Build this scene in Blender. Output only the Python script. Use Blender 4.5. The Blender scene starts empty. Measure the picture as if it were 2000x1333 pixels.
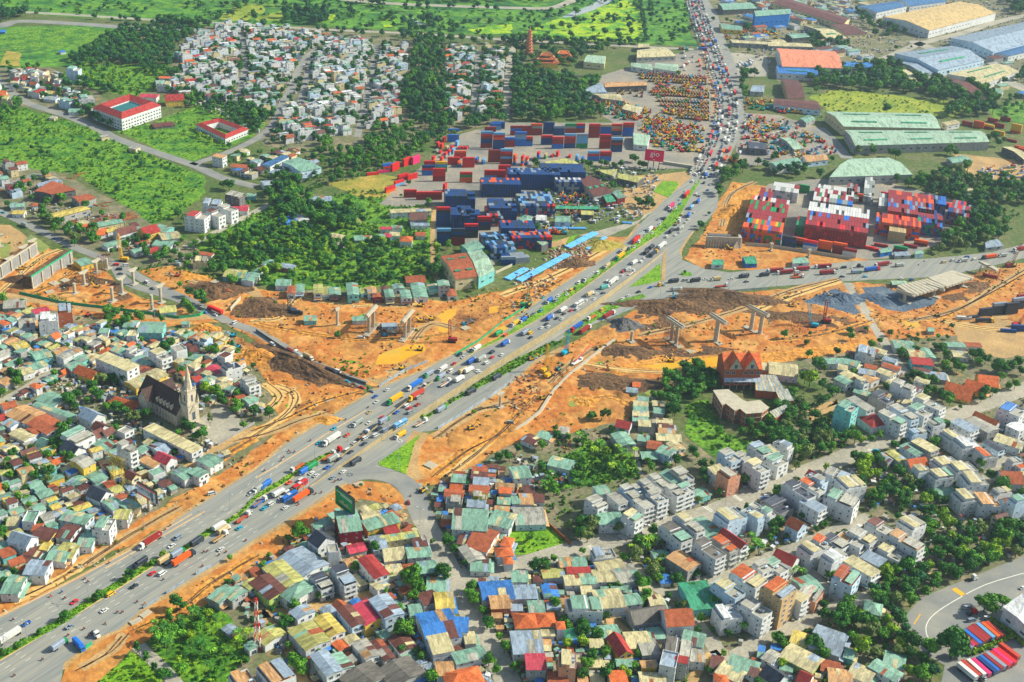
import bpy, math, random
import numpy as np
from mathutils import Vector, Matrix
from mathutils.geometry import tessellate_polygon
random.seed(11);rng=np.random.default_rng(5)
R=math.radians
SC=bpy.context.scene
# ---------------------------------------------------------------- camera, light
F, PITCH, ROLL, H=2500., R(26.9), R(3.5),430.
cam=bpy.data.objects.new('camera', bpy.data.cameras.new('camera'))
SC.collection.objects.link(cam)
cam.data.lens=45.0;cam.data.sensor_width=36;cam.data.clip_start=5;cam.data.clip_end=9000
cam.matrix_world=Matrix.Translation((0,0, H)) @ Matrix.Rotation(R(90) - PITCH,4, 'X') @ Matrix.Rotation(ROLL,4, 'Z')
SC.camera=cam
SUN_EL, SUN_AZ=R(36), R(14)            # azimuth counted from +X towards +Y
w=bpy.data.worlds.new("World");SC.world=w;w.use_nodes=True
nt=w.node_tree;bg=nt.nodes['Background']
sky=nt.nodes.new('ShaderNodeTexSky');sky.sky_type='NISHITA';sky.sun_disc=False
sky.sun_elevation=SUN_EL;sky.sun_rotation=R(90) - SUN_AZ;sky.altitude=100
sky.air_density=1.0;sky.dust_density=1.5
nt.links.new(sky.outputs[0], bg.inputs[0]);bg.inputs[1].default_value=0.12
sl=bpy.data.lights.new('sun', 'SUN');sl.energy=5.0;sl.angle=R(0.5);sl.color=(1,.945,.82)
sun=bpy.data.objects.new('sun', sl);SC.collection.objects.link(sun)
sd=Vector((math.cos(SUN_EL)*math.cos(SUN_AZ), math.cos(SUN_EL)*math.sin(SUN_AZ), math.sin(SUN_EL)))
sun.rotation_euler=sd.to_track_quat('Z', 'Y').to_euler();sun.location=(600,600,900)
SC.view_settings.view_transform='Standard';SC.view_settings.look='None'
SC.view_settings.exposure=0.5;SC.view_settings.gamma=1;SC.view_settings.use_curve_mapping=False
SC.cycles.max_bounces=4;SC.cycles.diffuse_bounces=2;SC.cycles.glossy_bounces=2
SC.cycles.volume_bounces=0;SC.cycles.transparent_max_bounces=4
HAZE=0.00005
# ---------------------------------------------------------------- survey: where a point of the photograph lies on level z
cr_, sr_, cp_, sp_=math.cos(ROLL), math.sin(ROLL), math.cos(PITCH), math.sin(PITCH)
def P(x, y, z=0.):
    u=x - 1000.;v=666.5 - y
    a=u*cr_ - v*sr_;b=u*sr_ + v*cr_
    t=(z - H) / (-F*sp_ + b*cp_)
    return (a*t, (F*cp_ + b*sp_)*t)
def Qp(X, Y, Z=0.):
    zz=Z - H
    f=Y*cp_ - zz*sp_;up=Y*sp_ + zz*cp_
    a=X*F/f;b=up*F/f
    return (1000 + a*cr_ + b*sr_,666.5 - (-a*sr_ + b*cr_))
TILES={'a0': (0,0), 'b0': (500,0), 'c0': (1000,0), 'd0': (1500,0), 'a1': (0,333), 'b1': (500,333), 'c1': (1000,333), 'd1': (1500,333),
         'a2': (0,666), 'b2': (500,666), 'c2': (1000,666), 'd2': (1500,666), 'a3': (0,1000), 'b3': (500,1000), 'c3': (1000,1000), 'd3': (1500,1000)}
def T(t, x, y):
    o=TILES[t];return (o[0] + x/4., o[1] + y/4.)
def PXS(s, tile=None):                      # "x y, x y, ..." -> list of photo points
    out=[]
    for q in s.split(','):
        q=q.split()
        if len(q) == 3: out.append(T(q[0], float(q[1]), float(q[2])))
        elif tile: out.append(T(tile, float(q[0]), float(q[1])))
        else: out.append((float(q[0]), float(q[1])))
    return out
def WP(pts, z=0.): return [P(x, y, z) for x, y in pts]
def pip(xs, ys, poly):
    ins=np.zeros(xs.shape, bool);n=len(poly);j=n-1
    for i in range(n):
        xi, yi=poly[i];xj, yj=poly[j]
        c=(yi > ys) != (yj > ys)
        ins ^= c & (xs < (xj-xi)*(ys-yi)/((yj-yi) or 1e-9) + xi);j=i
    return ins
# occupancy on a one-metre raster of the ground
OX, OY, OW, OH=-1050,380,2100,2300
occ=np.zeros((OH, OW), np.uint8)
def mark(poly, val=1):
    xs=[p[0] for p in poly];ys=[p[1] for p in poly]
    x0=max(int(min(xs))-1-OX,0);x1=min(int(max(xs))+2-OX, OW);y0=max(int(min(ys))-1-OY,0);y1=min(int(max(ys))+2-OY, OH)
    if x1 <= x0 or y1 <= y0: return
    X, Y=np.meshgrid(np.arange(x0, x1)+OX+.5, np.arange(y0, y1)+OY+.5)
    m=pip(X, Y, poly);occ[y0:y1, x0:x1][m]=val
def free(x, y):
    i, j=int(y-OY), int(x-OX)
    return 0 <= i < OH and 0 <= j < OW and occ[i, j] == 0
def occ_at(xs, ys):
    i=(ys-OY).astype(int);j=(xs-OX).astype(int)
    ok=(i >= 0) & (i < OH) & (j >= 0) & (j < OW)
    r=np.ones(len(xs), np.uint8);r[ok]=occ[i[ok], j[ok]];return r
# ---------------------------------------------------------------- materials
MATS={}
def mat(name, cols, scale=.1, rough=.85, bump=0., bscale=None, coord='world', stretch=None, rnd=0., metal=0., detail=6., rot=0, spread=(.32,.68), fine=.12, fscale=1.2, emit=0, wave=0.):
    m=bpy.data.materials.new(name);m.use_nodes=True;t=m.node_tree;n=t.nodes;L=t.links.new
    b=n['Principled BSDF'];b.inputs['Roughness'].default_value=rough;b.inputs['Metallic'].default_value=metal
    if 'Specular IOR Level' in b.inputs: b.inputs['Specular IOR Level'].default_value=.3
    if coord == 'world': g=n.new('ShaderNodeNewGeometry');src=g.outputs['Position']
    else: g=n.new('ShaderNodeTexCoord');src=g.outputs['Object']
    if rot:
        mr_=n.new('ShaderNodeMapping');mr_.inputs['Rotation'].default_value=(0,0, R(rot));L(src, mr_.inputs[0]);src=mr_.outputs[0]
    if stretch:
        mp=n.new('ShaderNodeMapping');mp.inputs['Scale'].default_value=stretch;L(src, mp.inputs[0]);src2=mp.outputs[0]
    else: src2=src
    nz=n.new('ShaderNodeTexNoise');nz.inputs['Scale'].default_value=scale;nz.inputs['Detail'].default_value=detail;nz.inputs['Roughness'].default_value=.6
    L(src2, nz.inputs['Vector'])
    cr=n.new('ShaderNodeValToRGB');L(nz.outputs[0], cr.inputs[0])
    k=len(cols);e=cr.color_ramp.elements
    while len(e) < k: e.new(.5)
    for i, c in enumerate(cols):
        e[i].position=spread[0] + (spread[1]-spread[0])*i/max(1, k-1);e[i].color=(*c,1)
    if k == 1: e[0].color=e[1].color=(*cols[0],1)
    col=cr.outputs[0]
    if fine:
        n2=n.new('ShaderNodeTexNoise');n2.inputs['Scale'].default_value=fscale;n2.inputs['Detail'].default_value=3;L(src2, n2.inputs['Vector'])
        mr=n.new('ShaderNodeMapRange');mr.inputs[1].default_value=.3;mr.inputs[2].default_value=.7;mr.inputs[3].default_value=1-fine*2;mr.inputs[4].default_value=1+fine*1.6
        L(n2.outputs[0], mr.inputs[0]);mx=n.new('ShaderNodeVectorMath');mx.operation='SCALE';L(col, mx.inputs[0]);L(mr.outputs[0], mx.inputs['Scale']);col=mx.outputs[0]
    if rnd:
        oi=n.new('ShaderNodeObjectInfo');mr=n.new('ShaderNodeMapRange');mr.inputs[3].default_value=1-rnd;mr.inputs[4].default_value=1+rnd
        L(oi.outputs['Random'], mr.inputs[0]);mx=n.new('ShaderNodeVectorMath');mx.operation='SCALE';L(col, mx.inputs[0]);L(mr.outputs[0], mx.inputs['Scale']);col=mx.outputs[0]
    L(col, b.inputs['Base Color'])
    if bump or wave:
        bp=n.new('ShaderNodeBump');bp.inputs['Strength'].default_value=1.;bp.inputs['Distance'].default_value=bump or wave
        if wave:
            wv=n.new('ShaderNodeTexWave');wv.bands_direction='X';wv.inputs['Scale'].default_value=1.1;L(src, wv.inputs['Vector']);L(wv.outputs['Fac'], bp.inputs['Height'])
        else:
            n3=n.new('ShaderNodeTexNoise');n3.inputs['Scale'].default_value=bscale or scale*8;n3.inputs['Detail'].default_value=4;L(src, n3.inputs['Vector']);L(n3.outputs[0], bp.inputs['Height'])
        L(bp.outputs[0], b.inputs['Normal'])
    if emit: b.inputs['Emission Color'].default_value=(*cols[0],1);b.inputs['Emission Strength'].default_value=emit
    MATS[name]=m;return m
def S(r, g, b, k=1.24):                              # sRGB 0-255 -> linear, a little more saturated
    y=.3*r+.59*g+.11*b;r, g, b=[min(250, max(4, y+(c-y)*k)) for c in (r, g, b)]
    return tuple(((c/255.)/12.92 if c <= 10 else ((c/255.+.055)/1.055)**2.4) for c in (r, g, b))
# ground
mat('g_base', [S(70,92,40), S(88,100,55), S(110,108,76)],.03, fine=.2, fscale=.25)
mat('g_town', [S(150,138,108), S(122,116,94), S(96,104,70), S(140,122,88)],.06, fine=.16, fscale=.4)
mat('g_grass', [S(48,90,28), S(72,114,32), S(108,142,44), S(60,102,32)],.05, fine=.3, fscale=.35, bump=1.2, bscale=.35)
mat('g_field', [S(34,78,36), S(54,102,38), S(98,138,46), S(44,90,38), S(120,146,50)],.012, fine=.22, fscale=.12, bump=1.0, bscale=.15)
mat('g_lime', [S(70,120,46), S(100,146,40), S(160,182,36), S(88,132,44)],.022, fine=.22, fscale=.2, bump=.8, bscale=.2)
mat('g_lawn', [S(84,126,30), S(108,146,34), S(128,158,42)],.07, fine=.25, fscale=.6, bump=.3, bscale=1.)
mat('g_olive', [S(104,124,44), S(134,146,56), S(156,160,70)],.03, fine=.2, fscale=.3, bump=.6, bscale=.2)
mat('g_dry', [S(170,150,80), S(150,140,70), S(110,120,50)],.05, fine=.2, fscale=.4)
mat('g_dirt', [S(96,68,42), S(150,106,60), S(182,138,80), S(166,108,54), S(194,152,94), S(128,88,52)],.02, fine=.13, fscale=.22, bump=.7, bscale=.3, spread=(.28,.72), detail=9.)
mat('g_clay', [S(156,114,58), S(190,138,66), S(202,156,86)],.05, fine=.2, fscale=.4, bump=1.4, bscale=.3)
mat('g_brown', [S(70,54,40), S(98,76,52), S(120,92,62)],.06, fine=.28, fscale=.5, bump=1.6, bscale=.35)
mat('g_dry_dirt', [S(190,160,104), S(206,176,120)],.08, fine=.12, fscale=.4)
mat('g_sand', [S(186,158,112), S(168,142,100), S(150,130,96)],.06, fine=.12, fscale=.6)
mat('g_asphalt', [S(124,127,121), S(134,136,128), S(142,142,132), S(151,148,132)],.3, fine=.06, fscale=1.2, stretch=(.04,1,1), rot=-57)
mat('g_asphalt2', [S(118,121,117), S(132,133,126), S(146,144,132)],.05, fine=.07, fscale=1.5)
mat('g_conc', [S(140,138,126), S(158,154,138), S(170,164,146)],.04, fine=.1, fscale=.5)
mat('g_yard', [S(118,118,112), S(138,134,122), S(158,148,128)],.03, fine=.1, fscale=.4)
mat('g_gravel', [S(62,78,92), S(84,98,110), S(110,120,124)],.06, fine=.2, fscale=.8, bump=.8, bscale=.4)
mat('g_pond', [S(190,146,40), S(206,162,52), S(188,160,70)],.04, rough=.25, fine=.05)
mat('g_green_pond', [S(110,128,60), S(140,146,72), S(96,118,70)],.06, rough=.3, fine=.08)
mat('g_river', [S(150,160,160), S(170,172,164)],.05, rough=.3, fine=.05)
mat('paint', [S(215,214,200)], fine=.05)
mat('paint_y', [S(214,170,60)], fine=.1)
mat('g_kerb', [S(190,160,120), S(206,176,138)],.2, fine=.1)
mat('g_kerb_w', [S(150,138,108), S(172,158,124)],.2, fine=.1)
# buildings: roof and wall colours, keyed by a letter
ROOFC={'t': (128,166,142), 'g': (166,164,148), 'c': (194,184,138), 'y': (200,180,92), 'b': (104,62,50), 'o': (206,108,56), 'r': (164,56,50), 's': (146,162,172),
         'u': (62,124,188), 'k': (66,72,82), 'n': (192,150,100), 'w': (208,210,204), 'l': (178,176,104), 'p': (186,66,80), 'x': (104,100,90), 'q': (168,92,56),
         'T': (158,184,156), 'S': (214,134,98), 'A': (206,178,118), 'G': (66,148,110), 'B': (66,110,150)}
ROOFN={'t': 'pale green', 'g': 'grey', 'c': 'cream', 'y': 'yellow', 'b': 'brown', 'o': 'orange', 'r': 'red', 's': 'silver', 'u': 'blue', 'k': 'dark grey', 'n': 'tan', 'w': 'white',
         'l': 'straw-yellow', 'p': 'pink-red', 'x': 'weathered grey', 'q': 'rusty', 'T': 'pale green', 'S': 'salmon', 'A': 'sand-coloured', 'G': 'bright green', 'B': 'steel blue'}
for k, c in ROOFC.items():
    c=S(*c,1.08);d=tuple(x*.66 for x in c);l=tuple(min(1, x*1.12+.02) for x in c)
    if k in 'orq': mat('roof_'+k, [d, c, l],.35, rough=.8, coord='object', rnd=.16, fine=.16, fscale=1.6, wave=.12)
    else: mat('roof_'+k, [tuple(x*.68+y*.2 for x, y in zip(c, S(60,48,36))), d, c, c, l],.22, rough=.55, coord='object', rnd=.15, fine=.12, fscale=.9, stretch=(1.5,.35,1), wave=.05)
WALLC={'w': (204,206,202), 'c': (200,188,150), 'g': (156,156,150), 'b': (184,202,212), 't': (128,186,180), 'y': (214,184,96), 'o': (196,146,118), 'k': (92,92,90), 'q': (158,92,62), 'n': (190,164,124), 'p': (190,150,160), 'u': (40,110,170), 'r': (130,40,44), 'l': (170,190,110), 's': (140,140,136)}  # b: light blue paint, also bluish shade of white walls put into colour
WALLN={'w': 'white', 'c': 'cream', 'g': 'grey', 'b': 'light blue', 't': 'turquoise', 'y': 'yellow', 'o': 'peach', 'k': 'dark', 'q': 'brick', 'n': 'tan', 'p': 'pinkish', 'u': 'blue', 'r': 'maroon', 'l': 'light green', 's': 'grey'}
for k, c in WALLC.items():
    c=S(*c);mat('wall_'+k, [tuple(x*.76 for x in c), c, tuple(min(1, x*1.06) for x in c)],.3, coord='object', rnd=.1, fine=.08, stretch=(1,1,.3))
mat('glass', [S(38,52,62), S(60,78,88)],.4, rough=.25, fine=0)
mat('frame', [S(196,198,192)], fine=.05);mat('conc', [S(150,146,132), S(176,170,152)],.3, coord='object', fine=.12, rnd=.06)
mat('conc_l', [S(166,160,140), S(186,180,160)],.3, coord='object', fine=.08)
mat('steel', [S(170,176,178)], rough=.4, metal=.3, fine=.05);mat('dark', [S(34,36,38)], fine=.1)
mat('tile_k', [S(66,52,48), S(84,68,60)],.4, coord='object', fine=.12, wave=.1)
mat('stone', [S(176,166,146), S(208,198,176)],.4, coord='object', fine=.12)
mat('trunk', [S(80,64,46), S(104,88,66)],2., fine=.15)
mat('net', [S(40,140,100), S(60,160,116)],.5, fine=.1);mat('pipe', [S(96,160,204), S(116,176,214)],.2, rough=.4, fine=.05)
mat('rust', [S(120,70,46), S(150,92,58)],.6, fine=.15);mat('timber', [S(120,86,56), S(156,116,78)],.8, fine=.2)
for k, c in {'l_a': [(34,76,28),(54,104,34),(88,136,44)], 'l_b': [(54,98,30),(82,130,38),(122,164,50)], 'l_c': [(90,124,32),(130,162,42),(164,186,54)], 'l_d': [(24,66,40),(38,88,48),(62,114,58)], 'l_e': [(78,96,52),(106,124,66),(136,146,82)]}.items():
    mat(k, [S(*x) for x in c],.28, fine=.3, fscale=.9, rnd=.18, rough=.75)
VEH={'r': (190,44,40), 'm': (140,50,46), 'o': (214,100,44), 'y': (222,178,44), 'g': (150,156,148), 'G': (44,140,84), 'b': (44,92,158), 'u': (52,110,178), 'l': (120,168,200), 'c': (40,160,184), 'k': (52,58,66),
       'w': (214,214,206), 's': (140,150,160), 'n': (186,168,128), 'p': (204,58,110), 't': (90,160,150), 'q': (176,74,56), 'v': (30,66,112)}
VEHN={'r': 'red', 'm': 'maroon', 'o': 'orange', 'y': 'yellow', 'g': 'grey', 'G': 'green', 'b': 'blue', 'u': 'blue', 'l': 'light blue', 'c': 'turquoise', 'k': 'dark grey', 'w': 'white', 's': 'silver', 'n': 'beige', 'p': 'pink', 't': 'teal', 'q': 'brick-red', 'v': 'navy blue'}
for k, c in VEH.items():
    mat('v_'+k, [tuple(x*.82 for x in S(*c)), S(*c)],.8, rough=.45, coord='object', rnd=.12, fine=.06)
mat('tyre', [S(24,24,26)], fine=0)
# ---------------------------------------------------------------- mesh building
class MB:
    def __init__(s): s.v=[];s.f=[];s.m=[];s.mats=[]
    def mi(s, m):
        if m not in s.mats: s.mats.append(m)
        return s.mats.index(m)
    def face(s, pts, m):
        n=len(s.v);s.v += [tuple(p) for p in pts];s.f.append(tuple(range(n, n+len(pts))));s.m.append(s.mi(m))
    def hexa(s, b, t, m):                    # bottom quad, top quad (ccw seen from above)
        n=len(s.v);s.v += [tuple(p) for p in b] + [tuple(p) for p in t];k=s.mi(m);N=len(b)
        fs=[tuple(n+N-1-i for i in range(N)), tuple(n+N+i for i in range(N))] + [(n+i, n+(i+1) % N, n+N+(i+1) % N, n+N+i) for i in range(N)]
        s.f += fs;s.m += [k]*len(fs);return s
    def box(s, x0, x1, y0, y1, z0, z1, m, rz=0., o=(0,0)):
        c=[(x0, y0), (x1, y0), (x1, y1), (x0, y1)]
        if rz: ca, sa=math.cos(rz), math.sin(rz);c=[(x*ca-y*sa, x*sa+y*ca) for x, y in c]
        c=[(x+o[0], y+o[1]) for x, y in c]
        return s.hexa([(x, y, z0) for x, y in c], [(x, y, z1) for x, y in c], m)
    def cyl(s, x, y, z0, z1, r, m, n=8, r2=None):
        r2=r if r2 is None else r2
        return s.hexa([(x+r*math.cos(6.2832*i/n), y+r*math.sin(6.2832*i/n), z0) for i in range(n)], [(x+r2*math.cos(6.2832*i/n), y+r2*math.sin(6.2832*i/n), z1) for i in range(n)], m)
    def bar(s, a, b, r, m, n=4):             # beam between two points
        a=Vector(a);b=Vector(b);d=(b-a)
        if d.length < 1e-4: return s
        d.normalize();u=d.orthogonal().normalized();w_=d.cross(u)
        B=[];Tq=[]
        for i in range(n):
            q=6.2832*(i+.5)/n;o=u*math.cos(q)*r + w_*math.sin(q)*r;B.append(a+o);Tq.append(b+o)
        return s.hexa(B, Tq, m)
    def prism(s, prof, x0, x1, m, axis='x'): # profile in (y,z), swept along x
        A=[(x0, y, z) for y, z in prof];B=[(x1, y, z) for y, z in prof];n=len(s.v);N=len(prof);k=s.mi(m)
        s.v += A + B;fs=[tuple(n+i for i in range(N)), tuple(n+2*N-1-i for i in range(N))] + [(n+(i+1) % N, n+i, n+N+i, n+N+(i+1) % N) for i in range(N)]
        s.f += fs;s.m += [k]*len(fs);return s
    def add(s, o, M4=None):
        n=len(s.v)
        s.v += [tuple(M4 @ Vector(p)) for p in o.v] if M4 else o.v
        s.f += [tuple(i+n for i in f) for f in o.f];mp=[s.mi(x) for x in o.mats];s.m += [mp[i] for i in o.m];return s
    def mesh(s, name):
        me=bpy.data.meshes.new(name);me.from_pydata(s.v, [], s.f)
        for x in s.mats: me.materials.append(MATS[x])
        if len(s.mats) > 1: me.polygons.foreach_set('material_index', s.m)
        return me
COL=SC.collection.objects
def mk(name, data, parent=None, loc=None, rz=0., sc=None, M4=None):
    o=bpy.data.objects.new(name, data.mesh(name) if isinstance(data, MB) else data);COL.link(o)
    if M4 is not None: o.matrix_local=M4
    if loc is not None: o.location=loc
    if rz: o.rotation_euler=(0,0, rz)
    if sc is not None: o.scale=sc if hasattr(sc, '__len__') else (sc, sc, sc)
    if parent: o.parent=parent
    return o
THINGS=[]
def thing(o, desc, cat, group=None, place=None, px=None):
    o['category']=cat
    if group: o['group']=group
    THINGS.append([o, desc, px or Qp(o.location.x, o.location.y,0), place]);return o
def root(name, x, y, z=0., rz=0.):
    o=bpy.data.objects.new(name, None);COL.link(o);o.location=(x, y, z);o.rotation_euler=(0,0, rz);o.empty_display_size=.5;return o
def kind(o, k): o['kind']=k;return o
def sub(pts, step, jit, z=None):
    out=[];n=len(pts)
    for i in range(n):
        a=pts[i];b=pts[(i+1) % n];d=math.dist(a, b);k=max(1, int(d/step))
        for j in range(k):
            t=j/k;e=0 if j == 0 else jit
            out.append((a[0]+(b[0]-a[0])*t+random.uniform(-e, e), a[1]+(b[1]-a[1])*t+random.uniform(-e, e)))
    return out
ZN=[0]
def sheet(name, pts, m, z, jit=0., step=6., k='structure', occv=0, px=True):
    ZN[0] += 1;z=z+(ZN[0] % 60)*.0009 if px else z
    w_=WP(pts) if px else pts
    if occv: mark(w_, occv)
    if jit: w_=sub(w_, step, jit)
    tri=tessellate_polygon([[Vector((a, b,0)) for a, b in w_]])
    me=bpy.data.meshes.new(name);V=[(a, b, z) for a, b in w_]
    fs=[]
    for t in tri:
        a, b, c=[V[i] for i in t]
        fs.append(t if (b[0]-a[0])*(c[1]-a[1])-(b[1]-a[1])*(c[0]-a[0]) > 0 else t[::-1])
    me.from_pydata(V, [], fs);me.materials.append(MATS[m])
    o=mk(name, me)
    if k: o['kind']=k
    return o
def ribbon_pts(w_, wid, closed=False):
    L_, R_=[], []
    for i in range(len(w_)):
        a=w_[max(0, i-1)];b=w_[min(len(w_)-1, i+1)];d=math.dist(a, b) or 1;nx, ny=-(b[1]-a[1])/d, (b[0]-a[0])/d
        L_.append((w_[i][0]+nx*wid/2, w_[i][1]+ny*wid/2));R_.append((w_[i][0]-nx*wid/2, w_[i][1]-ny*wid/2))
    return L_ + R_[::-1]
def smooth(w_, n=4):
    if len(w_) < 3: return w_
    out=[]
    for i in range(len(w_)-1):
        p0, p1, p2, p3=w_[max(0, i-1)], w_[i], w_[i+1], w_[min(len(w_)-1, i+2)]
        for j in range(n):
            t=j/n;out.append(tuple(.5*((2*p1[k])+(-p0[k]+p2[k])*t+(2*p0[k]-5*p1[k]+4*p2[k]-p3[k])*t*t+(-p0[k]+3*p1[k]-3*p2[k]+p3[k])*t**3) for k in (0,1)))
    return out + [w_[-1]]
ROADLINES=[]
def road(name, s, wid, m='g_asphalt2', z=.12, occv=1, line=True, tile=None):
    w_=smooth(WP(PXS(s, tile)));
    if line: ROADLINES.append(w_)
    rp=ribbon_pts(w_, wid);mark(rp, occv)
    V=[(a, b, z) for a, b in rp];n=len(w_);me=bpy.data.meshes.new(name)
    me.from_pydata(V, [], [(2*n-1-i,2*n-2-i, i+1, i) for i in range(n-1)]);me.materials.append(MATS[m])
    return kind(mk(name, me), 'structure')
def fbm(x, y, s, seed=0):
    r=np.zeros_like(x);a=1.
    for k in range(4):
        f=s*2**k;r += a*np.sin(x*f*1.3+seed+k*1.7+1.9*np.sin(y*f*.9+k))*np.cos(y*f*1.1+seed*2+k*2.3+1.7*np.sin(x*f*.7+k*3));a *= .55
    return r
def relief(name, s, m, amp, cell=3., fscale=.06, k='structure', z=0., tracks=None):   # bumpy ground inside a polygon
    w_=WP(PXS(s)) if isinstance(s, str) else s
    xs=[p[0] for p in w_];ys=[p[1] for p in w_]
    X, Y=np.meshgrid(np.arange(min(xs), max(xs), cell), np.arange(min(ys), max(ys), cell));ins=pip(X, Y, w_)
    full=ins.copy();full[1:] &= ins[:-1];full[:-1] &= ins[1:];full[:,1:] &= ins[:, :-1];full[:, :-1] &= ins[:,1:]
    h=(fbm(X, Y, fscale,3.) + .35*fbm(X, Y, fscale*5,7.)) * amp + amp*.1;h=np.where(full, np.maximum(h,-.4),-.4)
    o_=occ_at(X.ravel(), Y.ravel()).reshape(X.shape);h=np.where((o_ == 1) | (o_ == 4),-.5, h)
    for tk in TRK:
        mx=[p[0] for p in tk];my=[p[1] for p in tk]
        if min(mx) < max(xs) and max(mx) > min(xs) and min(my) < max(ys) and max(my) > min(ys): h=np.where(pip(X, Y, tk),-.5, h)
    V=np.stack([X+rng.uniform(-.3,.3, X.shape)*cell, Y+rng.uniform(-.3,.3, X.shape)*cell, h],-1).reshape(-1,3);nx=X.shape[1]
    I=np.arange(X.size).reshape(X.shape);a=I[:-1, :-1][ins[:-1, :-1]]
    fc=np.stack([a, a+1, a+nx+1, a+nx],1);good=(V[fc,2].max(1) > 0)
    fc=fc[good];me=bpy.data.meshes.new(name);me.from_pydata(V.tolist(), [], fc.tolist());me.materials.append(MATS[m])
    me.polygons.foreach_set('use_smooth', [True]*len(me.polygons))
    return kind(mk(name, me), k)
# ---------------------------------------------------------------- scatter of many small things: one object each
def gn_scatter(name, pts, sc, protos, idx=None, lab=None, cat=None):
    if len(pts) == 0: return
    pts=np.asarray(pts, float);n=len(pts);me=bpy.data.meshes.new(name)
    me.from_pydata(pts.tolist(), [], [])
    for an, vals in (('rz', rng.uniform(0,6.28, n)), ('sc', np.asarray(sc, float)*np.ones(n))):
        a=me.attributes.new(an, 'FLOAT', 'POINT');a.data.foreach_set('value', vals.astype(np.float32))
    a=me.attributes.new('ix', 'INT', 'POINT');a.data.foreach_set('value', (rng.integers(0, len(protos), n) if idx is None else np.asarray(idx)).astype(np.int32))
    o=mk(name, me);cl=bpy.data.collections.new(name+'_sources')
    for i, p in enumerate(protos):
        q=bpy.data.objects.new('%s_source_%02d' % (name, i), p);cl.objects.link(q)
    ng=bpy.data.node_groups.new(name, 'GeometryNodeTree');ng.interface.new_socket('Geometry', in_out='INPUT', socket_type='NodeSocketGeometry');ng.interface.new_socket('Geometry', in_out='OUTPUT', socket_type='NodeSocketGeometry')
    N=ng.nodes;L=ng.links.new;gi=N.new('NodeGroupInput');go=N.new('NodeGroupOutput');ip=N.new('GeometryNodeInstanceOnPoints');ci=N.new('GeometryNodeCollectionInfo')
    ci.inputs['Collection'].default_value=cl;ci.inputs['Separate Children'].default_value=True;ci.inputs['Reset Children'].default_value=True
    def at(nm, ty):
        q=N.new('GeometryNodeInputNamedAttribute');q.data_type=ty;q.inputs['Name'].default_value=nm;return q.outputs['Attribute']
    cx=N.new('ShaderNodeCombineXYZ');L(at('rz', 'FLOAT'), cx.inputs[2]);er=N.new('FunctionNodeEulerToRotation');L(cx.outputs[0], er.inputs[0])
    L(gi.outputs[0], ip.inputs['Points']);L(ci.outputs[0], ip.inputs['Instance']);ip.inputs['Pick Instance'].default_value=True
    L(at('ix', 'INT'), ip.inputs['Instance Index']);L(er.outputs[0], ip.inputs['Rotation']);L(at('sc', 'FLOAT'), ip.inputs['Scale']);L(ip.outputs[0], go.inputs[0])
    md=o.modifiers.new('scatter', 'NODES');md.node_group=ng;o['kind']='stuff'
    if lab: o['label']=lab;o['category']=cat
    return o
def rand_in(poly, dens, avoid=True, yard=False):
    xs=[p[0] for p in poly];ys=[p[1] for p in poly];x0, x1, y0, y1=min(xs), max(xs), min(ys), max(ys)
    n=int((x1-x0)*(y1-y0)*dens);X=rng.uniform(x0, x1, n);Y=rng.uniform(y0, y1, n);m=pip(X, Y, poly)
    X, Y=X[m], Y[m]
    if avoid or yard: q=occ_at(X, Y);k=(q == 0) | ((q == 3) & yard);X, Y=X[k], Y[k]
    return X, Y
# ================================================================ THE GROUND
gp=WP([(-900,1500),(2900,1500),(3800,-330),(-1800,-330)])
sheet('ground', [(-1300,250),(1500,250),(3500,4600),(-3000,4600)], 'g_base',0., px=False)
def Z(name, s, m, z, jit=1.5, occv=0, step=7, k='structure'): return sheet(name, PXS(s), m, z, jit, step, k, occv)
# towns (packed earth between the houses)
Z('town_ground', '-60 590,60 585,200 605,330 640,450 645,470 680,520 720,545 830,490 900,350 990,200 1090,-60 1210', 'g_town',.03)
Z('town_ground', '430 1150,590 1062,640 1000,690 975,800 990,860 940,1000 865,1130 780,1230 760,1300 820,1400 900,1500 860,1620 760,1480 700,1700 640,2080 560,2080 1090,1800 1180,1760 1220,1830 1345,600 1345,270 1360,400 1250', 'g_town',.03)
Z('town_ground', '300 170,400 50,580 50,810 80,1000 92,1005 240,930 250,800 285,660 300,540 300,400 200', 'g_town',.03)
Z('town_ground', '-20 130,60 120,170 160,230 215,180 245,60 210,-20 210', 'g_town',.03)
Z('town_ground', '-20 320,100 330,300 430,420 500,370 540,210 510,60 440,-20 400', 'g_town',.03)
Z('town_ground', '530 570,890 560,900 600,530 600', 'g_town',.03)
# fields and grass
Z('field', '-300 -60,520 -60,800 -40,1350 -40,1345 60,1365 92,1150 80,800 62,600 50,480 60,350 45,0 25,-300 30', 'g_field',.035)
Z('lime_field', '1030 62,1080 40,1190 8,1225 0,1250 20,1255 60,1240 83,1110 80,1060 72', 'g_lime',.05,4)
Z('field', '-60 55,160 50,255 58,262 75,225 110,130 130,-60 135', 'g_field',.035)
Z('lime_field', '0 60,120 52,250 60,215 85,120 95,30 98,-20 70', 'g_grass',.045,4)
for s_, m_ in (('b0 970 155,b0 1120 148,b0 1150 190,b0 1010 222', 'g_lime'), ('b0 1650 235,b0 1800 212,b0 2000 190,b0 2000 262,b0 1750 268', 'g_lime'), ('a0 1840 50,a0 2000 30,b0 60 60,b0 60 100,a0 1900 165,a0 1680 150', 'g_olive'), ('b0 540 110,b0 620 120,b0 600 160,b0 550 150', 'g_lime'), ('a0 400 20,a0 1000 40,a0 1600 30,a0 1500 60,a0 700 70', 'g_grass'), ('b0 0 130,b0 200 90,b0 180 160,b0 0 165', 'g_olive')): Z('field_patch', s_, m_,.055,3)
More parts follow.
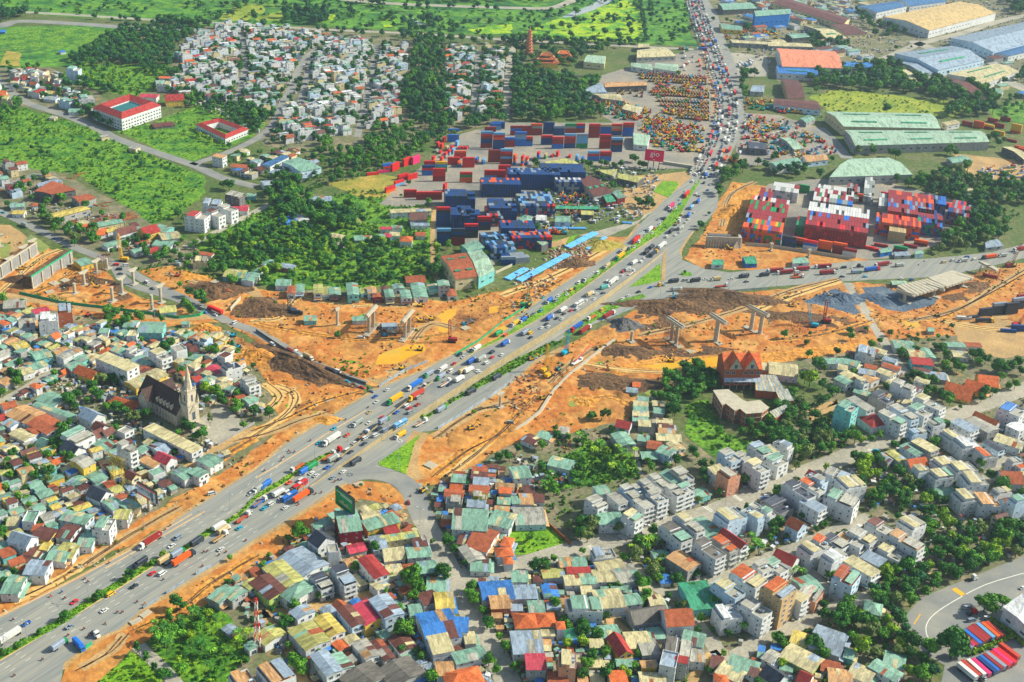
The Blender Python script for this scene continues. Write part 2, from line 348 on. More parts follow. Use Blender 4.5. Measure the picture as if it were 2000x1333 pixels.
Z('brown_plot', '0 128,12 100,40 104,38 130', 'g_dry',.05)
Z('grass_field', '110 150,160 125,330 128,320 170,260 190,170 170', 'g_grass',.04,3)
Z('grass_field', '-60 215,45 210,110 232,180 250,300 305,400 345,400 380,350 420,300 440,210 380,150 340,60 330,-60 310', 'g_grass',.04,2)
Z('grass_field', '225 255,300 240,400 200,500 205,520 245,490 270,375 318,300 290', 'g_grass',.04,2)
Z('grass_field', '380 470,500 410,600 400,700 370,850 390,860 550,640 570,520 560,420 520,380 500', 'g_grass',.04,2)
Z('grass_field', '640 360,740 340,800 352,790 390,700 385', 'g_dry',.05,2)
Z('grass_field', '1580 190,1640 175,1900 205,1860 230,1620 220', 'g_olive',.04,3)
Z('grass_field', '1930 215,2060 180,2060 240,1950 240', 'g_grass',.04,3)
Z('grass_field', '1340 790,1380 780,1420 850,1500 870,1440 890,1390 890,1340 850', 'g_grass',.045,1)
Z('grass_field', '980 1030,1060 1010,1108 1062,1040 1082,1005 1085', 'g_lawn',.05,1)
Z('grass_field', '1150 860,1250 890,1250 930,1150 950,1040 960,1040 930', 'g_grass',.05,1)
Z('grass_field', '185 1340,255 1275,300 1290,320 1345', 'g_lawn',.07,.6)
Z('grass_field', '290 1250,400 1180,445 1200,490 1270,430 1345,350 1340', 'g_grass',.05,1)
# construction earthworks
Z('construction_dirt', '-60 430,60 470,205 530,250 570,430 630,300 640,60 600,-60 580', 'g_dirt',.05,2)
Z('construction_dirt', '270 530,330 520,470 560,540 570,885 590,1010 560,1120 500,1190 462,1230 463,1215 480,1110 550,975 666,888 693,812 731,740 757,700 745,560 700,450 640,400 600', 'g_dirt',.05,2)
Z('construction_dirt', '455 655,530 690,712 765,700 790,637 823,562 868,499 921,375 998,200 1090,0 1208,-60 1230,-60 1195,150 1090,300 1000,480 895,545 835,525 750,470 680', 'g_dirt',.05,2)
Z('construction_dirt', '860 838,1000 745,1035 713,1110 672,1250 600,1330 580,1500 568,1670 552,1790 560,1920 530,2060 500,2060 640,1740 665,1500 700,1250 745,1230 820,1100 850,1000 868,860 945,815 945', 'g_dirt',.05,2)
Z('construction_dirt', '115 1345,130 1300,195 1250,235 1232,250 1225,285 1190,365 1142,430 1105,505 1055,600 995,665 953,700 940,760 945,800 975,808 1000,760 985,700 975,640 1010,570 1075,430 1170,330 1225,255 1270,190 1345', 'g_dirt',.05,1)
Z('construction_dirt', '1385 440,1400 400,1430 355,1500 365,1470 400,1455 470,1700 505,1680 520,1500 530,1370 525,1335 505', 'g_dirt',.05,1.5)
Z('clay_bank', '1405 430,1415 380,1440 362,1480 375,1450 440,1420 455', 'g_clay',.07,2)
Z('construction_dirt', '-60 435,20 440,60 470,30 500,-60 520', 'g_sand',.08,1)
Z('clay_track', '1195 718,1280 700,1370 690,1500 690,1700 665,1700 682,1500 712,1350 722,1200 735', 'g_clay',.09,.8,4)
Z('construction_dirt', '800 866,862 838,880 945,815 950,792 935', 'g_dirt',.055,1)
Z('clay_track', '1250 716,1330 705,1440 693,1440 712,1350 722,1300 722', 'g_pond',.11,.8,4)
Z('gravel_pit', 'd1 270 1030,d1 520 925,d1 620 955,d1 715 1110,d1 690 1130,d1 560 1100,d1 420 1060', 'g_gravel',.10,.8,4)
Z('gravel_pit', 'd1 735 915,d1 900 905,d1 1060 970,d1 1330 1000,d1 1300 1050,d1 1070 1108,d1 930 1090,d1 800 1030', 'g_gravel',.10,.8,4)
for s in ('c2 480 290,c2 700 260,c2 950 300,c2 1250 320,c2 1280 370,c2 950 400,c2 700 420,c2 520 380', 'c1 960 1130,c1 1300 1130,c1 1450 1200,c1 1300 1290,c1 1000 1260', 'd1 0 1180,d1 250 1100,d1 700 1150,d1 800 1200,d1 780 1280,d1 400 1300,d1 0 1260', 'c2 1150 40,c2 1350 10,c2 1760 70,c2 1600 110,c2 1200 140', 'b1 900 1190,b1 1240 1220,b1 1200 1290,b1 880 1290', 'a1 450 880,a1 640 800,a1 880 860,a1 1050 1000,a1 900 1030,a1 480 960', 'b1 600 1180,b1 700 1190,b1 690 1260,b1 590 1230', 'b2 60 60,b2 330 130,b2 560 320,b2 500 370,b2 260 250', 'c1 1400 1080,c1 1900 1010,d1 -50 940,c1 1900 1120', 'd1 1350 990,d1 1700 900,d1 1750 960,d1 1400 1080'): Z('dark_soil', s, 'g_brown',.09,2)
for s in ('b2 860 300,b2 1000 240,b2 1240 160,b2 1180 260,b2 960 340', 'b1 250 1020,b1 500 1010,b1 560 1070,b1 300 1090', 'c1 300 560,c1 450 520,c1 420 600,c1 290 600'): Z('sandy_patch', s, 'g_sand',.09,1.5)
for s in ('b2 230 500,b2 320 490,b2 300 530,b2 240 535', 'b2 440 560,b2 560 500,b2 600 520,b2 460 580', 'b2 600 140,b2 880 170,b2 900 190,b2 760 200,b2 620 170', 'c1 290 560,c1 520 500,c1 480 560,c1 330 620', 'c2 700 160,c2 720 190,c2 640 180', 'b1 700 1100,b1 850 1110,b1 900 1160,b1 720 1130', 'a2 1700 420,a2 1740 400,a2 1750 470'): Z('weeds_patch', s, 'g_lawn',.095,1.5)
# the dirt has mud ponds
for s in ('b1 1500 1090,b1 1570 1085,b1 1560 1130,b1 1500 1180,b1 1510 1260,b1 1440 1270,b1 1420 1240,b1 1450 1170,b1 1410 1140', 'b2 960 110,b2 1120 50,b2 1310 20,b2 1330 80,b2 1200 130,b2 1100 180,b2 930 190', 'b1 1820 1070,b1 1900 1060,b1 1890 1110,b1 1820 1120', 'd1 1050 1170,d1 1180 1170,d1 1200 1220,d1 1080 1220', 'c1 -120 1240,c1 -60 1210,c1 -30 1240,c1 -100 1270'):
    Z('muddy_pond', s, 'g_pond',.13,.5,4)
for s in ('a1 180 570,a1 240 500,a1 390 600,a1 330 650', 'a1 0 560,a1 90 590,a1 60 680,a1 0 690', 'c2 1030 410,c2 1110 365,c2 1170 390,c2 1150 410,c2 1070 430', 'c2 450 440,c2 480 420,c2 550 500,c2 450 520', 'b1 740 380,b1 850 370,b1 840 400,b1 790 450'):
    Z('green_pond', s, 'g_green_pond',.13,.5,4)
for s in ('1095 35,1115 25,1150 12,1180 -5,1210 -5,1160 20,1120 33', '800 32,815 40,835 50,825 52,800 42'): Z('river', s, 'g_river',.06,1)
# yards
Z('container_yard', '740 400,790 350,860 300,900 262,985 240,1240 240,1300 262,1390 290,1365 330,1300 330,1230 330,1130 320,1040 318,1060 380,1035 450,1010 480,940 540,900 460,850 470,840 400,800 405', 'g_yard',.06,1,3)
Z('container_yard', '1500 360,1600 350,1720 352,1860 390,1885 440,1830 480,1770 500,1700 508,1560 482,1450 460,1470 400', 'g_yard',.07,1,3)
Z('machinery_yard', '1165 150,1240 130,1300 110,1375 95,1400 190,1405 240,1385 300,1300 296,1240 262,1180 230,1160 190', 'g_yard',.06,1,3)
Z('machinery_yard', '1435 220,1520 225,1600 250,1650 300,1560 310,1440 330', 'g_yard',.06,1,3)
Z('concrete_apron', '1130 460,1250 430,1330 340,1360 330,1365 345,1300 395,1240 440,1180 465', 'g_conc',.07,1,3)
Z('concrete_apron', '1225 345,1350 335,1350 350,1290 410,1240 425,1215 400', 'g_sand',.075,1,3)
Z('concrete_apron', '1400 100,1500 110,1500 150,1420 150', 'g_conc',.075,1,3)
Z('dusty_yard', '560 640,470 560,500 560', 'g_sand',.07,1)
Z('factory_yard', '1380 0,2060 -40,2060 180,1960 170,1880 160,1780 140,1640 170,1520 160,1440 110', 'g_town',.055,1)
Z('storage_yard', '1860 300,2060 320,2060 350,1900 352', 'g_sand',.06,1,3)
Z('storage_yard', '1860 640,1940 600,2060 580,2060 690,1960 700,1880 690', 'g_sand',.07,1,3)
Z('church_plaza', 'a2 1640 560,a2 1720 470,a2 1930 660,a2 1700 815,a2 1560 720,a2 1500 640', 'g_conc',.08,.3,1)
Z('bus_park', '1765 1207,1800 1167,1937 1112,2100 1045,2100 1400,1825 1400,1845 1300,1800 1275,1782 1245', 'g_asphalt2',.09,0,1)
Z('grass_verge', '1890 1275,1900 1268,2010 1212,2010 1225,1960 1250,1895 1283', 'g_lawn',.14,0)
# green islands inside the carriageways are laid after the asphalt
HWL='0 1207,150 1133,310 1042,375 996,499 919,562 866,637 821,700 783,717 774,740 759,812 731,888 693,975 666,1000 628,1075 573,1125 540,1175 508,1212 480,1232 463,1250 438,1300 390,1360 338,1362 332,1390 282,1402 237,1400 190,1390 150,1375 100,1357 50,1337 0,1325 -40'
HWR='1360 -40,1382 0,1400 25,1420 87,1440 137,1450 187,1455 225,1447 262,1415 330,1405 358,1400 408,1380 433,1352 453,1327 488,1332 508,1375 525,1425 533,1500 525,1575 520,1675 510,1825 505,1937 493,2060 462,2060 495,2000 505,1850 540,1650 550,1500 561,1325 576,1250 596,1200 616,1100 660,1035 713,999 747,900 813,857 840,812 846'
HWR2='806 862,796 900,795 935,812 948,812 975,800 960,780 942,740 930,700 932,662 950,600 992,550 1022,500 1052,425 1102,360 1140,280 1187,245 1220,232 1230,190 1247,125 1295,118 1340,-60 1400,-60 1235'
sheet('highway', PXS(HWL + ',' + HWR + ',' + HWR2), 'g_asphalt',.10,.4,12, 'structure',1)
# connecting roads and streets
road('road', 'b2 850 340,b2 700 285,b2 450 180,b2 200 40,b2 0 -70,a1 1800 1190,a1 1700 1140,a1 1400 1010,a1 1000 880,a1 870 720,a1 600 610,a1 350 490,a1 100 370,a1 -100 290',9)
road('road', 'a1 900 720,a1 1080 830,a1 1250 920,a1 1460 1010,a1 1700 1130',9, 'g_asphalt2',.115)
road('dirt_road', 'a1 -100 960,a1 0 970,a1 300 1020,a1 800 1090,a1 1300 1150,a1 1700 1140',9, 'g_sand',.11)
road('street', '-40 130,0 162,50 200,125 225,187 250,225 270,300 297,375 322,402 334,440 350,500 365',12)
road('street', '375 322,440 300,500 272,532 245,550 207,570 170,582 140,600 110,630 95',9)
road('street', '-40 54,0 52,40 42,150 47,250 54,375 59,410 60',18)
road('street', '-40 18,0 22,40 24,150 30,275 38,350 41,500 50,625 58,825 67,1000 79,1150 86,1250 92,1355 97',11, 'g_conc')
road('country_road', '640 -8,675 0,775 8,875 12,1000 16,1075 16,1110 5,1135 -8',16, 'g_conc')
road('street', '-40 380,0 368,75 340',10)
road('street', '360 483,400 465,500 413,535 395',7, 'g_conc')
road('street', '2060 737,2000 761,1875 806,1725 861,1625 904,1500 951,1400 998,1275 1030,1175 1060,1100 1080,1000 1110,895 1128',15, 'g_conc')
road('street', '803 945,810 975,822 1005,840 1040,858 1075,880 1120,905 1165,930 1215,958 1262,982 1310,1000 1350',13, 'g_conc',.11)
road('lane', '512 1200,560 1195,625 1185,700 1167,750 1157',7, 'g_sand')
road('lane', '505 1190,530 1220,560 1262,600 1345',5, 'g_sand')
road('street', '1337 1150,1400 1130,1475 1100,1562 1067,1655 1027,1700 1010',9, 'g_conc')
road('street', '1220 1085,1270 1140,1312 1160,1345 1148',7, 'g_conc',.118)
road('lane', '1180 1195,1225 1235,1260 1270',4, 'g_sand')
road('street', '1387 1247,1405 1275,1437 1282,1500 1240,1550 1225,1625 1190,1700 1165',9, 'g_conc')
road('street', '1387 1247,1360 1210,1330 1165',6, 'g_conc',.118)
road('street', '1550 1085,1590 1125,1620 1155,1650 1178',7, 'g_conc',.118)
road('lane', '1405 1275,1375 1290,1345 1345',5, 'g_sand')
road('dirt_road', '1655 553,1687 603,1725 666,1745 698,1772 732',8, 'g_conc')
road('street', 'a2 640 60,a2 500 180,a2 330 290,a2 150 400,a2 -80 520',7, 'g_conc')
road('lane', '505 835,440 868,375 908,330 945',7, 'g_sand')
road('street', '1000 92,996 130,992 180,985 225',11, 'g_conc')
for s_ in ('470 66,478 130,462 205', '612 95,600 150,585 205', '735 88,725 150,698 268', '350 148,500 158,640 168,790 182', '480 100,620 113,795 128', '560 238,700 232,785 226', '935 100,930 170,922 235', '868 160,990 168'): road('lane', s_,7.5, 'g_asphalt2',.1)
road('dirt_road', 'b2 1290 715,b2 1215 850,b2 1195 980,b2 1250 1090',11, 'g_sand',.13)
road('lane', '270 1262,300 1290,330 1320,350 1345',7, 'g_conc')
road('lane', '848 400,845 450,845 500,850 540,880 590',4, 'g_sand')
road('lane', '1236 860,1246 905,1252 930',3, 'g_conc')
road('lane', '1275 770,1278 820,1272 850',3, 'g_conc')
road('street', '1780 80,1830 100,1900 130,2060 200',22, 'g_conc')
road('street', '2060 20,1960 40,1880 65,1800 85,1740 110,1680 130',14, 'g_conc')
road('street', '1600 250,1625 275,1655 310',14, 'g_asphalt2')
road('lane', 'd2 1600 1300,d2 1750 1010,d2 1880 900,d2 2040 830',7, 'g_conc')
road('lane', 'd2 310 560,d2 380 530,d2 560 480,d2 330 620',5, 'g_sand')
road('lane', '1810 160,1830 150',3, 'g_sand')
road('slip_road', '668 938,700 926,740 926,780 938,806 962,818 992,828 1015',14, 'g_asphalt2',.135)
TRK=[]
for i, s_ in enumerate(('b2 -20 700,b2 250 600,b2 500 480,b2 800 400', 'b2 -160 780,b2 100 720,b2 350 620,b2 560 560', 'b2 150 350,b2 300 420,b2 250 560,b2 -40 760', 'a2 1560 1050,a2 1760 900,a2 1990 760', 'a3 650 420,a3 1000 190,a3 1400 -40', 'a3 100 700,a3 400 560,a3 640 420', 'a3 1050 920,a3 1400 760,a3 1650 560,a3 2000 350', 'a3 620 1230,a3 850 1100,a3 980 960', 'b1 -40 1180,b1 200 1150,b1 330 1000,b1 800 1060,b1 1300 1050', 'b1 0 1200,b1 300 1260,b1 900 1330,b1 1500 1280', 'b1 1560 1240,b1 1400 1200,b1 1300 1240,b1 1230 1330', 'c1 -80 980,c1 200 880,c1 500 740,c1 820 560', 'c1 -60 1080,c1 160 990,c1 400 850', 'b2 1400 760,b2 1700 560,b2 1996 480', 'b2 1450 1080,b2 1700 900,b2 1996 640', 'b2 1390 1060,b2 1650 860,b2 1900 730,c2 60 560,c2 200 420', 'c2 300 330,c2 420 210,c2 640 60', 'c2 560 180,c2 900 230,c2 1300 250', 'c2 500 480,c2 760 440,c2 900 500', 'c1 1000 1290,c1 1400 1200,c1 1800 1080,d1 200 930,d1 550 850', 'd1 -100 1100,d1 200 980,d1 560 860', 'd1 800 1140,d1 1300 1160,d1 1700 980,d1 2040 790', 'd1 1100 1180,d1 1500 1080,d1 1800 900,d1 2040 760', 'd1 1350 1180,d1 1700 1240,d1 2040 1250', 'd1 0 1330,d1 400 1290,d1 800 1180', 'c1 1640 440,c1 1700 200,c1 1900 90', 'a1 0 960,a1 300 700,a1 480 620', 'a1 260 960,a1 480 860,a1 640 720', 'a1 1300 800,a1 1600 900,a1 1700 1000', 'b2 60 330,b2 180 440,b2 60 560')):
    for dd, ww, mm in ((0,7, ('g_clay', 'g_sand', 'g_dry_dirt')[i % 3]),(2.2,.9, 'g_brown'),(-2.,.9, 'g_brown')):
        w_=smooth(WP(PXS(s_)),4);o_=[(q[0]+dd*.7, q[1]+dd*.7) for q in w_];rp=ribbon_pts(o_, ww*random.uniform(.85,1.15));n_=len(o_);zz=.16+i*.002+(.01 if ww < 2 else 0);me=bpy.data.meshes.new('wheel_track')
        jit=1. if ww > 2 else .25;me.from_pydata([(a+random.uniform(-jit, jit), b+random.uniform(-jit, jit), zz) for a, b in rp], [], [(2*n_-1-k,2*n_-2-k, k+1, k) for k in range(n_-1)]);me.materials.append(MATS[mm]);kind(mk('wheel_track', me), 'structure')
        if ww > 2: TRK.append(rp)
# ================================================================ HIGHWAY: raised carriageway, median, kerbs, markings
DECK=[  # left edge px, right edge px, height
 (655,903,604,953,0.),(700,866,700,886,1.4),(750,822,757,846,2.8),(800,782,820,806,3.8),(850,743,852,785,4.4),(925,691,925,738,4.6),(980,665,999,692,4.6),
 (1062,620,1075,646,4.6),(1135,568,1162,592,4.4),(1196,523,1222,549,3.2),(1245,488,1262,520,1.4),(1284,462,1302,488,0.)]
DL=[P(a, b, z) for a, b, c, d, z in DECK];DR=[P(c, d, z) for a, b, c, d, z in DECK];DZ=[q[4] for q in DECK]
mb=MB();wl=MB()
for i in range(len(DECK)-1):
    a, b, c, d=DL[i], DL[i+1], DR[i+1], DR[i];za, zb=DZ[i]+.13, DZ[i+1]+.13
    mb.face([(d[0], d[1], za), (c[0], c[1], zb), (b[0], b[1], zb), (a[0], a[1], za)], 'g_asphalt2')
    for e, f, s_ in ((d, c,1), (b, a,-1)):
        z0, z1=(za, zb) if s_ == 1 else (zb, za)
        dx, dy=f[0]-e[0], f[1]-e[1];l=math.hypot(dx, dy);nx, ny=dy/l*.35, -dx/l*.35
        wl.hexa([(e[0]+nx, e[1]+ny,0), (f[0]+nx, f[1]+ny,0), (f[0], f[1],0), (e[0], e[1],0)][::1], [(e[0]+nx, e[1]+ny, z0+.85), (f[0]+nx, f[1]+ny, z1+.85), (f[0], f[1], z1+.85), (e[0], e[1], z0+.85)], 'g_kerb_w')
kind(mk('raised_carriageway', mb), 'structure')
o=mk('retaining_wall', wl);thing(o, 'long pale concrete parapet wall of the raised highway lanes', 'wall', px=(950,720), place='')
def deck_z(x, y):
    for i in range(len(DECK)-1):
        q=[(DECK[i][0], DECK[i][1]), (DECK[i+1][0], DECK[i+1][1]), (DECK[i+1][2], DECK[i+1][3]), (DECK[i][2], DECK[i][3])]
        if pip(np.array([float(x)]), np.array([float(y)]), q)[0]:
            t=(x-(DECK[i][0]+DECK[i][2])/2)/((DECK[i+1][0]+DECK[i+1][2]-DECK[i][0]-DECK[i][2])/2)
            return DECK[i][4]+(DECK[i+1][4]-DECK[i][4])*min(1, max(0, t))
    return 0.
def raised(name, s, m, z0, h, jit=0.):
    w_=sub(WP(PXS(s)),5, jit) if jit else WP(PXS(s));
    if sum((w_[i][0]*w_[(i+1) % len(w_)][1]-w_[(i+1) % len(w_)][0]*w_[i][1]) for i in range(len(w_))) < 0: w_=w_[::-1]
    tri=tessellate_polygon([[Vector((a, b,0)) for a, b in w_]]);n=len(w_)
    V=[(a, b, z0) for a, b in w_] + [(a, b, z0+h) for a, b in w_]
    fs=[]
    for t in tri:
        a, b, c=[w_[i] for i in t];fs.append(tuple(i+n for i in (t if (b[0]-a[0])*(c[1]-a[1])-(b[1]-a[1])*(c[0]-a[0]) > 0 else t[::-1])))
    me=bpy.data.meshes.new(name);me.from_pydata(V, [], fs + [(i, (i+1) % n, (i+1) % n+n, i+n) for i in range(n)]);me.materials.append(MATS[m])
    return kind(mk(name, me), 'structure')
MEDL='a3 -60 1165,a3 0 1135,a3 300 935,a3 500 805,a3 700 680,a3 980 500,a3 1200 375,a3 1450 265,a3 1600 150,a3 1850 20,b2 0 1205,b2 200 1080,b2 380 960,b2 620 850'
MEDR='b2 640 860,b2 400 985,b2 220 1115,b2 0 1240,a3 1860 50,a3 1640 180,a3 1480 290,a3 1230 405,a3 1000 550,a3 720 725,a3 520 860,a3 320 975,a3 0 1160,a3 -60 1190'
raised('median_strip', MEDL + ',' + MEDR, 'g_lawn',.1,.18)
raised('median_strip', 'c1 -330 1420,c1 -120 1320,c1 0 1245,c1 250 1060,c1 540 870,c1 780 710,c1 980 560,c1 1150 430,c1 1320 250,c1 1450 80,c1 1475 75,c1 1345 290,c1 1290 400,c1 1140 520,c1 990 625,c1 790 755,c1 530 935,c1 290 1105,c1 0 1290,c1 -120 1360,c1 -325 1440', 'g_lawn',.1,.2)
raised('grass_triangle', 'b2 960 950,b2 1180 800,b2 1290 730,b2 1240 800,b2 1170 1045,b2 1050 1000,b2 960 975', 'g_lawn',.1,.2)
raised('grass_triangle', 'c1 915 915,c1 1160 725,c1 1165 860,c1 1060 890', 'g_lawn',.1,.2)
raised('grass_triangle', 'c1 1320 790,c1 1400 800,c1 1405 825,c1 1330 830', 'g_lawn',.1,.2)
raised('grass_strip', '822 816,850 802,999 706,1080 668,1100 668,1000 724,905 775,826 822', 'g_grass',.1,.4,.5)
raised('grass_strip', '1100 655,1160 610,1200 590,1255 575,1262 580,1215 598,1160 628,1110 658', 'g_grass',.1,.3,.4)
raised('grass_island', 'c1 1110 150,c1 1180 85,c1 1290 90,c1 1300 120,c1 1225 215,c1 1100 165', 'g_lawn',.1,.25)
raised('kerb_strip', 'c1 1175 690,c1 1205 630,c1 1205 640,c1 1195 860,c1 1165 870', 'g_sand',.1,.2)
# kerb lines
def line_ribbon(name, s, wid, m, z, hgt=0., zf=None):
    w_=smooth(WP(PXS(s)),3);rp=ribbon_pts(w_, wid);n=len(w_);mb=MB()
    if hgt == 0:
        V=[(a, b, z) for a, b in rp];me=bpy.data.meshes.new(name);me.from_pydata(V, [], [(2*n-1-i,2*n-2-i, i+1, i) for i in range(n-1)]);me.materials.append(MATS[m]);return mk(name, me)
    for i in range(n-1):
        q=[rp[i], rp[i+1], rp[2*n-2-i], rp[2*n-1-i]][::-1];mb.hexa([(a, b, z) for a, b in q], [(a, b, z+hgt) for a, b in q], m)
    return mk(name, mb)
for s in ('a3 0 1165,a3 720 730,a3 1000 555,a3 1230 408,a3 1480 292,b2 0 1242,b2 220 1117,b2 400 987,b2 640 862', 'a3 0 815,a3 350 650,a3 600 520,a3 1020 300,a3 1500 20', 'a3 820 445,a3 1060 310,a3 1600 0', 'b2 540 735,b2 860 545', 'b2 0 1075,b2 340 870,b2 540 735'):
    kind(line_ribbon('kerb_line', s,.7, 'g_kerb',.135,.14), 'structure')
for s_, wd in ((HWL[:170].rsplit(',',1)[0],5), ('a3 480 1240,a3 500 1180,a3 760 990,a3 980 880,a3 1120 750,a3 1440 560,a3 1700 410,a3 2000 210,b3 200 90,b3 350 0,b2 650 1130,b2 800 1050',6), ('b2 1420 690,b2 1600 590,b2 1996 320,c2 140 190,c2 400 60',5), ('c1 1310 690,c1 1310 620,c1 1400 480,c1 1560 300,c1 1590 100',5), ('1402 237,1400 190,1390 150,1375 100',12)):
    kind(line_ribbon('dust_verge', s_, wd, 'g_sand',.12), 'structure')
# lane dashes
mb=MB()
def dashes(s, n, wid=.22, ln=3., gap=6., sides=None, z=.145):
    w_=smooth(WP(PXS(s)),3);acc=0
    for i in range(len(w_)-1):
        a, b=Vector(w_[i]), Vector(w_[i+1]);L=(b-a).length;d=(b-a)/L;nrm=Vector((-d[1], d[0]));t=(-acc) % (ln+gap)
        while t + ln < L:
            p=a+d*t;q=a+d*(t+ln);mb.face([(*(p-nrm*wid/2), z), (*(q-nrm*wid/2), z), (*(q+nrm*wid/2), z), (*(p+nrm*wid/2), z)], 'paint');t += ln+gap
        acc += L
dl0=[(0,1212),(175,1103),(370,995),(480,925)]
for off in (0,3.7,7.4):
    for base, rng_ in (('a3 0 1200,a3 420 930,a3 800 700,a3 1150 510,a3 1400 400,a3 2000 70,b2 400 1030,b2 620 900',1), ('a3 0 960,a3 500 740,a3 960 470,a3 1400 200,a3 1900 -60,b2 300 820',-1)):
        w_=WP(PXS(base));sh=[]
        for i in range(len(w_)):
            a=w_[max(0, i-1)];b=w_[min(len(w_)-1, i+1)];d=math.dist(a, b);sh.append((w_[i][0]+(b[1]-a[1])/d*off*rng_, w_[i][1]-(b[0]-a[0])/d*off*rng_))
        pp=[Qp(*q) for q in sh];dashes(','.join('%f %f' % q for q in pp),1)
me=mb.mesh('lane_marking');o=mk('lane_marking', me);kind(o, 'stuff');o['label']='white dashed lane lines painted on the highway';
o=line_ribbon('edge_line', 'd3 2000 480,d3 1700 570,d3 1450 700,d3 1300 800,d3 1240 880,d3 1240 960,d3 1290 1060',.5, 'paint',.13);kind(o, 'structure')
o=line_ribbon('painted_rumble_strip', 'd3 1450 600,d3 1530 655',3.5, 'paint_y',.13);kind(o, 'structure')
o=line_ribbon('painted_line', 'd3 1140 880,d3 1190 800',.6, 'paint_y',.13);kind(o, 'structure')
mb=MB()
for x, y in ((2250,880),(1870,800),(1550,1300),(850,190),(620,280)):
    pass
def zebra(t, x, y, ax, ay, n=6):
    a=Vector(P(*T(t, x, y)));b=Vector(P(*T(t, ax, ay)));d=(b-a);L=d.length;d /= L;nr=Vector((-d[1], d[0]))
    for i in range(n):
        p=a+d*(L*i/n);q=p+d*(L/n*.5);mb.face([(*(p-nr*1.6),.15), (*(q-nr*1.6),.15), (*(q+nr*1.6),.15), (*(p+nr*1.6),.15)], 'paint')
zebra('c3',840,180,890,215);zebra('c3',600,265,650,305);zebra('c2',1735,1210,1800,1255);zebra('c2',1500,1290,1570,1340);zebra('d2',780,850,840,870);zebra('d2',1190,690,1240,720)
kind(mk('crosswalk_marking', mb), 'stuff')
# ================================================================ HOUSES
# generator: a list of (part name, mesh, local position) in the frame of the house: x along its length (front at +x), y across
WINM={}
def window_mesh(wd, ht, door=False):
    k=(round(wd,1), round(ht,1), door)
    if k not in WINM:
        b=MB();w_, h_=k[0], k[1];f=.12
        b.box(0,.09, -w_/2, w_/2,0, f, 'frame');b.box(0,.09, -w_/2, w_/2, h_-f, h_, 'frame');b.box(0,.09, -w_/2, -w_/2+f, f, h_-f, 'frame');b.box(0,.09, w_/2-f, w_/2, f, h_-f, 'frame')
        b.box(0,.04, -w_/2+f, w_/2-f, f, h_-f, 'glass')
        if w_ > 1.6: b.box(.04,.08,-.05,.05, f, h_-f, 'frame')
        WINM[k]=(b, b.mesh('window'))
    return WINM[k]
SHM={}
def tank_mesh(m):
    if m not in SHM:
        b=MB();b.hexa([(-.9,.55*math.cos(6.2832*i/8),1.15+.55*math.sin(6.2832*i/8)) for i in range(8)], [(.9,.55*math.cos(6.2832*i/8),1.15+.55*math.sin(6.2832*i/8)) for i in range(8)], m)
        for sx in (-.6,.6): b.box(sx-.08, sx+.08,-.45,.45,0,.75, 'steel')
        SHM[m]=(b, b.mesh('water_tank'))
    return SHM[m]
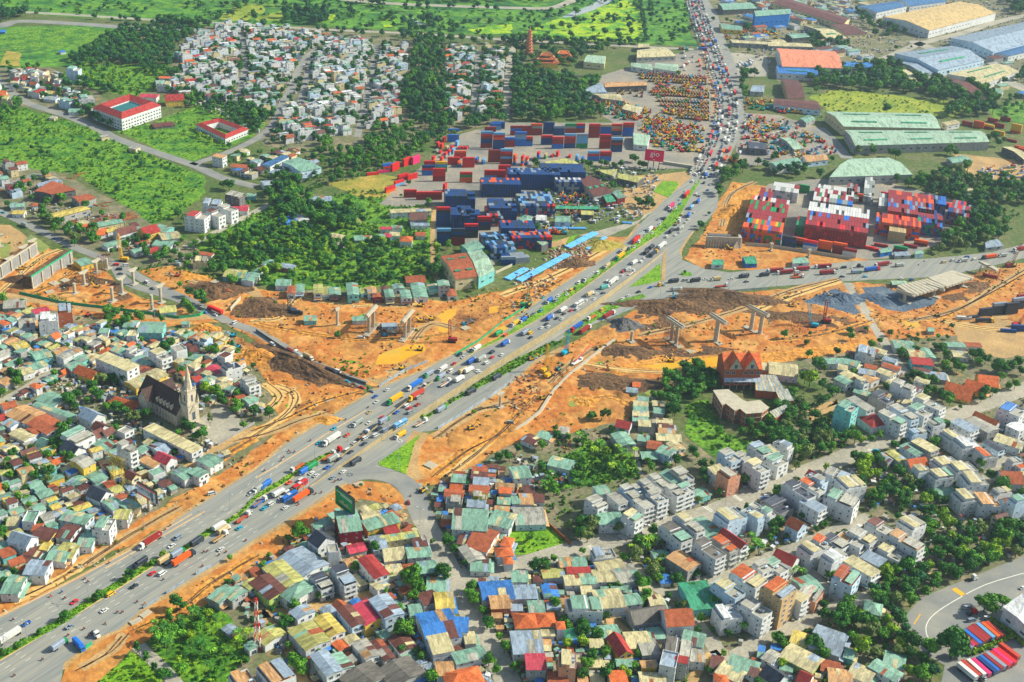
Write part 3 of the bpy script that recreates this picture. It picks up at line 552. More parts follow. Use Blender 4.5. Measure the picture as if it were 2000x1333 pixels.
def gen_house(L, W, h, kd, rc, wc, rz, far=0, seed=0):
    r=random.Random(seed);out=[];rm, wm='roof_'+rc, 'wall_'+wc
    def vis(nx, ny):                         # does this face look towards the photographer's side
        return (nx*math.sin(rz)+ny*math.cos(rz)) < .15
    st=max(1, int(round(h/3.4)));fl=h/st
    bw=h
    if kd in 'MGCH': rise={'M': .09, 'G': .36, 'C': .12, 'H': .30}[kd]*min(W, L if kd == 'H' else W);bw=h - rise*.5
    elif kd == 'N': rise=.16*W;bw=h - rise*.5
    elif kd == 'B': rise=.25;bw=h-.1
    b=MB()
    if kd == 'F':
        b.box(-L/2, L/2, -W/2, W/2,0, h, wm);out.append(('wall', b, None))
        ph=r.choice((.5,.8,1.0));t=.18;p=MB()
        p.box(-L/2, L/2, -W/2, -W/2+t, h, h+ph, wm);p.box(-L/2, L/2, W/2-t, W/2, h, h+ph, wm);p.box(-L/2, -L/2+t, -W/2+t, W/2-t, h, h+ph, wm);p.box(L/2-t, L/2, -W/2+t, W/2-t, h, h+ph*.8, wm)
        out.append(('parapet', p, None))
        q=MB();q.box(-L/2+t+.02, L/2-t-.02, -W/2+t+.02, W/2-t-.02, h+.01, h+.12, 'roof_'+(rc if rc not in 'tclusyorb' or L < 8 else 'g'));out.append(('roof', q, None))
        if L > 8:
            a=r.uniform(.28,.5);x0=-L/2+.6+r.uniform(0, L*.12);x1=x0+L*a;hh=r.uniform(2.2,3.);q=MB();q.box(x0, x1, -W/2+.3, W/2-.3, h+.12, h+hh, wm);out.append(('stair_tower', q, None))
            q=MB();z=h+hh;q.hexa([(x0-.3, -W/2+.1, z+.01), (x1+.9, -W/2+.1, z-.2), (x1+.9, W/2-.1, z-.2), (x0-.3, W/2-.1, z+.01)], [(x0-.3, -W/2+.1, z+.2), (x1+.9, -W/2+.1, z-.05), (x1+.9, W/2-.1, z-.05), (x0-.3, W/2-.1, z+.2)], rm);out.append(('sheet_roof', q, None))
            if r.random() < .5:
                x2=min(L/2-.6, x1+1.6+r.uniform(0,1));x3=L/2-.5;z=h+2.1
                if x3-x2 > 1.5:
                    q=MB();q.hexa([(x2, -W/2+.3, z), (x3, -W/2+.3, z-.3), (x3, W/2-.4, z-.3), (x2, W/2-.4, z)], [(x2, -W/2+.3, z+.12), (x3, -W/2+.3, z-.18), (x3, W/2-.4, z-.18), (x2, W/2-.4, z+.12)], 'roof_'+r.choice('tcsgg'+rc))
                    for sy in (-W/2+.5, W/2-.6): q.box(x3-.3, x3-.2, sy-.05, sy+.05, h+.12, z-.28, 'steel')
                    out.append(('terrace_canopy', q, None))
            elif not far:
                for k in range(r.randint(1,2)):
                    tm=tank_mesh(r.choice(('steel', 'steel', 'wall_b')));out.append(('water_tank', tm, (r.uniform(x1+1.4, max(x1+1.5, L/2-1.5)), r.uniform(-W*.2, W*.2), h+.12, r.choice((0.,1.57)))))
    else:
        b.box(-L/2, L/2, -W/2, W/2,0, bw - (.0 if kd in 'MGCN' else .02), wm)
        ov=.45;th=.16;z=bw
        if kd in 'MG':
            b.prism([(-W/2, z), (W/2, z),(0, z+rise)], -L/2, L/2, wm)
            for s_ in (-1,1):
                q=MB();e=z-ov*rise/(W/2)
                A=[(-L/2-ov, s_*(W/2+ov), e+.02), (L/2+ov, s_*(W/2+ov), e+.02), (L/2+ov,0, z+rise+.02), (-L/2-ov,0, z+rise+.02)]
                if s_ > 0: A=[A[1], A[0], A[3], A[2]]
                q.hexa(A, [(x, y, zz+th) for x, y, zz in A], rm);out.append(('roof', q, None))
                if kd == 'M' and L > 7 and rc in 'tcgsyulbn' and r.random() < .55:   # a replaced sheet strip of another tint
                    x0=r.uniform(-L/2, L*.25);x1=x0+r.uniform(1.5, L*.35);q=MB();y1=W/2+ov-.1;z1=z-(ov-.1)*rise/(W/2)
                    A=[(x0, s_*y1, z1+th+.03), (x1, s_*y1, z1+th+.03), (x1, s_*.1, z+rise*(1-.2/W)+th+.03), (x0, s_*.1, z+rise*(1-.2/W)+th+.03)]
                    if s_ > 0: A=[A[1], A[0], A[3], A[2]]
                    q.hexa(A, [(x, y, zz+.05) for x, y, zz in A], 'roof_'+r.choice('tcgsbqnc'));out.append(('roof_sheet', q, None))
        elif kd == 'C':
            N_=6;top=[(-W/2-.4+(W+.8)*i/N_, z+rise*math.sin(math.pi*i/N_)+.05) for i in range(N_+1)]
            q=MB();q.prism([(-W/2-.4, z-.1)]+[(W/2+.4, z-.1)]+top[::-1][1:-1] if False else [(W/2+.4, z-.05), (W/2+.4, z+.05)]+top[::-1][1:-1]+[(-W/2-.4, z+.05), (-W/2-.4, z-.05)], -L/2-.4, L/2+.4, rm);out.append(('roof', q, None))
        elif kd == 'N':
            b.prism([(-W/2, z), (W/2, z), (W/2, z+rise)], -L/2, L/2, wm)
            q=MB();A=[(-L/2-ov, -W/2-ov, z+.02-.07), (L/2+ov, -W/2-ov, z+.02-.07), (L/2+ov, W/2+ov, z+rise+.09), (-L/2-ov, W/2+ov, z+rise+.09)]
            q.hexa(A, [(x, y, zz+th) for x, y, zz in A], rm);out.append(('roof', q, None))
        elif kd == 'H':
            q=MB();rr=max(0, L-W)/2;x, y=L/2+ov, W/2+ov;n=[(-x, -y, z), (x, -y, z), (x, y, z), (-x, y, z)];t1, t2=(-rr-.01,0, z+rise), (rr+.01,0, z+rise)
            q.face([n[0], n[1], t2, t1], rm);q.face([n[2], n[3], t1, t2], rm);q.face([n[1], n[2], t2], rm);q.face([n[3], n[0], t1], rm);q.face(n[::-1], rm);out.append(('roof', q, None))
        elif kd == 'B':
            q=MB();q.hexa([(-L/2-.3, -W/2-.3, bw-.02), (L/2+.3, -W/2-.3, bw-.02), (L/2+.3, W/2+.3, bw+.2), (-L/2-.3, W/2+.3, bw+.2)], [(-L/2-.3, -W/2-.3, bw+.15), (L/2+.3, -W/2-.3, bw+.15), (L/2+.3, W/2+.3, bw+.4), (-L/2-.3, W/2+.3, bw+.4)], rm);out.append(('roof', q, None))
        out.insert(0, ('wall', b, None))
    # front: door, balconies, windows
    if far < 2:
        top=h if kd == 'F' else bw
        if vis(1,0) or far == 0:
            ww=max(1.2, min(3.4, W*.55))
            for s_ in range(st):
                z0=s_*fl
                if s_ == 0: out.append(('door', window_mesh(min(ww,3.), min(2.6, fl-.5), True), (L/2+.01,0,.05,0.)))
                elif z0+2.2 < top+.2:
                    nb=2 if W > 7.5 else 1
                    for k in range(nb): out.append(('window', window_mesh(ww if nb == 1 else ww*.6,1.8), (L/2+.01, (k-.5*(nb-1))*W*.45, z0+.55,0.)))
                    if W < 10 and h > 6.5 and not far:
                        q=MB();q.box(L/2+.1, L/2+1.15, -W/2+.1, W/2-.1, z0-.02, z0+.12, wm);q.box(L/2+1.05, L/2+1.15, -W/2+.1, W/2-.1, z0+.12, z0+.85, r.choice((wm, 'frame', 'wall_w')));out.append(('balcony', q, None))
            if h < 7.5 and kd != 'F' and not far and r.random() < .6:
                q=MB();q.hexa([(L/2, -W/2+.1,2.75), (L/2+2.2, -W/2+.1,2.35), (L/2+2.2, W/2-.1,2.35), (L/2, W/2-.1,2.75)], [(L/2, -W/2+.1,2.87), (L/2+2.2, -W/2+.1,2.47), (L/2+2.2, W/2-.1,2.47), (L/2, W/2-.1,2.87)], 'roof_'+r.choice('tcsbun'));out.append(('awning', q, None))
        side_n={0: 1,1: 1}.get(far,1)
        for s_ in (-1,1):
            if not vis(0, s_): continue
            n=max(0, int(L/4.5)) if (W > 8 or kd in 'HG' or r.random() < .45) else (1 if r.random() < .4 else 0)
            for k in range(n):
                for f_ in range(st):
                    z0=f_*fl+.9
                    if z0+1.3 < top and r.random() < .85: out.append(('window', window_mesh(1.1,1.2), (-L/2+(k+.5)*L/n, s_*(W/2+.01), z0, s_*math.pi/2)))
        if vis(-1,0) and far == 0:
            for f_ in range(st):
                if f_*fl+2.2 < top: out.append(('window', window_mesh(1.1,1.2), (-L/2-.01, r.uniform(-.2,.2)*W, f_*fl+.9, math.pi)))
    return out
FAR_MB=MB()
HOUSES=[]
def hs_add(x, y, rz, L, W, h, kd, rc, wc, name=None, desc=None, cat=None, prio=0., place=None, mk_=True):
    ca, sa=math.cos(rz), math.sin(rz)
    poly=[(x+ca*a-sa*b, y+sa*a+ca*b) for a, b in ((-L/2-.3, -W/2-.3), (L/2+.3, -W/2-.3), (L/2+.3, W/2+.3), (-L/2-.3, W/2+.3))]
    if mk_: mark(poly,2)
    HOUSES.append(dict(x=x, y=y, rz=rz, L=L, W=W, h=h, kd=kd, rc=rc, wc=wc, name=name, desc=desc, cat=cat, prio=prio, place=place))
def HL(t, s):
    for ln in s.replace('\n', ';').split(';'):
        q=ln.split()
        if len(q) < 7: continue
        x1, y1, x2, y2, w_, h=map(float, q[:6]);K=q[6];h0=h + (1.5 if K[0] == 'F' else 0)
        a=P(*T(t, x1, y1), h0);b=P(*T(t, x2, y2), h0);L=max(math.dist(a, b), w_*.55,4.);rz=math.atan2(b[1]-a[1], b[0]-a[0])
        wl_=K[2]
        if K[0] in 'FB': wl_={'g': random.choice('wwwg'), 'b': random.choice('wwb')}.get(K[2], K[2])
        HQ.append([(a[0]+b[0])/2, (a[1]+b[1])/2, rz, L, w_*.95, h, K[0], K[1], wl_])
HQ=[]
def HL_flush():
    A=np.array([[q[0], q[1], q[2], q[3]] for q in HQ])
    O_=sorted(range(len(HQ)), key=lambda i: -HQ[i][3]*HQ[i][4])
    for i in O_:
        q=HQ[i]                            # neighbours share the lie of their street
        d2=(A[:,0]-q[0])**2+(A[:,1]-q[1])**2;w_=np.exp(-d2/45**2)*A[:,3]**1.5;c=(w_*np.exp(4j*A[:,2])).sum();th=np.angle(c)/4
        k=round((q[2]-th)/(math.pi/2));sn=th+k*math.pi/2;strength=min(1., abs(c)/w_.sum()*1.5)*(.9 if q[3] < 18 else .5);q[2] += (sn-q[2])*strength
        x, y, rz, L, w_, h, kd, rc, wc=q;ca, sa=math.cos(rz), math.sin(rz)
        xs=np.array([x+ca*u-sa*v for u in (-.34*L,0,.34*L) for v in (-.3*w_,.3*w_)]);ys=np.array([y+sa*u+ca*v for u in (-.34*L,0,.34*L) for v in (-.3*w_,.3*w_)])
        if (occ_at(xs, ys) == 2).sum() >= 3: continue
        hs_add(x, y, rz, L, w_, h, kd, rc, wc)
def FILL(s, ax, W, L, hr, kinds, roofs, walls, cover=.93, street=5, tile=None, seed=1):
    r=random.Random(seed);poly=WP(PXS(s));A, B=[P(*q) for q in PXS(ax)]
    rz=math.atan2(B[1]-A[1], B[0]-A[0]);ca, sa=math.cos(rz), math.sin(rz)
    U=[p[0]*ca+p[1]*sa for p in poly];V=[-p[0]*sa+p[1]*ca for p in poly];u=min(U);row=0
    PA=[p[0] for p in poly], [p[1] for p in poly]
    while u < max(U):
        Lr=r.uniform(*L);v=min(V)+r.uniform(0,3);flip=row % 2
        while v < max(V):
            w_=r.uniform(*W);Lh=min(Lr, Lr*r.uniform(.72,1.02));uc=u+Lr/2+(Lr-Lh)/2*(1 if flip else -1);vc=v+w_/2
            for shrink in (1.,.72):
                l2, w2=Lh*shrink, w_*(1 if shrink == 1 else .85)
                gu, gv=np.meshgrid(np.linspace(-.5,.5,5)*l2, np.linspace(-.48,.48,3)*w2);X=((uc+gu)*ca-(vc+gv)*sa).ravel();Y=((uc+gu)*sa+(vc+gv)*ca).ravel()
                if pip(X, Y, poly).all() and (occ_at(X, Y) == 0).all():
                    if r.random() < cover:
                        kd=r.choice(kinds);h=r.choice(hr)*r.uniform(.9,1.08)
                        if kd in 'MNGC' : h=min(h,7.5)
                        ro=r.choice(roofs)
                        if kd in 'GH' and ro in 'tcgswl': ro=r.choice('orbq')
                        hs_add(uc*ca-vc*sa, uc*sa+vc*ca, rz+(math.pi if flip else 0)+r.uniform(-.02,.02), l2-.25, w2-.12, h, kd, ro, r.choice(walls), prio=-1)
                    break
            v += w_
        u += Lr + (street if flip else .8);row += 1
def QUAD(t, s, h, rc, wc, name='warehouse', desc=None, cat='warehouse', rise=.10, strips=0, kd='M', place=None):
    q=[float(v) for v in s.split()];pts=[P(*T(t, q[2*i], q[2*i+1]), h) for i in range(4)]
    cx=sum(p[0] for p in pts)/4;cy=sum(p[1] for p in pts)/4;mark(pts,2)
    rt=root(name, cx, cy);l=[(p[0]-cx, p[1]-cy) for p in pts];A, B, C, D=l
    b=MB();b.hexa([(x, y,0) for x, y in (D, C, B, A)], [(x, y, h-.1) for x, y in (D, C, B, A)], 'wall_'+wc)
    m1=((A[0]+D[0])/2, (A[1]+D[1])/2);m2=((B[0]+C[0])/2, (B[1]+C[1])/2);wd=math.dist(A, D);rs=wd*rise*.5 if kd == 'M' else .3
    b.face([(A[0], A[1], h-.1), (m1[0], m1[1], h+rs-.1), (D[0], D[1], h-.1)][::-1], 'wall_'+wc);b.face([(B[0], B[1], h-.1), (C[0], C[1], h-.1), (m2[0], m2[1], h+rs-.1)][::-1], 'wall_'+wc)
    mk('wall', b, rt)
    def lerp(a, b_, t_): return tuple(a[i]+(b_[i]-a[i])*t_ for i in range(len(a)))
    def e(p, q_, k): return (p[0]+(p[0]-q_[0])*k, p[1]+(p[1]-q_[1])*k)
    k=.6/max(6, wd/2)
    for a0, a1, fl_ in ((D, C,1), (A, B,0)):
        a0=e(a0, m1, k);a1=e(a1, m2, k);Aq=[(*a0, h-.05), (*a1, h-.05), (*m2, h+rs+.02), (*m1, h+rs+.02)]
        if not fl_: Aq=[Aq[1], Aq[0], Aq[3], Aq[2]]
        r_=MB();r_.hexa(Aq, [(x, y, z+.2) for x, y, z in Aq], 'roof_'+rc);mk('roof', r_, rt)
        for j in range(strips):
            t0=(j+.25)/strips;t1=t0+.5/strips;P0=lerp((*a0, h), (*a1, h), t0);P1=lerp((*a0, h), (*a1, h), t1);M0=lerp((*m1, h+rs), (*m2, h+rs), t0);M1=lerp((*m1, h+rs), (*m2, h+rs), t1)
            c0, c1_, c2_, c3_=lerp(P0, M0,.45), lerp(P1, M1,.45), lerp(P1, M1,.55), lerp(P0, M0,.55);g=MB();cc=[c0, c1_, c2_, c3_]
            if not fl_: cc=[c1_, c0, c3_, c2_]
            g.hexa([(x, y, z+.2) for x, y, z in cc], [(x, y, z+1.0) for x, y, z in cc], 'roof_G');mk('ridge_vent', g, rt)
    # doors and bay posts along the walls that face the camera
    for p, q_ in ((D, C), (A, D)):
        n=int(math.dist(p, q_)/9)
        for j in range(min(n,14)):
            t_=(j+.5)/n;x, y=lerp(p, q_, t_);an=math.atan2(q_[1]-p[1], q_[0]-p[0]);g=MB();g.box(-1.6,1.6,-.12,.05, h*.45, h*.45+1.2, 'glass');
            mk('window', g, rt, (x, y,0), an)
    thing(rt, desc or '%s %s with a %s metal roof' % ('large', name.replace('_', ' '), ROOFN[rc]), cat, 'warehouses and sheds', place=place, px=Qp(cx, cy, h));return rt
# ---------------------------------------------------------------- large sheds and warehouses (roof corners read off the photograph)
for t, s, h, rc, wc, st, ds in (
 ('d0', '450 875 1275 890 1350 1005 590 990',11, 'T', 'c',2, 'long pale green warehouse roof, rear bay with signs on its end'),
 ('d0', '600 1020 1660 1025 1730 1110 680 1140',10, 'T', 'g',3, 'long pale green warehouse roof, front bay with raised vents'),
 ('d0', '65 380 525 405 585 535 110 520',12, 'S', 'w',0, 'large salmon-roofed warehouse'),
 ('d0', '65 510 370 528 395 590 75 572',8, 'u', 'w',1, 'bright blue metal shed below the salmon warehouse'),
 ('d0', '590 485 810 490 825 530 592 520',8, 'u', 'w',1, 'bright blue metal shed right of the salmon warehouse'),
 ('d0', '900 135 1500 15 1780 105 1260 240',12, 'A', 'w',0, 'huge sand-coloured warehouse roof'),
 ('d0', '700 55 990 12 1085 50 850 100',10, 'B', 'w',0, 'steel blue warehouse roof, left of a pair'),
 ('d0', '1000 -5 1390 -30 1390 15 1110 50',10, 'B', 'w',0, 'steel blue warehouse roof, right of a pair'),
 ('d0', '990 420 1440 360 1690 470 1330 550',10, 's', 'b',1, 'wide blue-grey warehouse roof with long ridge vent'),
 ('d0', '1400 580 1780 500 1960 560 1680 660',9, 'c', 'w',1, 'cream warehouse roof near the tiled sheds'),
 ('d0', '1430 300 2050 165 2050 330 1760 410',11, 's', 'b',0, 'huge blue-grey warehouse at the right edge'),
 ('d0', '1770 418 2050 345 2050 400 1880 440',9, 'B', 'w',0, 'blue curved-roof annexe at the right edge'),
 ('d0', '170 -5 640 150 590 195 20 20',8, 'b', 'c',0, 'very long brown tiled factory roof'),
 ('d0', '490 200 570 180 775 265 600 275',7, 'b', 'c',0, 'brown factory roof, lower end of the long one'),
 ('d0', '280 200 400 215 620 300 470 312',7, 'c', 'g',1, 'cream open shed beside the brown factory roof'),
 ('d0', '140 268 290 262 330 290 190 302',6, 't', 'k',0, 'green open-sided shed over orange machines'),
 ('d0', '105 620 235 630 290 765 155 770',7, 'b', 'n',0, 'brown shed with pale edges below the blue sheds'),
 ('d0', '45 772 390 795 410 862 50 818',7, 'b', 'b',0, 'brown workshop roof with two white sheets'),
 ('d0', '20 1270 230 1232 270 1285 70 1312',7, 't', 'w',0, 'green shed at the foot of the truck yard'),
 ('d0', '265 1220 450 1207 470 1250 300 1268',6, 'n', 'b',0, 'tan shed at the foot of the truck yard'),
 ('d0', '1355 960 1470 940 1500 965 1400 985',6, 'c', 'w',0, 'small cream shed behind the orange containers'),
 ('d0', '1830 1150 1900 1150 2060 1240 2000 1250',6, 'c', 'k',0, 'long cream open shed at the right edge'),
 ('d0', '1040 545 1080 545 1170 640 1110 640',7, 'c', 'w',0, 'narrow cream shed with white water tank'),
 ('d0', '985 480 1060 470 1310 560 1230 590',6, 's', 'g',0, 'long low grey factory row'),
 ('d0', '1290 600 1400 610 1720 740 1640 760',6, 'b', 'c',0, 'long brown tiled sheds behind the trees'),
 ('d0', '0 330 330 345 350 370 0 360',6, 'c', 'g',0, 'long low cream factory roof'),
 ('d0', '1690 690 1790 690 1840 720 1770 745',6, 't', 'w',0, 'pale green small shed beside the nursery field'),
 ('d0', '635 1245 945 1235 1130 1365 480 1385',9, 'T', 'g',0, 'big pale green hall with a cream end'),
 ('d0', '1395 1240 1520 1215 1600 1255 1440 1275',5, 't', 'g',0, 'green shed beside stacked blue crates'),
 ('d0', '90 1075 170 1080 285 1160 200 1170',5, 'T', 'g',0, 'slim pale green shed among red trucks'),
 ('d0', '250 930 320 900 370 930 300 965',5, 't', 'g',0, 'small green hut beside red machines'),
 ('c0', '1610 32 1860 22 1910 68 1650 80',8, 't', 'k',0, 'green-roofed hall at the top beside the highway'),
 ('c0', '1890 88 2180 72 2170 110 1900 130',20, 't', 'u',0, 'tall block wrapped in blue netting'),
 ('c0', '1620 185 1800 207 1800 240 1640 228',6, 't', 'y',0, 'pale green canopy over orange machines'),
 ('c0', '1700 312 2000 332 2000 350 1720 334',6, 'c', 'g',0, 'long cream covered walkway'),
 ('c0', '975 395 1190 372 1280 440 975 452',7, 'c', 'g',0, 'cream roofs of the workshop at the grass edge'),
 ('c0', '985 345 1070 345 1075 370 985 375',6, 'c', 'k',0, 'small cream roof at the field corner'),
 ('c0', '930 492 1090 505 1100 550 930 520',6, 'T', 'w',0, 'pale green shed left of its twin'),
 ('c0', '1120 495 1300 508 1290 562 1110 535',7, 'T', 'w',0, 'pale green shed facing the highway lorry park'),
 ('c0', '590 432 733 442 722 500 560 485',8, 'T', 'c',0, 'pale green barn beside the temple woods'),
 ('c0', '720 645 1050 640 1055 668 725 682',7, 'n', 'k',0, 'long tan open shed over yellow machines'),
 ('c0', '575 695 690 650 740 720 575 730',7, 's', 'b',0, 'grey gabled shed at the machinery yard corner'),
 ('c0', '625 735 845 740 870 790 700 770',6, 'c', 'g',0, 'cream roof behind the yellow machines'),
 ('c0', '890 815 1020 845 970 880 860 852',6, 'c', 'g',0, 'cream shed inside the machinery yard'),
 ('c0', '945 1040 1080 1060 1060 1140 950 1130',6, 'T', 'w',0, 'pale green site office by the containers'),
 ('c0', '1880 670 1975 672 1965 720 1860 715',6, 's', 'g',0, 'grey roof beside the highway trees'),
 ('c0', '1840 1110 1990 1120 1990 1170 1850 1160',7, 'k', 'k',0, 'dark open steel frame workshop'),
 ('c1', '430 20 540 18 790 170 640 205',7, 'b', 'g',3, 'long rusty brown factory roof beside the containers'),
 ('c1', '700 192 760 180 812 240 740 252',5, 'G', 'r',0, 'bright green roof at the end of the brown factory'),
 ('c1', '775 175 830 155 885 210 825 222',6, 't', 'r',0, 'green gabled roof with dark red walls'),
 ('c1', '825 25 1030 58 980 95 825 60',6, 'l', 'k',0, 'straw-yellow fuel station canopy'),
 ('c1', '650 0 820 -5 790 42 720 25',6, 'l', 'g',0, 'straw-yellow roof behind the station canopy'),
 ('c0', '250 1270 420 1240 560 1310 400 1370',7, 'l', 'c',0, 'brown and cream barn roof beside the container rows'),
 ('c1', '340 360 458 360 455 402 335 402',5, 't', 'b',0, 'green shed beside yellow loaders'),
 ('c1', '50 382 100 348 155 370 112 432',6, 't', 'b',0, 'green gabled shed under the container stacks'),
 ('c1', '120 520 190 500 282 568 232 588',6, 'T', 'k',0, 'long pale green open shed by the blue pipes'),
 ('c1', '190 350 270 355 272 392 185 388',4, 'w', 'w',0, 'white curved-roof shed'),
 ('c1', '540 315 640 320 636 350 540 345',5, 'l', 'k',0, 'straw-coloured shed roof among loaders'),
 ('c1', '300 280 680 285 680 305 305 300',3, 'G', 'k',0, 'long green netted storage strip'),
 ('c1', '1570 700 1650 700 1655 738 1558 738',4, 'G', 'w',0, 'green site hut on the dirt, left one'),
 ('c1', '1800 678 1900 675 1915 728 1825 730',4, 'G', 'u',0, 'green site hut with blue walls'),
 ('d1', '195 690 290 680 326 722 190 728',4, 't', 'w',0, 'pale green site office on the dirt'),
 ('d1', '865 620 950 602 972 632 880 648',4, 't', 'u',0, 'pale hut with blue walls at the yard gate'),
 ('d1', '1150 630 1210 625 1215 650 1150 655',4, 't', 'b',0, 'small turquoise hut by the yard fence'),
 ('d1', '985 640 1090 635 1115 665 990 670',3, 's', 'g',0, 'low grey guard shelter at the yard gate'),
 ('d1', '1430 88 1500 85 1610 150 1550 162',5, 'c', 'g',0, 'cream shed in the trees'),
 ('d1', '1690 560 1790 540 1840 590 1700 605',4, 's', 'g',0, 'silver shed beside the right road'),
 ('d1', '960 865 1070 865 1100 890 970 895',3, 'T', 'k',0, 'pale green shelter behind the bridge slab'),
 ('d1', '1240 1230 1300 1230 1300 1260 1250 1260',3, 't', 'g',0, 'tiny shed'),
 ('b1', '1650 640 1765 625 1865 780 1740 840',10, 'T', 't',0, 'pale green half of the big warehouse above the dirt'),
 ('b1', '1440 675 1640 645 1735 825 1560 850',10, 'q', 'c',2, 'orange rusty roof of the big warehouse above the dirt'),
 ('b1', '1605 590 1715 545 1785 600 1660 640',8, 't', 't',0, 'green annexe behind the rusty warehouse'),
 ('b0', '40 1290 210 1212 262 1225 110 1302',6, 'B', 'w',0, 'blue and green long shed roof'),
 ('b0', '200 1270 330 1232 510 1312 345 1345',7, 't', 'b',0, 'large green shed beside the pond wood'),
 ('a1', '270 165 410 85 590 150 400 190',8, 'q', 'k',0, 'rusty orange sawmill shed, main hall'),
 ('a1', '560 210 680 185 750 215 620 255',6, 'q', 'g',0, 'rusty orange sawmill shed, right side'),
 ('a1', '350 350 640 280 705 300 430 375',6, 'y', 'g',0, 'yellow curved-roof timber store'),
 ('a1', '280 110 440 65 490 85 300 130',5, 's', 'g',0, 'silver roof behind the sawmill'),
 ('d3', '1840 750 1990 640 2100 700 2060 940',10, 'w', 'w',0, 'large white canopy at the lorry park edge')):
    QUAD(t, s, h, rc, wc, 'warehouse' if h > 7 else 'metal_shed', ds, 'warehouse' if h > 7 else 'shed', strips=st)
HUT=[]
# individually placed houses: x1 y1 x2 y2 (roof line) width height roofkind+roof+wall
HL('a2', '''790 110 1040 215 11 13 Bcw;1160 665 1540 858 9 7 Bcw;1010 335 1270 238 14 6 Mcy;850 455 1080 490 12 5 How;115 535 280 595 17 6 Mnw;290 600 440 690 16 6 Mqw;400 560 530 620 11 6 Mqw;265 495 590 585 5 5 Mtw;345 420 475 480 14 5 Mtw
250 352 305 340 8 6 How;600 215 770 250 10 6 Goy;255 110 390 95 13 7 Mtt;420 88 530 60 9 6 Mnn;470 130 610 55 8 7 Mgw;105 45 205 15 12 6 Myw;150 235 240 215 12 5 Mcw;220 200 340 160 13 5 Mtw;270 240 370 225 11 4 Mbw;690 530 740 600 11 10 Gsw
760 640 810 680 9 7 Gbw;720 720 800 700 9 6 Gbw;810 720 870 680 7 6 Gbw;550 700 660 770 15 8 Ftw;510 800 620 850 10 7 Gkw;940 680 1020 690 8 6 Fgw;950 790 1035 860 6 13 Fgw;770 830 850 780 12 4 Mtg;1160 770 1210 790 10 4 Mcw;1100 830 1160 850 10 4 Mtw
1200 840 1290 820 14 5 Msw;1240 880 1340 930 9 7 Gpw;1110 920 1250 960 8 5 Mnw;590 950 700 920 14 9 Mgy;560 1080 650 1110 12 4 Mtw;600 1140 680 1130 7 4 Mbw;700 1080 800 1040 12 4 Mtw;1380 1050 1480 1010 13 6 Mtw;1590 960 1680 900 13 6 Mtw;1500 1010 1600 1040 8 7 Mtw
1000 1020 1060 1060 7 8 Gbc;720 1150 830 1200 11 8 Gkw;600 1270 690 1300 10 9 Fkw;830 1280 930 1250 12 6 Mtw;960 1300 1050 1260 12 6 Mtc;1350 50 1440 40 11 10 Fgw;1210 60 1290 130 9 10 Fcb;1480 60 1540 60 10 4 Mbw;1740 50 1830 70 10 5 Mcw;1640 200 1740 240 9 5 Mpw;1600 240 1690 220 10 5 Mtg
1740 210 1870 180 9 8 Fkw;1920 280 1990 340 9 9 Fgg;1740 370 1810 340 10 5 Mcb;1650 360 1800 340 9 5 Mcw;1920 470 1990 440 9 5 Mtw;1840 440 1900 420 10 4 Mqr;1950 370 1990 365 7 5 Mrw;1100 200 1170 240 9 5 Mbw;1060 130 1180 170 11 5 Mtb;700 110 760 140 9 5 Mcw
800 60 880 80 10 4 How;900 50 980 80 10 5 Mtw;1000 60 1090 80 9 5 Fgw;620 120 680 150 10 5 Mtt;520 200 640 180 11 5 Mtw;60 620 130 650 10 5 Msw;120 700 230 760 9 5 Mcw;230 700 300 690 10 5 Mqb;310 780 390 800 12 4 Gtw;20 850 120 830 11 4 Mcw''')
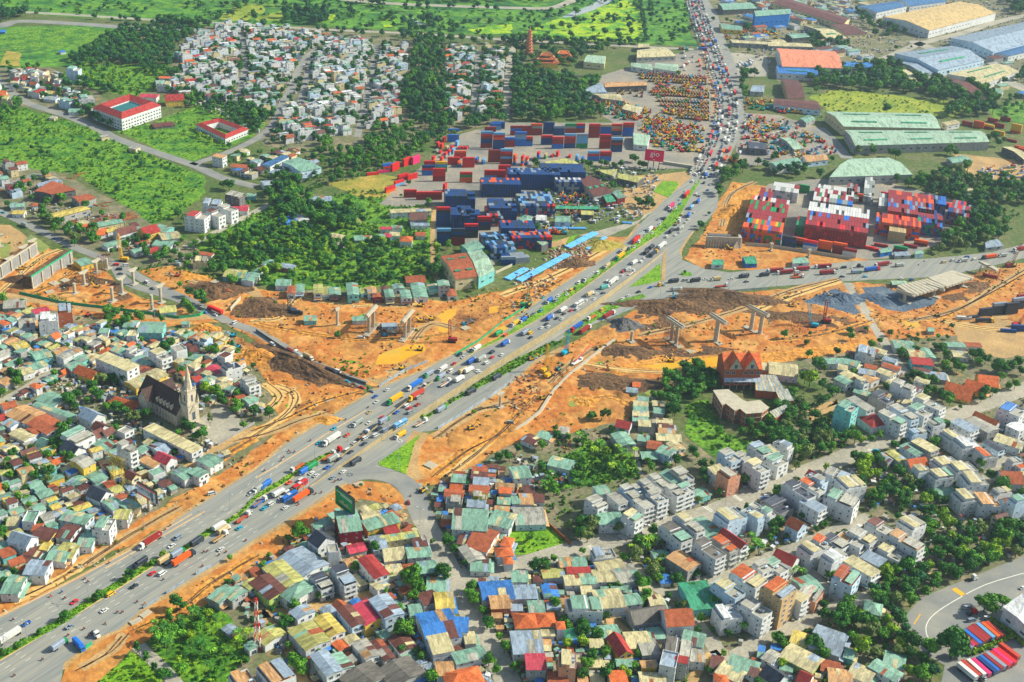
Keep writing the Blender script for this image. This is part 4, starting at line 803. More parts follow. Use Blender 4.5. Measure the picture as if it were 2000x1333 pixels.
HL('d2', '''545 495 690 520 12 17 Ftt;750 600 925 600 15 8 Hrw;650 440 800 540 8 12 Bgw;870 550 1070 640 8 10 Fgb;980 500 1150 610 8 10 Fgb;1110 500 1260 570 11 10 Ftw;1160 430 1370 520 9 12 Fcg;970 320 1150 370 8 12 Fgg;820 400 960 470 9 9 Fkg;10 200 230 230 20 6 Mcw
550 280 640 330 9 6 Mtw;600 240 700 300 10 5 Mcw;690 60 840 90 14 8 Fsw;460 160 600 150 9 5 Mtw;600 150 710 180 10 5 Mtw;550 200 620 210 9 6 Mcw;710 230 840 250 9 6 Msw;760 190 850 210 7 5 Mqc;900 180 1030 220 8 7 Mqw;870 220 980 270 9 6 Mcw;760 270 840 310 11 5 Mnw;700 290 770 330 6 7 Fcw
980 20 1140 30 14 5 Mtw;990 60 1100 70 9 5 Mtw;1100 90 1220 100 12 5 Mcw;1200 60 1290 130 8 5 Mtw;1120 150 1280 160 12 6 Mrt;1140 210 1260 250 10 4 Mbg;1200 260 1390 270 12 4 Msg;1400 30 1530 25 8 4 Mtw;1540 25 1660 30 7 4 Mqw;1440 90 1560 110 11 4 Mcw
1390 350 1600 400 19 6 Goy;1550 320 1720 370 15 6 Goy;1640 290 1790 300 15 6 Goy;1140 780 1320 850 9 9 Bcg;1060 810 1200 880 9 7 Mtb;950 860 1080 950 7 6 Mlw;1080 940 1230 930 10 8 Gow;870 890 980 930 10 5 Msg
1460 620 1620 700 10 9 Bsb;1600 600 1760 700 12 8 Mgg;1620 560 1800 640 6 9 Gow;1820 500 2000 560 14 12 Fuw;1380 740 1520 720 12 8 Fcw;1470 790 1640 790 13 9 Fww;1700 780 1830 850 7 7 Mkb;1780 760 1990 800 12 6 Mcw;1640 880 1760 870 12 7 Fow;1810 1030 1980 1060 14 8 Gqw;1900 640 2000 690 12 9 Bww
1150 1010 1260 990 8 9 Fcw;1310 960 1470 920 10 8 Fcw;1280 1050 1420 1020 10 9 Fcw;1310 1110 1460 1080 7 9 Mow;1440 990 1610 970 11 11 Fcb;1520 1060 1700 1080 14 12 Fcb;1580 1120 1740 1130 10 10 Mtw;1480 1220 1640 1190 12 9 Fcw;1620 1230 1800 1250 14 8 Fnw;1320 1180 1480 1170 9 4 Mtb
320 1020 430 1070 8 10 Grw;250 1080 430 1170 7 11 Fow;150 1090 340 1220 8 11 Fkw;440 1020 640 1060 11 10 Fgw;560 1100 740 1100 13 11 Fcw;460 1190 700 1260 12 11 Ftw;280 1240 430 1320 9 10 Bsw;110 1170 250 1270 6 4 Mtt;0 1220 150 1320 14 5 Fks;0 830 60 830 10 11 Fcw;0 900 130 950 12 9 Ftw''')
HL('c2', '''1010 1080 1130 1180 6 13 Fgb;1090 1040 1200 1140 6 12 Fgg;1180 1020 1300 1100 7 11 Ntg;1270 990 1390 1080 8 12 Fgg;1080 1170 1190 1240 9 13 Fgg;1220 1130 1330 1200 7 12 Fgg;1310 1120 1400 1170 8 12 Ftw;870 1130 980 1230 7 11 Fgb;940 1120 1030 1200 5 11 Fgb;780 1190 870 1270 7 11 Bgg;970 1220 1080 1300 8 12 Bgg
650 1160 750 1160 9 10 Mtw;600 1230 720 1290 9 9 Fgb;1410 1180 1490 1140 8 6 Mww;1430 1200 1520 1170 9 4 Mtt;1560 1020 1660 1000 9 9 Ncw;1640 1040 1750 1020 11 12 Fgo;1640 860 1760 930 9 11 Fgb;1750 870 1850 940 8 9 Fgw;1890 790 1996 880 9 12 Fsw;1840 930 1990 1010 9 13 Fcg
830 620 920 660 9 7 Grw;820 720 920 810 11 6 Mtg;950 485 1060 490 7 4 Mcg;950 525 1060 530 7 4 Mtg;945 565 1065 570 7 4 Mcg;945 605 1060 610 7 4 Mtg;990 640 1080 645 8 5 Mcg;985 450 1065 455 7 4 Mtg;1100 485 1195 490 7 4 Mcg;1110 535 1185 550 8 4 Mtg;1120 575 1190 580 7 4 Mcg;1130 620 1250 630 7 4 Mcg;1145 655 1260 665 7 4 Mbg
1145 695 1270 705 7 4 Mng;1130 745 1320 760 9 4 Mcg;985 750 1070 765 8 4 Mtg;1060 800 1160 820 10 4 Mqc;1240 790 1320 850 8 6 Mcw;1280 850 1350 855 8 7 Mow;1150 840 1260 870 10 7 Mtb;1010 890 1130 895 9 4 Mtk;300 930 480 970 12 5 Mtw;350 885 490 930 6 6 Msw
235 690 300 700 10 5 Mnw;210 720 310 750 9 4 Mtw;370 690 440 700 9 4 Mgw;110 740 190 790 10 4 Mbw;0 1030 130 1010 14 7 Mtw;60 1230 160 1230 12 4 Mnw;170 1220 250 1230 9 4 Mbw;90 1160 170 1155 8 4 Mbw;0 1240 60 1240 8 4 Mtw;900 370 975 395 7 3 Msg;945 335 1000 345 7 3 Moc;1780 120 1910 125 9 4 Mqn;1930 190 2000 200 12 5 Mcn''')
HL('a3', '''120 160 230 230 10 9 Gsw;350 20 430 60 9 13 Fww;260 120 330 110 8 5 Mqw;280 150 420 180 11 6 Mby;480 140 590 160 13 6 Mbw;60 80 150 60 9 5 Mcw;190 30 290 20 11 7 Ftw;500 20 700 60 10 6 Mtw;580 50 720 70 14 6 Mtw;740 90 880 90 12 9 Ftw;900 20 1010 10 10 7 Mlw;40 260 130 290 10 5 Mbw;180 340 280 330 11 4 Mqw
220 290 330 320 9 4 Mbw;330 260 390 270 7 5 Myw;620 220 740 210 13 5 Mtw;460 290 600 300 14 5 Mlw;390 320 540 330 13 5 Mtw;310 360 430 360 12 6 Msw;210 430 380 430 13 7 Msw;130 500 270 480 12 7 Msw;40 560 180 560 16 6 Mtw;0 620 60 650 10 5 Mtw
1680 630 1800 640 14 6 Mtg;1780 620 1890 640 11 6 Mtg;1930 540 2000 580 8 6 Mlw;1760 900 1840 930 6 3 Msg;1930 1030 1990 1060 5 4 Mtw''')
HL('b3', '''650 60 790 60 22 11 Mtr;850 110 1090 30 11 7 Mty;830 40 970 20 9 5 Mcw;1000 140 1100 120 9 6 Mrg;860 180 960 170 12 5 Mbg;980 210 1260 170 6 6 Mlc;900 240 1010 230 14 6 Msw;1180 190 1240 190 8 7 Mtw;1110 250 1230 260 12 6 How;1230 240 1330 230 13 6 Mbw;970 290 1100 270 9 5 Mbw;990 310 1150 300 12 6 Gcw;1180 310 1360 310 10 6 Mtw
1020 360 1190 350 11 7 Mtw;950 370 1010 430 12 6 Msw;1270 370 1390 370 9 5 Goy;1270 430 1410 420 11 6 Mtk;1140 440 1240 430 9 5 Hqw;1020 450 1140 450 10 5 Mcw;1340 550 1480 580 14 4 Mtg;460 170 560 220 12 10 Gkw;370 260 560 350 14 10 Mlw;560 270 640 280 8 9 Fgw;250 320 470 450 20 6 Msw;240 400 380 470 10 11 Fcg
30 510 190 640 14 7 Mbl;60 470 230 590 12 7 Myl;130 400 300 560 13 7 Mlw;0 590 100 680 13 7 Mlw;260 590 390 610 18 8 Htw;370 550 450 600 8 9 Grw;470 470 550 590 8 7 Fkw;560 480 620 600 8 6 Mtw;620 410 740 560 8 9 Fkw;670 250 750 240 10 4 Hqg;720 290 850 270 8 6 Mpg;700 400 840 360 7 5 Mng
850 350 990 500 9 9 Mrw;920 540 1010 580 8 6 Mcw;950 660 1090 810 11 11 Msb;820 710 960 840 15 8 Mpy;890 700 1000 820 5 6 Mbw;740 720 830 810 8 7 Mnw;690 740 800 880 8 8 Mbb;630 770 750 910 6 9 Mqb;570 800 690 970 7 6 Mgg;510 810 640 950 9 7 Myw;450 870 560 1010 8 4 Mgg;340 890 500 1030 15 7 Mlw;290 990 380 1060 9 5 Mqw
310 760 410 790 11 8 Msw;320 840 430 840 10 7 Mbw;1290 740 1420 760 12 7 How;1200 760 1290 770 10 6 Mtw;1230 820 1310 810 9 5 Mnw;1400 680 1540 690 14 7 Myw;1290 690 1400 640 10 6 Mbw;1400 620 1490 600 9 6 Mbw;1350 800 1560 760 9 6 Mtw;1290 890 1560 860 24 8 Muw;1560 860 1650 890 12 8 Muw;1340 940 1520 930 9 11 Fgw;1360 1040 1520 1020 12 9 Ncw
1510 1010 1640 1000 11 6 Mbw;1630 980 1710 980 9 5 Mcw;1520 1080 1660 1070 9 6 Hlw;1410 1130 1530 1120 9 6 Hlw;1550 1150 1780 1080 9 6 Mtw;1410 1210 1540 1230 10 6 Mnw;1480 1180 1570 1180 8 5 Mcw;1640 1170 1790 1190 8 6 Mtw;1480 1300 1760 1250 13 7 How;670 1040 800 1180 10 9 Mtb;760 1070 870 1220 6 6 Myo;800 1010 920 1130 8 7 Mgw;850 990 970 1110 8 9 Fnw
940 1000 1040 1150 6 6 Mbw;970 940 1060 980 8 10 Gbw;1010 1010 1100 1090 9 10 Nsw;1090 960 1200 1070 10 5 Mbw;500 1090 600 1260 9 8 Msw;570 1130 690 1230 13 7 Mtw;440 1160 530 1300 7 6 Mtg;600 1270 740 1300 12 5 Mbt;740 1260 950 1300 20 6 Mxg;920 1220 1070 1320 14 6 Mgg;1040 1190 1230 1290 20 6 Mxg;1070 1120 1170 1290 6 7 Mtg;1170 1130 1320 1280 10 6 Mgw
40 940 180 970 14 5 Mlw;60 1050 190 1050 10 4 Mng;1530 130 1660 170 12 6 Mtw;1540 40 1810 60 22 8 Mtw;1660 130 1740 140 9 5 Hqw;1700 170 1840 240 22 6 Mqw;1590 200 1690 230 10 5 Mbw;1620 270 1750 370 10 5 Mgg;1750 80 1840 80 10 7 Mcq;1780 150 1870 200 9 5 Mbw;1930 210 2000 240 9 6 How;1880 310 2000 290 8 7 How;1940 380 2000 370 6 6 How;1680 400 1830 420 12 4 Mtw
1770 550 1930 550 13 6 Mcw;1760 620 2000 590 16 6 Muw;1830 700 1980 700 11 7 Mnq;1850 20 2000 80 16 7 Mtw;60 1290 250 1200 16 9 Fnw;-180 1330 -20 1290 14 7 Fnw''')
HL('c3', '''20 30 250 20 18 5 Mgb;270 410 370 420 9 6 Mrw;370 390 470 390 9 6 Mnw;470 390 580 400 11 6 Mtw;430 450 610 455 6 6 Mrw;240 490 430 460 8 5 Mlw;410 530 530 530 9 6 Mcw;530 510 650 520 10 6 Mtw;630 490 810 500 11 6 Mcw;630 330 800 310 9 6 Fsw;690 360 860 345 8 6 Mrw;670 440 860 390 9 6 Mcw;810 500 960 450 15 6 Mgw;0 490 120 510 10 5 Mtw;0 570 180 575 12 5 Mww
0 620 190 620 12 5 Msw;270 570 330 660 8 5 Muw;380 640 590 640 14 10 Fgb;430 720 700 720 12 9 Ftb;540 600 620 610 8 5 Mcw;640 610 770 620 12 6 Mnw;650 680 860 660 16 7 Mcw;810 710 990 660 9 6 Mtw;1000 610 1090 620 9 5 Mcw;1070 690 1180 690 10 5 Mcw;20 830 200 830 12 7 Hoc;190 830 340 820 11 7 Hoc;300 770 370 790 8 8 Hoc;350 880 410 880 6 8 How;30 760 120 770 9 6 Fks
130 740 250 740 11 5 Mtw;90 920 170 930 10 6 Mtw;160 910 240 920 8 6 Mnw;0 1010 230 1010 18 7 Msw;110 1160 260 1170 12 8 Mpg;190 1050 310 1090 9 10 Mcw;270 1150 400 1180 10 9 Fxo;370 1130 500 1160 12 12 Fco;410 940 510 930 8 4 HGt;280 1300 430 1300 10 6 Mqg;690 940 830 920 10 5 Mtw;760 970 930 1090 8 7 Gry;770 1310 890 1290 12 7 Moc;870 790 1000 770 8 6 Mrw;930 810 1190 750 12 7 Gxg
900 880 1130 880 12 5 Mtg;1060 950 1180 940 9 4 Mtg;1110 800 1240 770 8 7 Mrw;1190 800 1400 790 14 11 Gqw;890 1000 1070 990 13 5 Mcw;1000 1060 1130 1040 12 5 Mgw;1190 980 1320 960 12 5 Msw;1340 960 1500 1010 11 7 Mtw;1190 1030 1400 1090 14 7 Fxg;1170 1120 1290 1160 12 11 Fsg;1280 1140 1370 1160 5 11 Mrg;1390 1110 1500 1120 10 6 Mgw;1280 1010 1450 1060 12 5 Msw
1100 330 1220 340 9 4 Mtw;1150 520 1230 520 8 3 Muw;1240 400 1410 440 13 9 Mcw;1250 330 1440 420 12 8 Mng;1380 270 1550 380 8 11 Grg;1450 220 1640 340 9 12 Fxg;1570 190 1740 300 7 11 Fog;1650 140 1820 260 7 11 Grw;1190 80 1370 220 9 11 Fxw;1290 10 1480 150 7 13 Fcw;1430 60 1620 190 14 7 Mtw;1610 20 1810 20 13 12 Fcb;1350 640 1570 640 24 6 MGt;1470 790 1650 760 13 6 Mcy;1600 790 1770 770 12 9 Fww
1590 530 1790 650 9 11 Fcb;1740 450 1960 560 12 11 Fow;1800 690 2000 800 10 12 Fgb;1930 380 2000 450 9 12 Fgw;1810 1100 1980 1140 15 8 Mgw;1700 1160 1920 1230 12 6 Mtw;1630 1200 1800 1290 11 6 Mcg;1560 1160 1640 1180 10 5 Mbw;1590 1310 1700 1310 12 6 How;670 30 860 60 12 7 Mtw;880 10 1010 40 9 11 Fcw;1010 1220 1140 1250 11 5 Mqw;1130 1200 1230 1230 10 5 Mtw;1000 1310 1200 1320 12 6 Mcg;1240 1260 1330 1250 9 5 Mpw''')
HL('d3', '''60 320 230 360 10 11 Grw;0 370 130 460 8 10 Ftb;270 290 420 260 11 10 Fcb;350 210 510 250 8 10 Fow;460 180 610 270 8 10 Fkb;440 360 600 320 9 10 Fww;560 160 650 200 8 10 Fng;640 130 830 230 9 11 Fgg;650 220 750 240 8 11 Fgw;630 360 840 490 9 9 Bcg;750 330 900 400 8 9 Nsg;870 270 1060 350 9 9 Fcw;530 470 700 520 14 10 Fqb;790 60 960 150 9 11 Fbb;1060 100 1190 60 12 10 Fcw;950 150 1200 280 9 13 Fnb
0 540 170 640 14 19 Fon;130 590 290 690 7 12 Bcw;230 560 390 560 14 9 Mtg;250 600 410 650 12 7 Fgo;170 60 280 100 10 10 Gqb;760 730 890 740 11 6 Htb;350 960 600 1030 20 6 Msg;190 970 320 1000 11 4 Myb;140 1070 390 1200 14 5 Mcl;460 1140 520 1150 8 4 Mtt;600 1100 670 1110 8 4 Mtt;0 1110 50 1140 10 6 Mgw;0 1210 110 1310 11 6 Gkw;250 1260 340 1300 9 6 Grw;330 1220 420 1230 9 4 Mbg;420 1200 560 1210 9 4 Mqg
480 1290 650 1280 12 5 Mnw;650 1220 820 1290 12 5 Mcw;750 1190 900 1290 8 5 Mbw;830 1170 1020 1300 9 6 Mtw;910 1140 1070 1170 12 4 Mtq''')
HL('a1', '''80 270 190 260 12 4 Mtw;110 320 190 330 9 4 Myw;245 265 290 260 7 4 Hqw;750 420 950 390 11 4 Mtc;740 480 830 470 10 5 Gow;820 470 900 450 10 5 Myw;910 480 1040 440 11 8 Gbw;1100 470 1220 440 13 9 Gry;1210 440 1330 460 14 5 Mtt;1250 510 1400 500 16 6 Mcg;1210 560 1360 570 14 4 Mtw;820 590 1060 510 9 4 Mtw;1460 340 1620 360 13 12 Frw;1590 250 1730 250 14 12 Fsw;1630 310 1730 350 9 11 Fbw
1730 270 1830 310 9 11 Fgg;1780 180 1890 200 12 12 Fgk;1810 290 1940 290 14 5 Mpw;1930 190 2000 190 8 4 Mtt;1550 640 1660 660 6 4 Mqw;1510 700 1620 690 11 5 Fcc;1760 800 1920 800 16 5 Mlt;1920 860 2000 800 10 5 Mtw;600 720 700 700 14 5 Mty;1030 630 1100 620 9 4 Mtw;30 1040 200 1030 16 4 Mgg;150 1190 270 1180 16 5 Mgw;270 1110 360 1070 8 8 Mpw;300 1150 450 1140 13 11 Fww;450 1080 560 1070 14 11 Fsq
470 1190 560 1180 9 5 Mcw;0 1180 70 1200 5 6 Mow;1250 1090 1370 1070 12 4 Mlb;1090 1220 1280 1220 18 8 Mtt;1000 1260 1080 1260 10 7 Fcw;780 1250 850 1250 8 5 Mtw;980 1190 1070 1200 12 5 Mtw;0 60 60 50 9 7 Mtw;590 740 640 770 6 3 Muu;1420 1190 1480 1190 5 3 Mtw''')
HL('b1', '''50 100 210 80 13 5 Msw;410 220 590 220 14 5 Msc;270 50 390 40 12 4 Msg;210 390 290 370 14 3 Muu;320 350 380 390 10 3 Mww;1050 320 1360 300 9 6 Mcw;1200 350 1330 350 13 8 Gbg;1210 415 1350 420 8 4 Msw;970 450 1060 450 6 4 Mpw;1060 440 1140 440 6 4 Mtw;965 510 1005 510 9 4 Mtw;1005 500 1055 510 9 4 Mpt;1050 490 1120 500 9 4 Mcw;1130 520 1220 530 11 7 How;1250 490 1320 500 9 4 Mqw
590 500 680 520 9 3 Mcg;620 560 690 580 7 3 Mng;770 530 930 520 11 3 Mtg;160 870 270 870 13 5 Ctw;0 790 120 700 6 4 Mtw;190 730 300 760 9 4 Msq;1170 840 1320 850 14 4 Mqg;1220 800 1290 820 8 4 Mtw;375 1155 470 1150 9 4 Mtt;755 1160 860 1150 8 4 Mtw;985 1205 1100 1205 6 3 Msb;290 905 270 960 7 5 Mqw;345 890 340 950 7 5 Mtw;390 920 400 960 8 4 Mtw;490 890 480 960 7 7 Mlw;560 910 560 970 8 5 Mlw;610 915 620 970 9 6 Mtk;680 910 680 970 8 6 Mtw
750 880 760 970 9 8 Mtt;810 930 830 1010 8 5 Mtw;840 920 860 960 7 4 Mlb;900 910 910 960 7 6 Mnw;945 960 950 990 7 5 Mqr;985 925 1000 960 7 7 Muw;1035 930 1045 990 7 7 Mtg;1065 930 1080 960 8 7 Muk;1090 890 1130 920 9 5 Mtw;1110 940 1130 1000 8 6 Mtw;1160 935 1180 1000 8 6 Mtw;1200 960 1230 1020 8 4 Mbw;1260 880 1290 990 11 5 Mtw;1320 860 1350 950 8 7 Mtw;1390 890 1410 930 12 5 Mtt;1460 860 1470 900 9 10 Mtg;1520 930 1530 980 7 4 Mqw''')
HL('a0', '''610 760 730 750 14 12 Ftw;530 530 620 540 12 13 Ftb;540 860 650 860 14 4 Mtw;785 1070 845 1060 6 4 Bgc;1020 1150 1080 1160 8 4 Bgc;395 915 435 920 8 3 Bgc;1680 1210 1750 1230 9 10 Bnw;1810 1290 1950 1300 10 5 Mqw;480 770 560 790 9 8 Ftb;265 720 340 700 10 7 Mrw;70 650 200 650 9 5 Fcw;180 620 240 610 9 8 Mrw;240 590 300 590 10 10 Fcw;300 600 380 600 10 8 Fxc
1100 740 1230 750 14 6 Cpw;1290 760 1430 750 15 9 Gry;465 405 505 400 8 3 Buw;700 390 755 385 7 4 Cww;0 720 50 720 9 8 Goc;10 770 100 770 12 7 Flc;360 720 450 720 12 4 Mlw;360 760 450 770 12 4 Msw;1250 600 1350 610 9 8 Mow;1230 650 1330 650 16 7 Ftw;1190 980 1350 960 14 3 Mbk;0 240 40 240 12 3 Muu''')
HL_flush()
# blocks filled to the photograph's density
TUBE=dict(W=(4.3,6.2), L=(11,16));
FILL('300 168,345 150,350 128,330 115,395 55,470 52,580 62,660 75,700 78,770 100,800 95,795 180,785 240,700 262,640 270,575 280,540 290,545 250,480 205,400 200,350 190', '560 200,600 195',(4.3,7),(10,15),(5,6,7,9,10), 'FFFFFMMNG', 'gtwswtcwtsgtwob', 'wwwwwcwwb',.84,7, seed=3)
FILL('865 95,1000 100,990 170,985 215,930 240,860 235,865 180', '560 200,600 195',(5,7),(10,14),(6,8,10), 'FFFMNG', 'gtwwgtcsk', 'wwwwcwwb',.74,9, seed=4)
FILL('20 140,95 145,140 180,185 200,190 235,130 215,60 190,15 175', '60 180,110 190',(5,8),(9,13),(5,7,9), 'FFMMNG', 'gtcscbr', 'wwcgwb',.85,5, seed=5)
FILL('-20 175,15 180,30 205,-20 215', '0 180,40 190',(5,8),(9,13),(5,7,9), 'FMN', 'gtco', 'wwcg',.85,5, seed=6)
FILL('450 300,520 290,620 300,640 330,560 350,470 360,440 330', '450 320,500 300',(7,12),(10,16),(4,5,6), 'MMMN', 'tcsqbu', 'wgck',.6,7, seed=7)
FILL('-30 330,60 320,65 360,50 400,-30 370', '0 360,60 350',(6,10),(9,14),(4,5,7), 'MMMNF', 'tcsqbr', 'wgcb',.7,6, seed=8)
FILL('-30 620,60 610,160 640,250 640,330 650,440 655,470 700,500 745,520 800,420 812,400 780,300 720,285 740,190 690,120 750,60 780,-30 800', 'a2 470 130,a2 610 60',(4.5,7.5),(7,12),(3.5,4,4,4.5,5,7), 'MMMMMNNFG', 'ttttccgsbqntlc', 'wwwcgbtyw',.95,2, seed=9)
FILL('-30 800,20 790,130 860,190 850,270 880,300 900,480 885,330 975,205 1058,-30 1190', 'a2 1340 1060,a2 1480 1010',(4.5,7.5),(7,12),(3.5,4,4,4.5,5,7), 'MMMMMNNFG', 'ttttccgssbqnyl', 'wwwcgbtyw',.96,1.8, seed=10)
FILL('660 990,790 990,812 1030,850 1110,890 1170,940 1260,975 1345,590 1345,540 1260,520 1210,470 1190,430 1150,540 1090,590 1060', 'b3 820 710,b3 960 840',(5,8),(8,13),(3.5,4,5,6), 'MMMMNNFG', 'tttcgsbqnlyo', 'wwgcybw',.9,3, seed=11)
FILL('870 935,960 900,1000 930,1040 960,1000 1010,985 1060,990 1100,890 1120,850 1050,825 990', 'b3 1540 40,b3 1810 60',(6,10),(8,14),(4,5,6), 'MMMMNFG', 'ttcgsbqno', 'wwgcyb',.9,3, seed=12)
FILL('905 1130,1000 1118,1100 1090,1220 1090,1260 1140,1300 1165,1290 1200,1350 1230,1400 1290,1380 1345,1010 1345,960 1250', 'c3 20 830,c3 200 830',(5,8.5),(8,13),(3.5,4,5,6), 'MMMMNNFG', 'tttccgsbqnr', 'wwgcybw',.86,3, seed=13)
FILL('1240 1080,1400 1005,1560 950,1690 915,1700 1000,1560 1055,1460 1095,1330 1140,1280 1130', 'c2 1080 1170,c2 1190 1240',(4.6,6.2),(13,17),(9,10,12,13), 'FFFFFBN', 'gtgcgstr', 'wwwbgcw',.72,8, seed=14)
FILL('1350 1165,1480 1105,1600 1070,1620 1130,1540 1215,1420 1270,1400 1250', 'c3 1590 530,c3 1790 650',(4.8,6.5),(12,16),(7,9,11), 'FFFFBN', 'gtgcgsto', 'wwwbgcw',.72,8, seed=15)
FILL('1150 990,1260 960,1400 950,1400 985,1270 1030,1180 1055', 'c2 1080 1170,c2 1190 1240',(4.6,6.2),(13,17),(9,10,12,13), 'FFFFFBN', 'gtgcgstr', 'wwwbgcw',.9,8, seed=16)
FILL('1400 900,1480 870,1560 900,1480 945,1420 975', 'c2 1840 930,c2 1990 1010',(5,7),(12,16),(9,10,12), 'FFFB', 'gtgcs', 'wwbgcw',.7,8, seed=17)
FILL('1620 680,1700 655,1760 700,1820 730,1840 790,1760 830,1700 800,1640 760', 'd2 900 180,d2 1030 220',(6,9),(10,15),(4,5,6,8,9), 'MMMNFG', 'ttccsbqn', 'wwgcbw',.85,4, seed=18)
FILL('1780 560,1800 600,1800 600', '0 0,10 10',(6,9),(10,15),(4,5), 'M', 't', 'w',.8,4)
FILL('1690 880,1780 850,1900 810,2060 770,2060 1060,1990 1040,1900 1030,1840 960,1740 920', 'd2 1310 960,d2 1470 920',(5,8),(10,15),(7,8,9,11), 'FFFFMG', 'cgtcsgo', 'wwcbgw',.82,7, seed=19)
FILL('1900 640,2060 640,2060 700,1960 700,1880 690', 'd2 900 180,d2 1030 220',(8,11),(10,15),(4,5,6), 'MMN', 'ttcs', 'wwg',.3,14, seed=20)
FILL('1430 1285,1500 1250,1560 1240,1620 1290,1700 1310,1690 1345,1400 1345', 'c3 1810 1100,c3 1980 1140',(6,9),(10,14),(4,5,6), 'MMMNFG', 'ttcgsbqno', 'wwgcw',.88,3, seed=21)
FILL('40 360,110 340,180 400,330 470,420 510,380 540,330 520,260 500,150 460,60 420', 'a1 1100 470,a1 1220 440',(7,11),(9,15),(4,4,6), 'MMMNG', 'tcsqbn', 'wgcy',.22,8, seed=22)
FILL('1440 40,1600 60,1700 110,1960 110,2050 200,1960 200,1850 170,1640 170,1520 150,1440 120', 'd0 990 420,d0 1440 360',(8,16),(16,30),(5,6,7), 'MMMB', 'tcsgbqtu', 'wgcb',.4,10, seed=31)
FILL('1390 -5,1700 -10,1720 30,1560 60,1440 60', 'd0 20 20,d0 590 195',(8,14),(14,26),(5,6,7), 'MMMB', 'tcsgbqtu', 'wgcb',.5,8, seed=32)
FILL('c0 620 780,c0 960 800,c0 1100 1000,c0 1000 1150,c0 940 1180', 'c0 900 830,c0 1000 860',(7,11),(10,18),(4,5), 'MMN', 'tcsgT', 'wgc',.3,14, seed=33)
FILL('535 565,640 575,885 570,885 590,540 590', 'b1 750 880,b1 760 970',(6,8),(8,10),(4,5,6), 'MMN', 'ttcsb', 'wgt',.8,3, seed=23)
HUT += [('-30 620,60 610,160 640,440 655,470 700,500 745,520 800,420 812,400 780,300 720,285 740,190 690,120 750,60 780,-30 800', 'a2 470 130,a2 610 60',41), ('-30 800,20 790,130 860,190 850,270 880,300 900,480 885,330 975,205 1058,-30 1190', 'a2 1340 1060,a2 1480 1010',42), ('660 990,790 990,812 1030,850 1110,890 1170,940 1260,975 1345,590 1345,540 1260,520 1210,470 1190,430 1150,540 1090,590 1060', 'b3 820 710,b3 960 840',43), ('870 935,960 900,1000 930,1040 960,1000 1010,985 1060,990 1100,890 1120,850 1050,825 990', 'b3 1540 40,b3 1810 60',44), ('905 1130,1000 1118,1100 1090,1220 1090,1260 1140,1300 1165,1290 1200,1350 1230,1400 1290,1380 1345,1010 1345,960 1250', 'c3 20 830,c3 200 830',45), ('1430 1285,1500 1250,1620 1290,1700 1345,1400 1345', 'c3 1810 1100,c3 1980 1140',46)]
for s_, q_, sd_ in HUT:
    FILL(s_, q_,(3.4,5.5),(5,8),(2.8,3.2,3.6,4.5), 'MNNMB', 'tcgsbqntu', 'wgcnk',.85,.4, seed=sd_);FILL(s_, q_,(2.4,3.2),(3,4),(2.4,2.8,3), 'NNM', 'tcgsbqntu', 'wgcnk',.7,.3, seed=sd_+20)
# rows of huts in the cemetery lane and shacks in the woods are in the lists above
# ---------------------------------------------------------------- realise the houses: the largest in view one by one, the rest as one far mass
def pxsize(hh):
    px, py=Qp(hh['x'], hh['y'],0);
    if not (-60 < px < 2060 and -30 < py < 1420): return 0
    s=2500./math.hypot(hh['y'], hh['x']*.2);return s*math.sqrt(hh['L']*hh['W']+.6*hh['h']*hh['L'])*(1. if hh['prio'] < 0 else 1.25)
KN={'F': 'flat', 'B': 'flat', 'M': 'metal', 'N': 'metal', 'C': 'metal', 'G': 'gabled', 'H': 'hipped'}
cnt={'townhouse': 0, 'house': 0};seedn=0
BIGFAR=MB()
for hh in sorted(HOUSES, key=lambda q: -pxsize(q)):
    seedn += 1;sz=pxsize(hh)
    if sz == 0: continue
    nm='townhouse' if hh['kd'] in 'FB' and hh['h'] > 5.5 else 'house'
    indiv=cnt[nm] < 292
    px, py=Qp(hh['x'], hh['y'], hh['h'])
    far=0 if (indiv and py > 560) else (1 if indiv else 2)
    parts=gen_house(hh['L'], hh['W'], hh['h'], hh['kd'], hh['rc'], hh['wc'], hh['rz'], far if indiv else 1, seedn)
    if indiv:
        cnt[nm] += 1
        rt=root(nm, hh['x'], hh['y'],0, hh['rz'])
        for n_, m_, pos in parts:
            if isinstance(m_, tuple):
                if n_ == 'water_tank': mk(n_, m_[1], rt, pos[:3], pos[3])
                else: mk(n_, m_[1], rt, pos[:3], pos[3])
            else: mk(n_, m_, rt)
        st=max(1, int(round(hh['h']/3.4)));stn={1: 'one-storey',2: 'two-storey',3: 'three-storey',4: 'four-storey',5: 'five-storey',6: 'six-storey'}[min(6, st)]
        ds='%s %s %s, %s %s roof' % (WALLN[hh['wc']], stn, 'townhouse' if nm == 'townhouse' else 'house', ROOFN[hh['rc']], {'F': 'flat', 'B': 'flat', 'M': 'metal', 'N': 'slanting', 'C': 'curved', 'G': 'gable', 'H': 'hip'}[hh['kd']])
        thing(rt, ds, nm, 'houses of the town', px=(px, py))
    else:
        M4=Matrix.Translation((hh['x'], hh['y'],0)) @ Matrix.Rotation(hh['rz'],4, 'Z')
        for n_, m_, pos in parts:
            if isinstance(m_, tuple): BIGFAR.add(m_[0], M4 @ Matrix.Translation(pos[:3]) @ Matrix.Rotation(pos[3],4, 'Z'))
            else: BIGFAR.add(m_, M4)
o=mk('distant_houses', BIGFAR);kind(o, 'stuff');o['label']='dense mass of small distant houses with pale walls and mixed roofs';o['category']='houses'
print('houses', len(HOUSES), cnt)
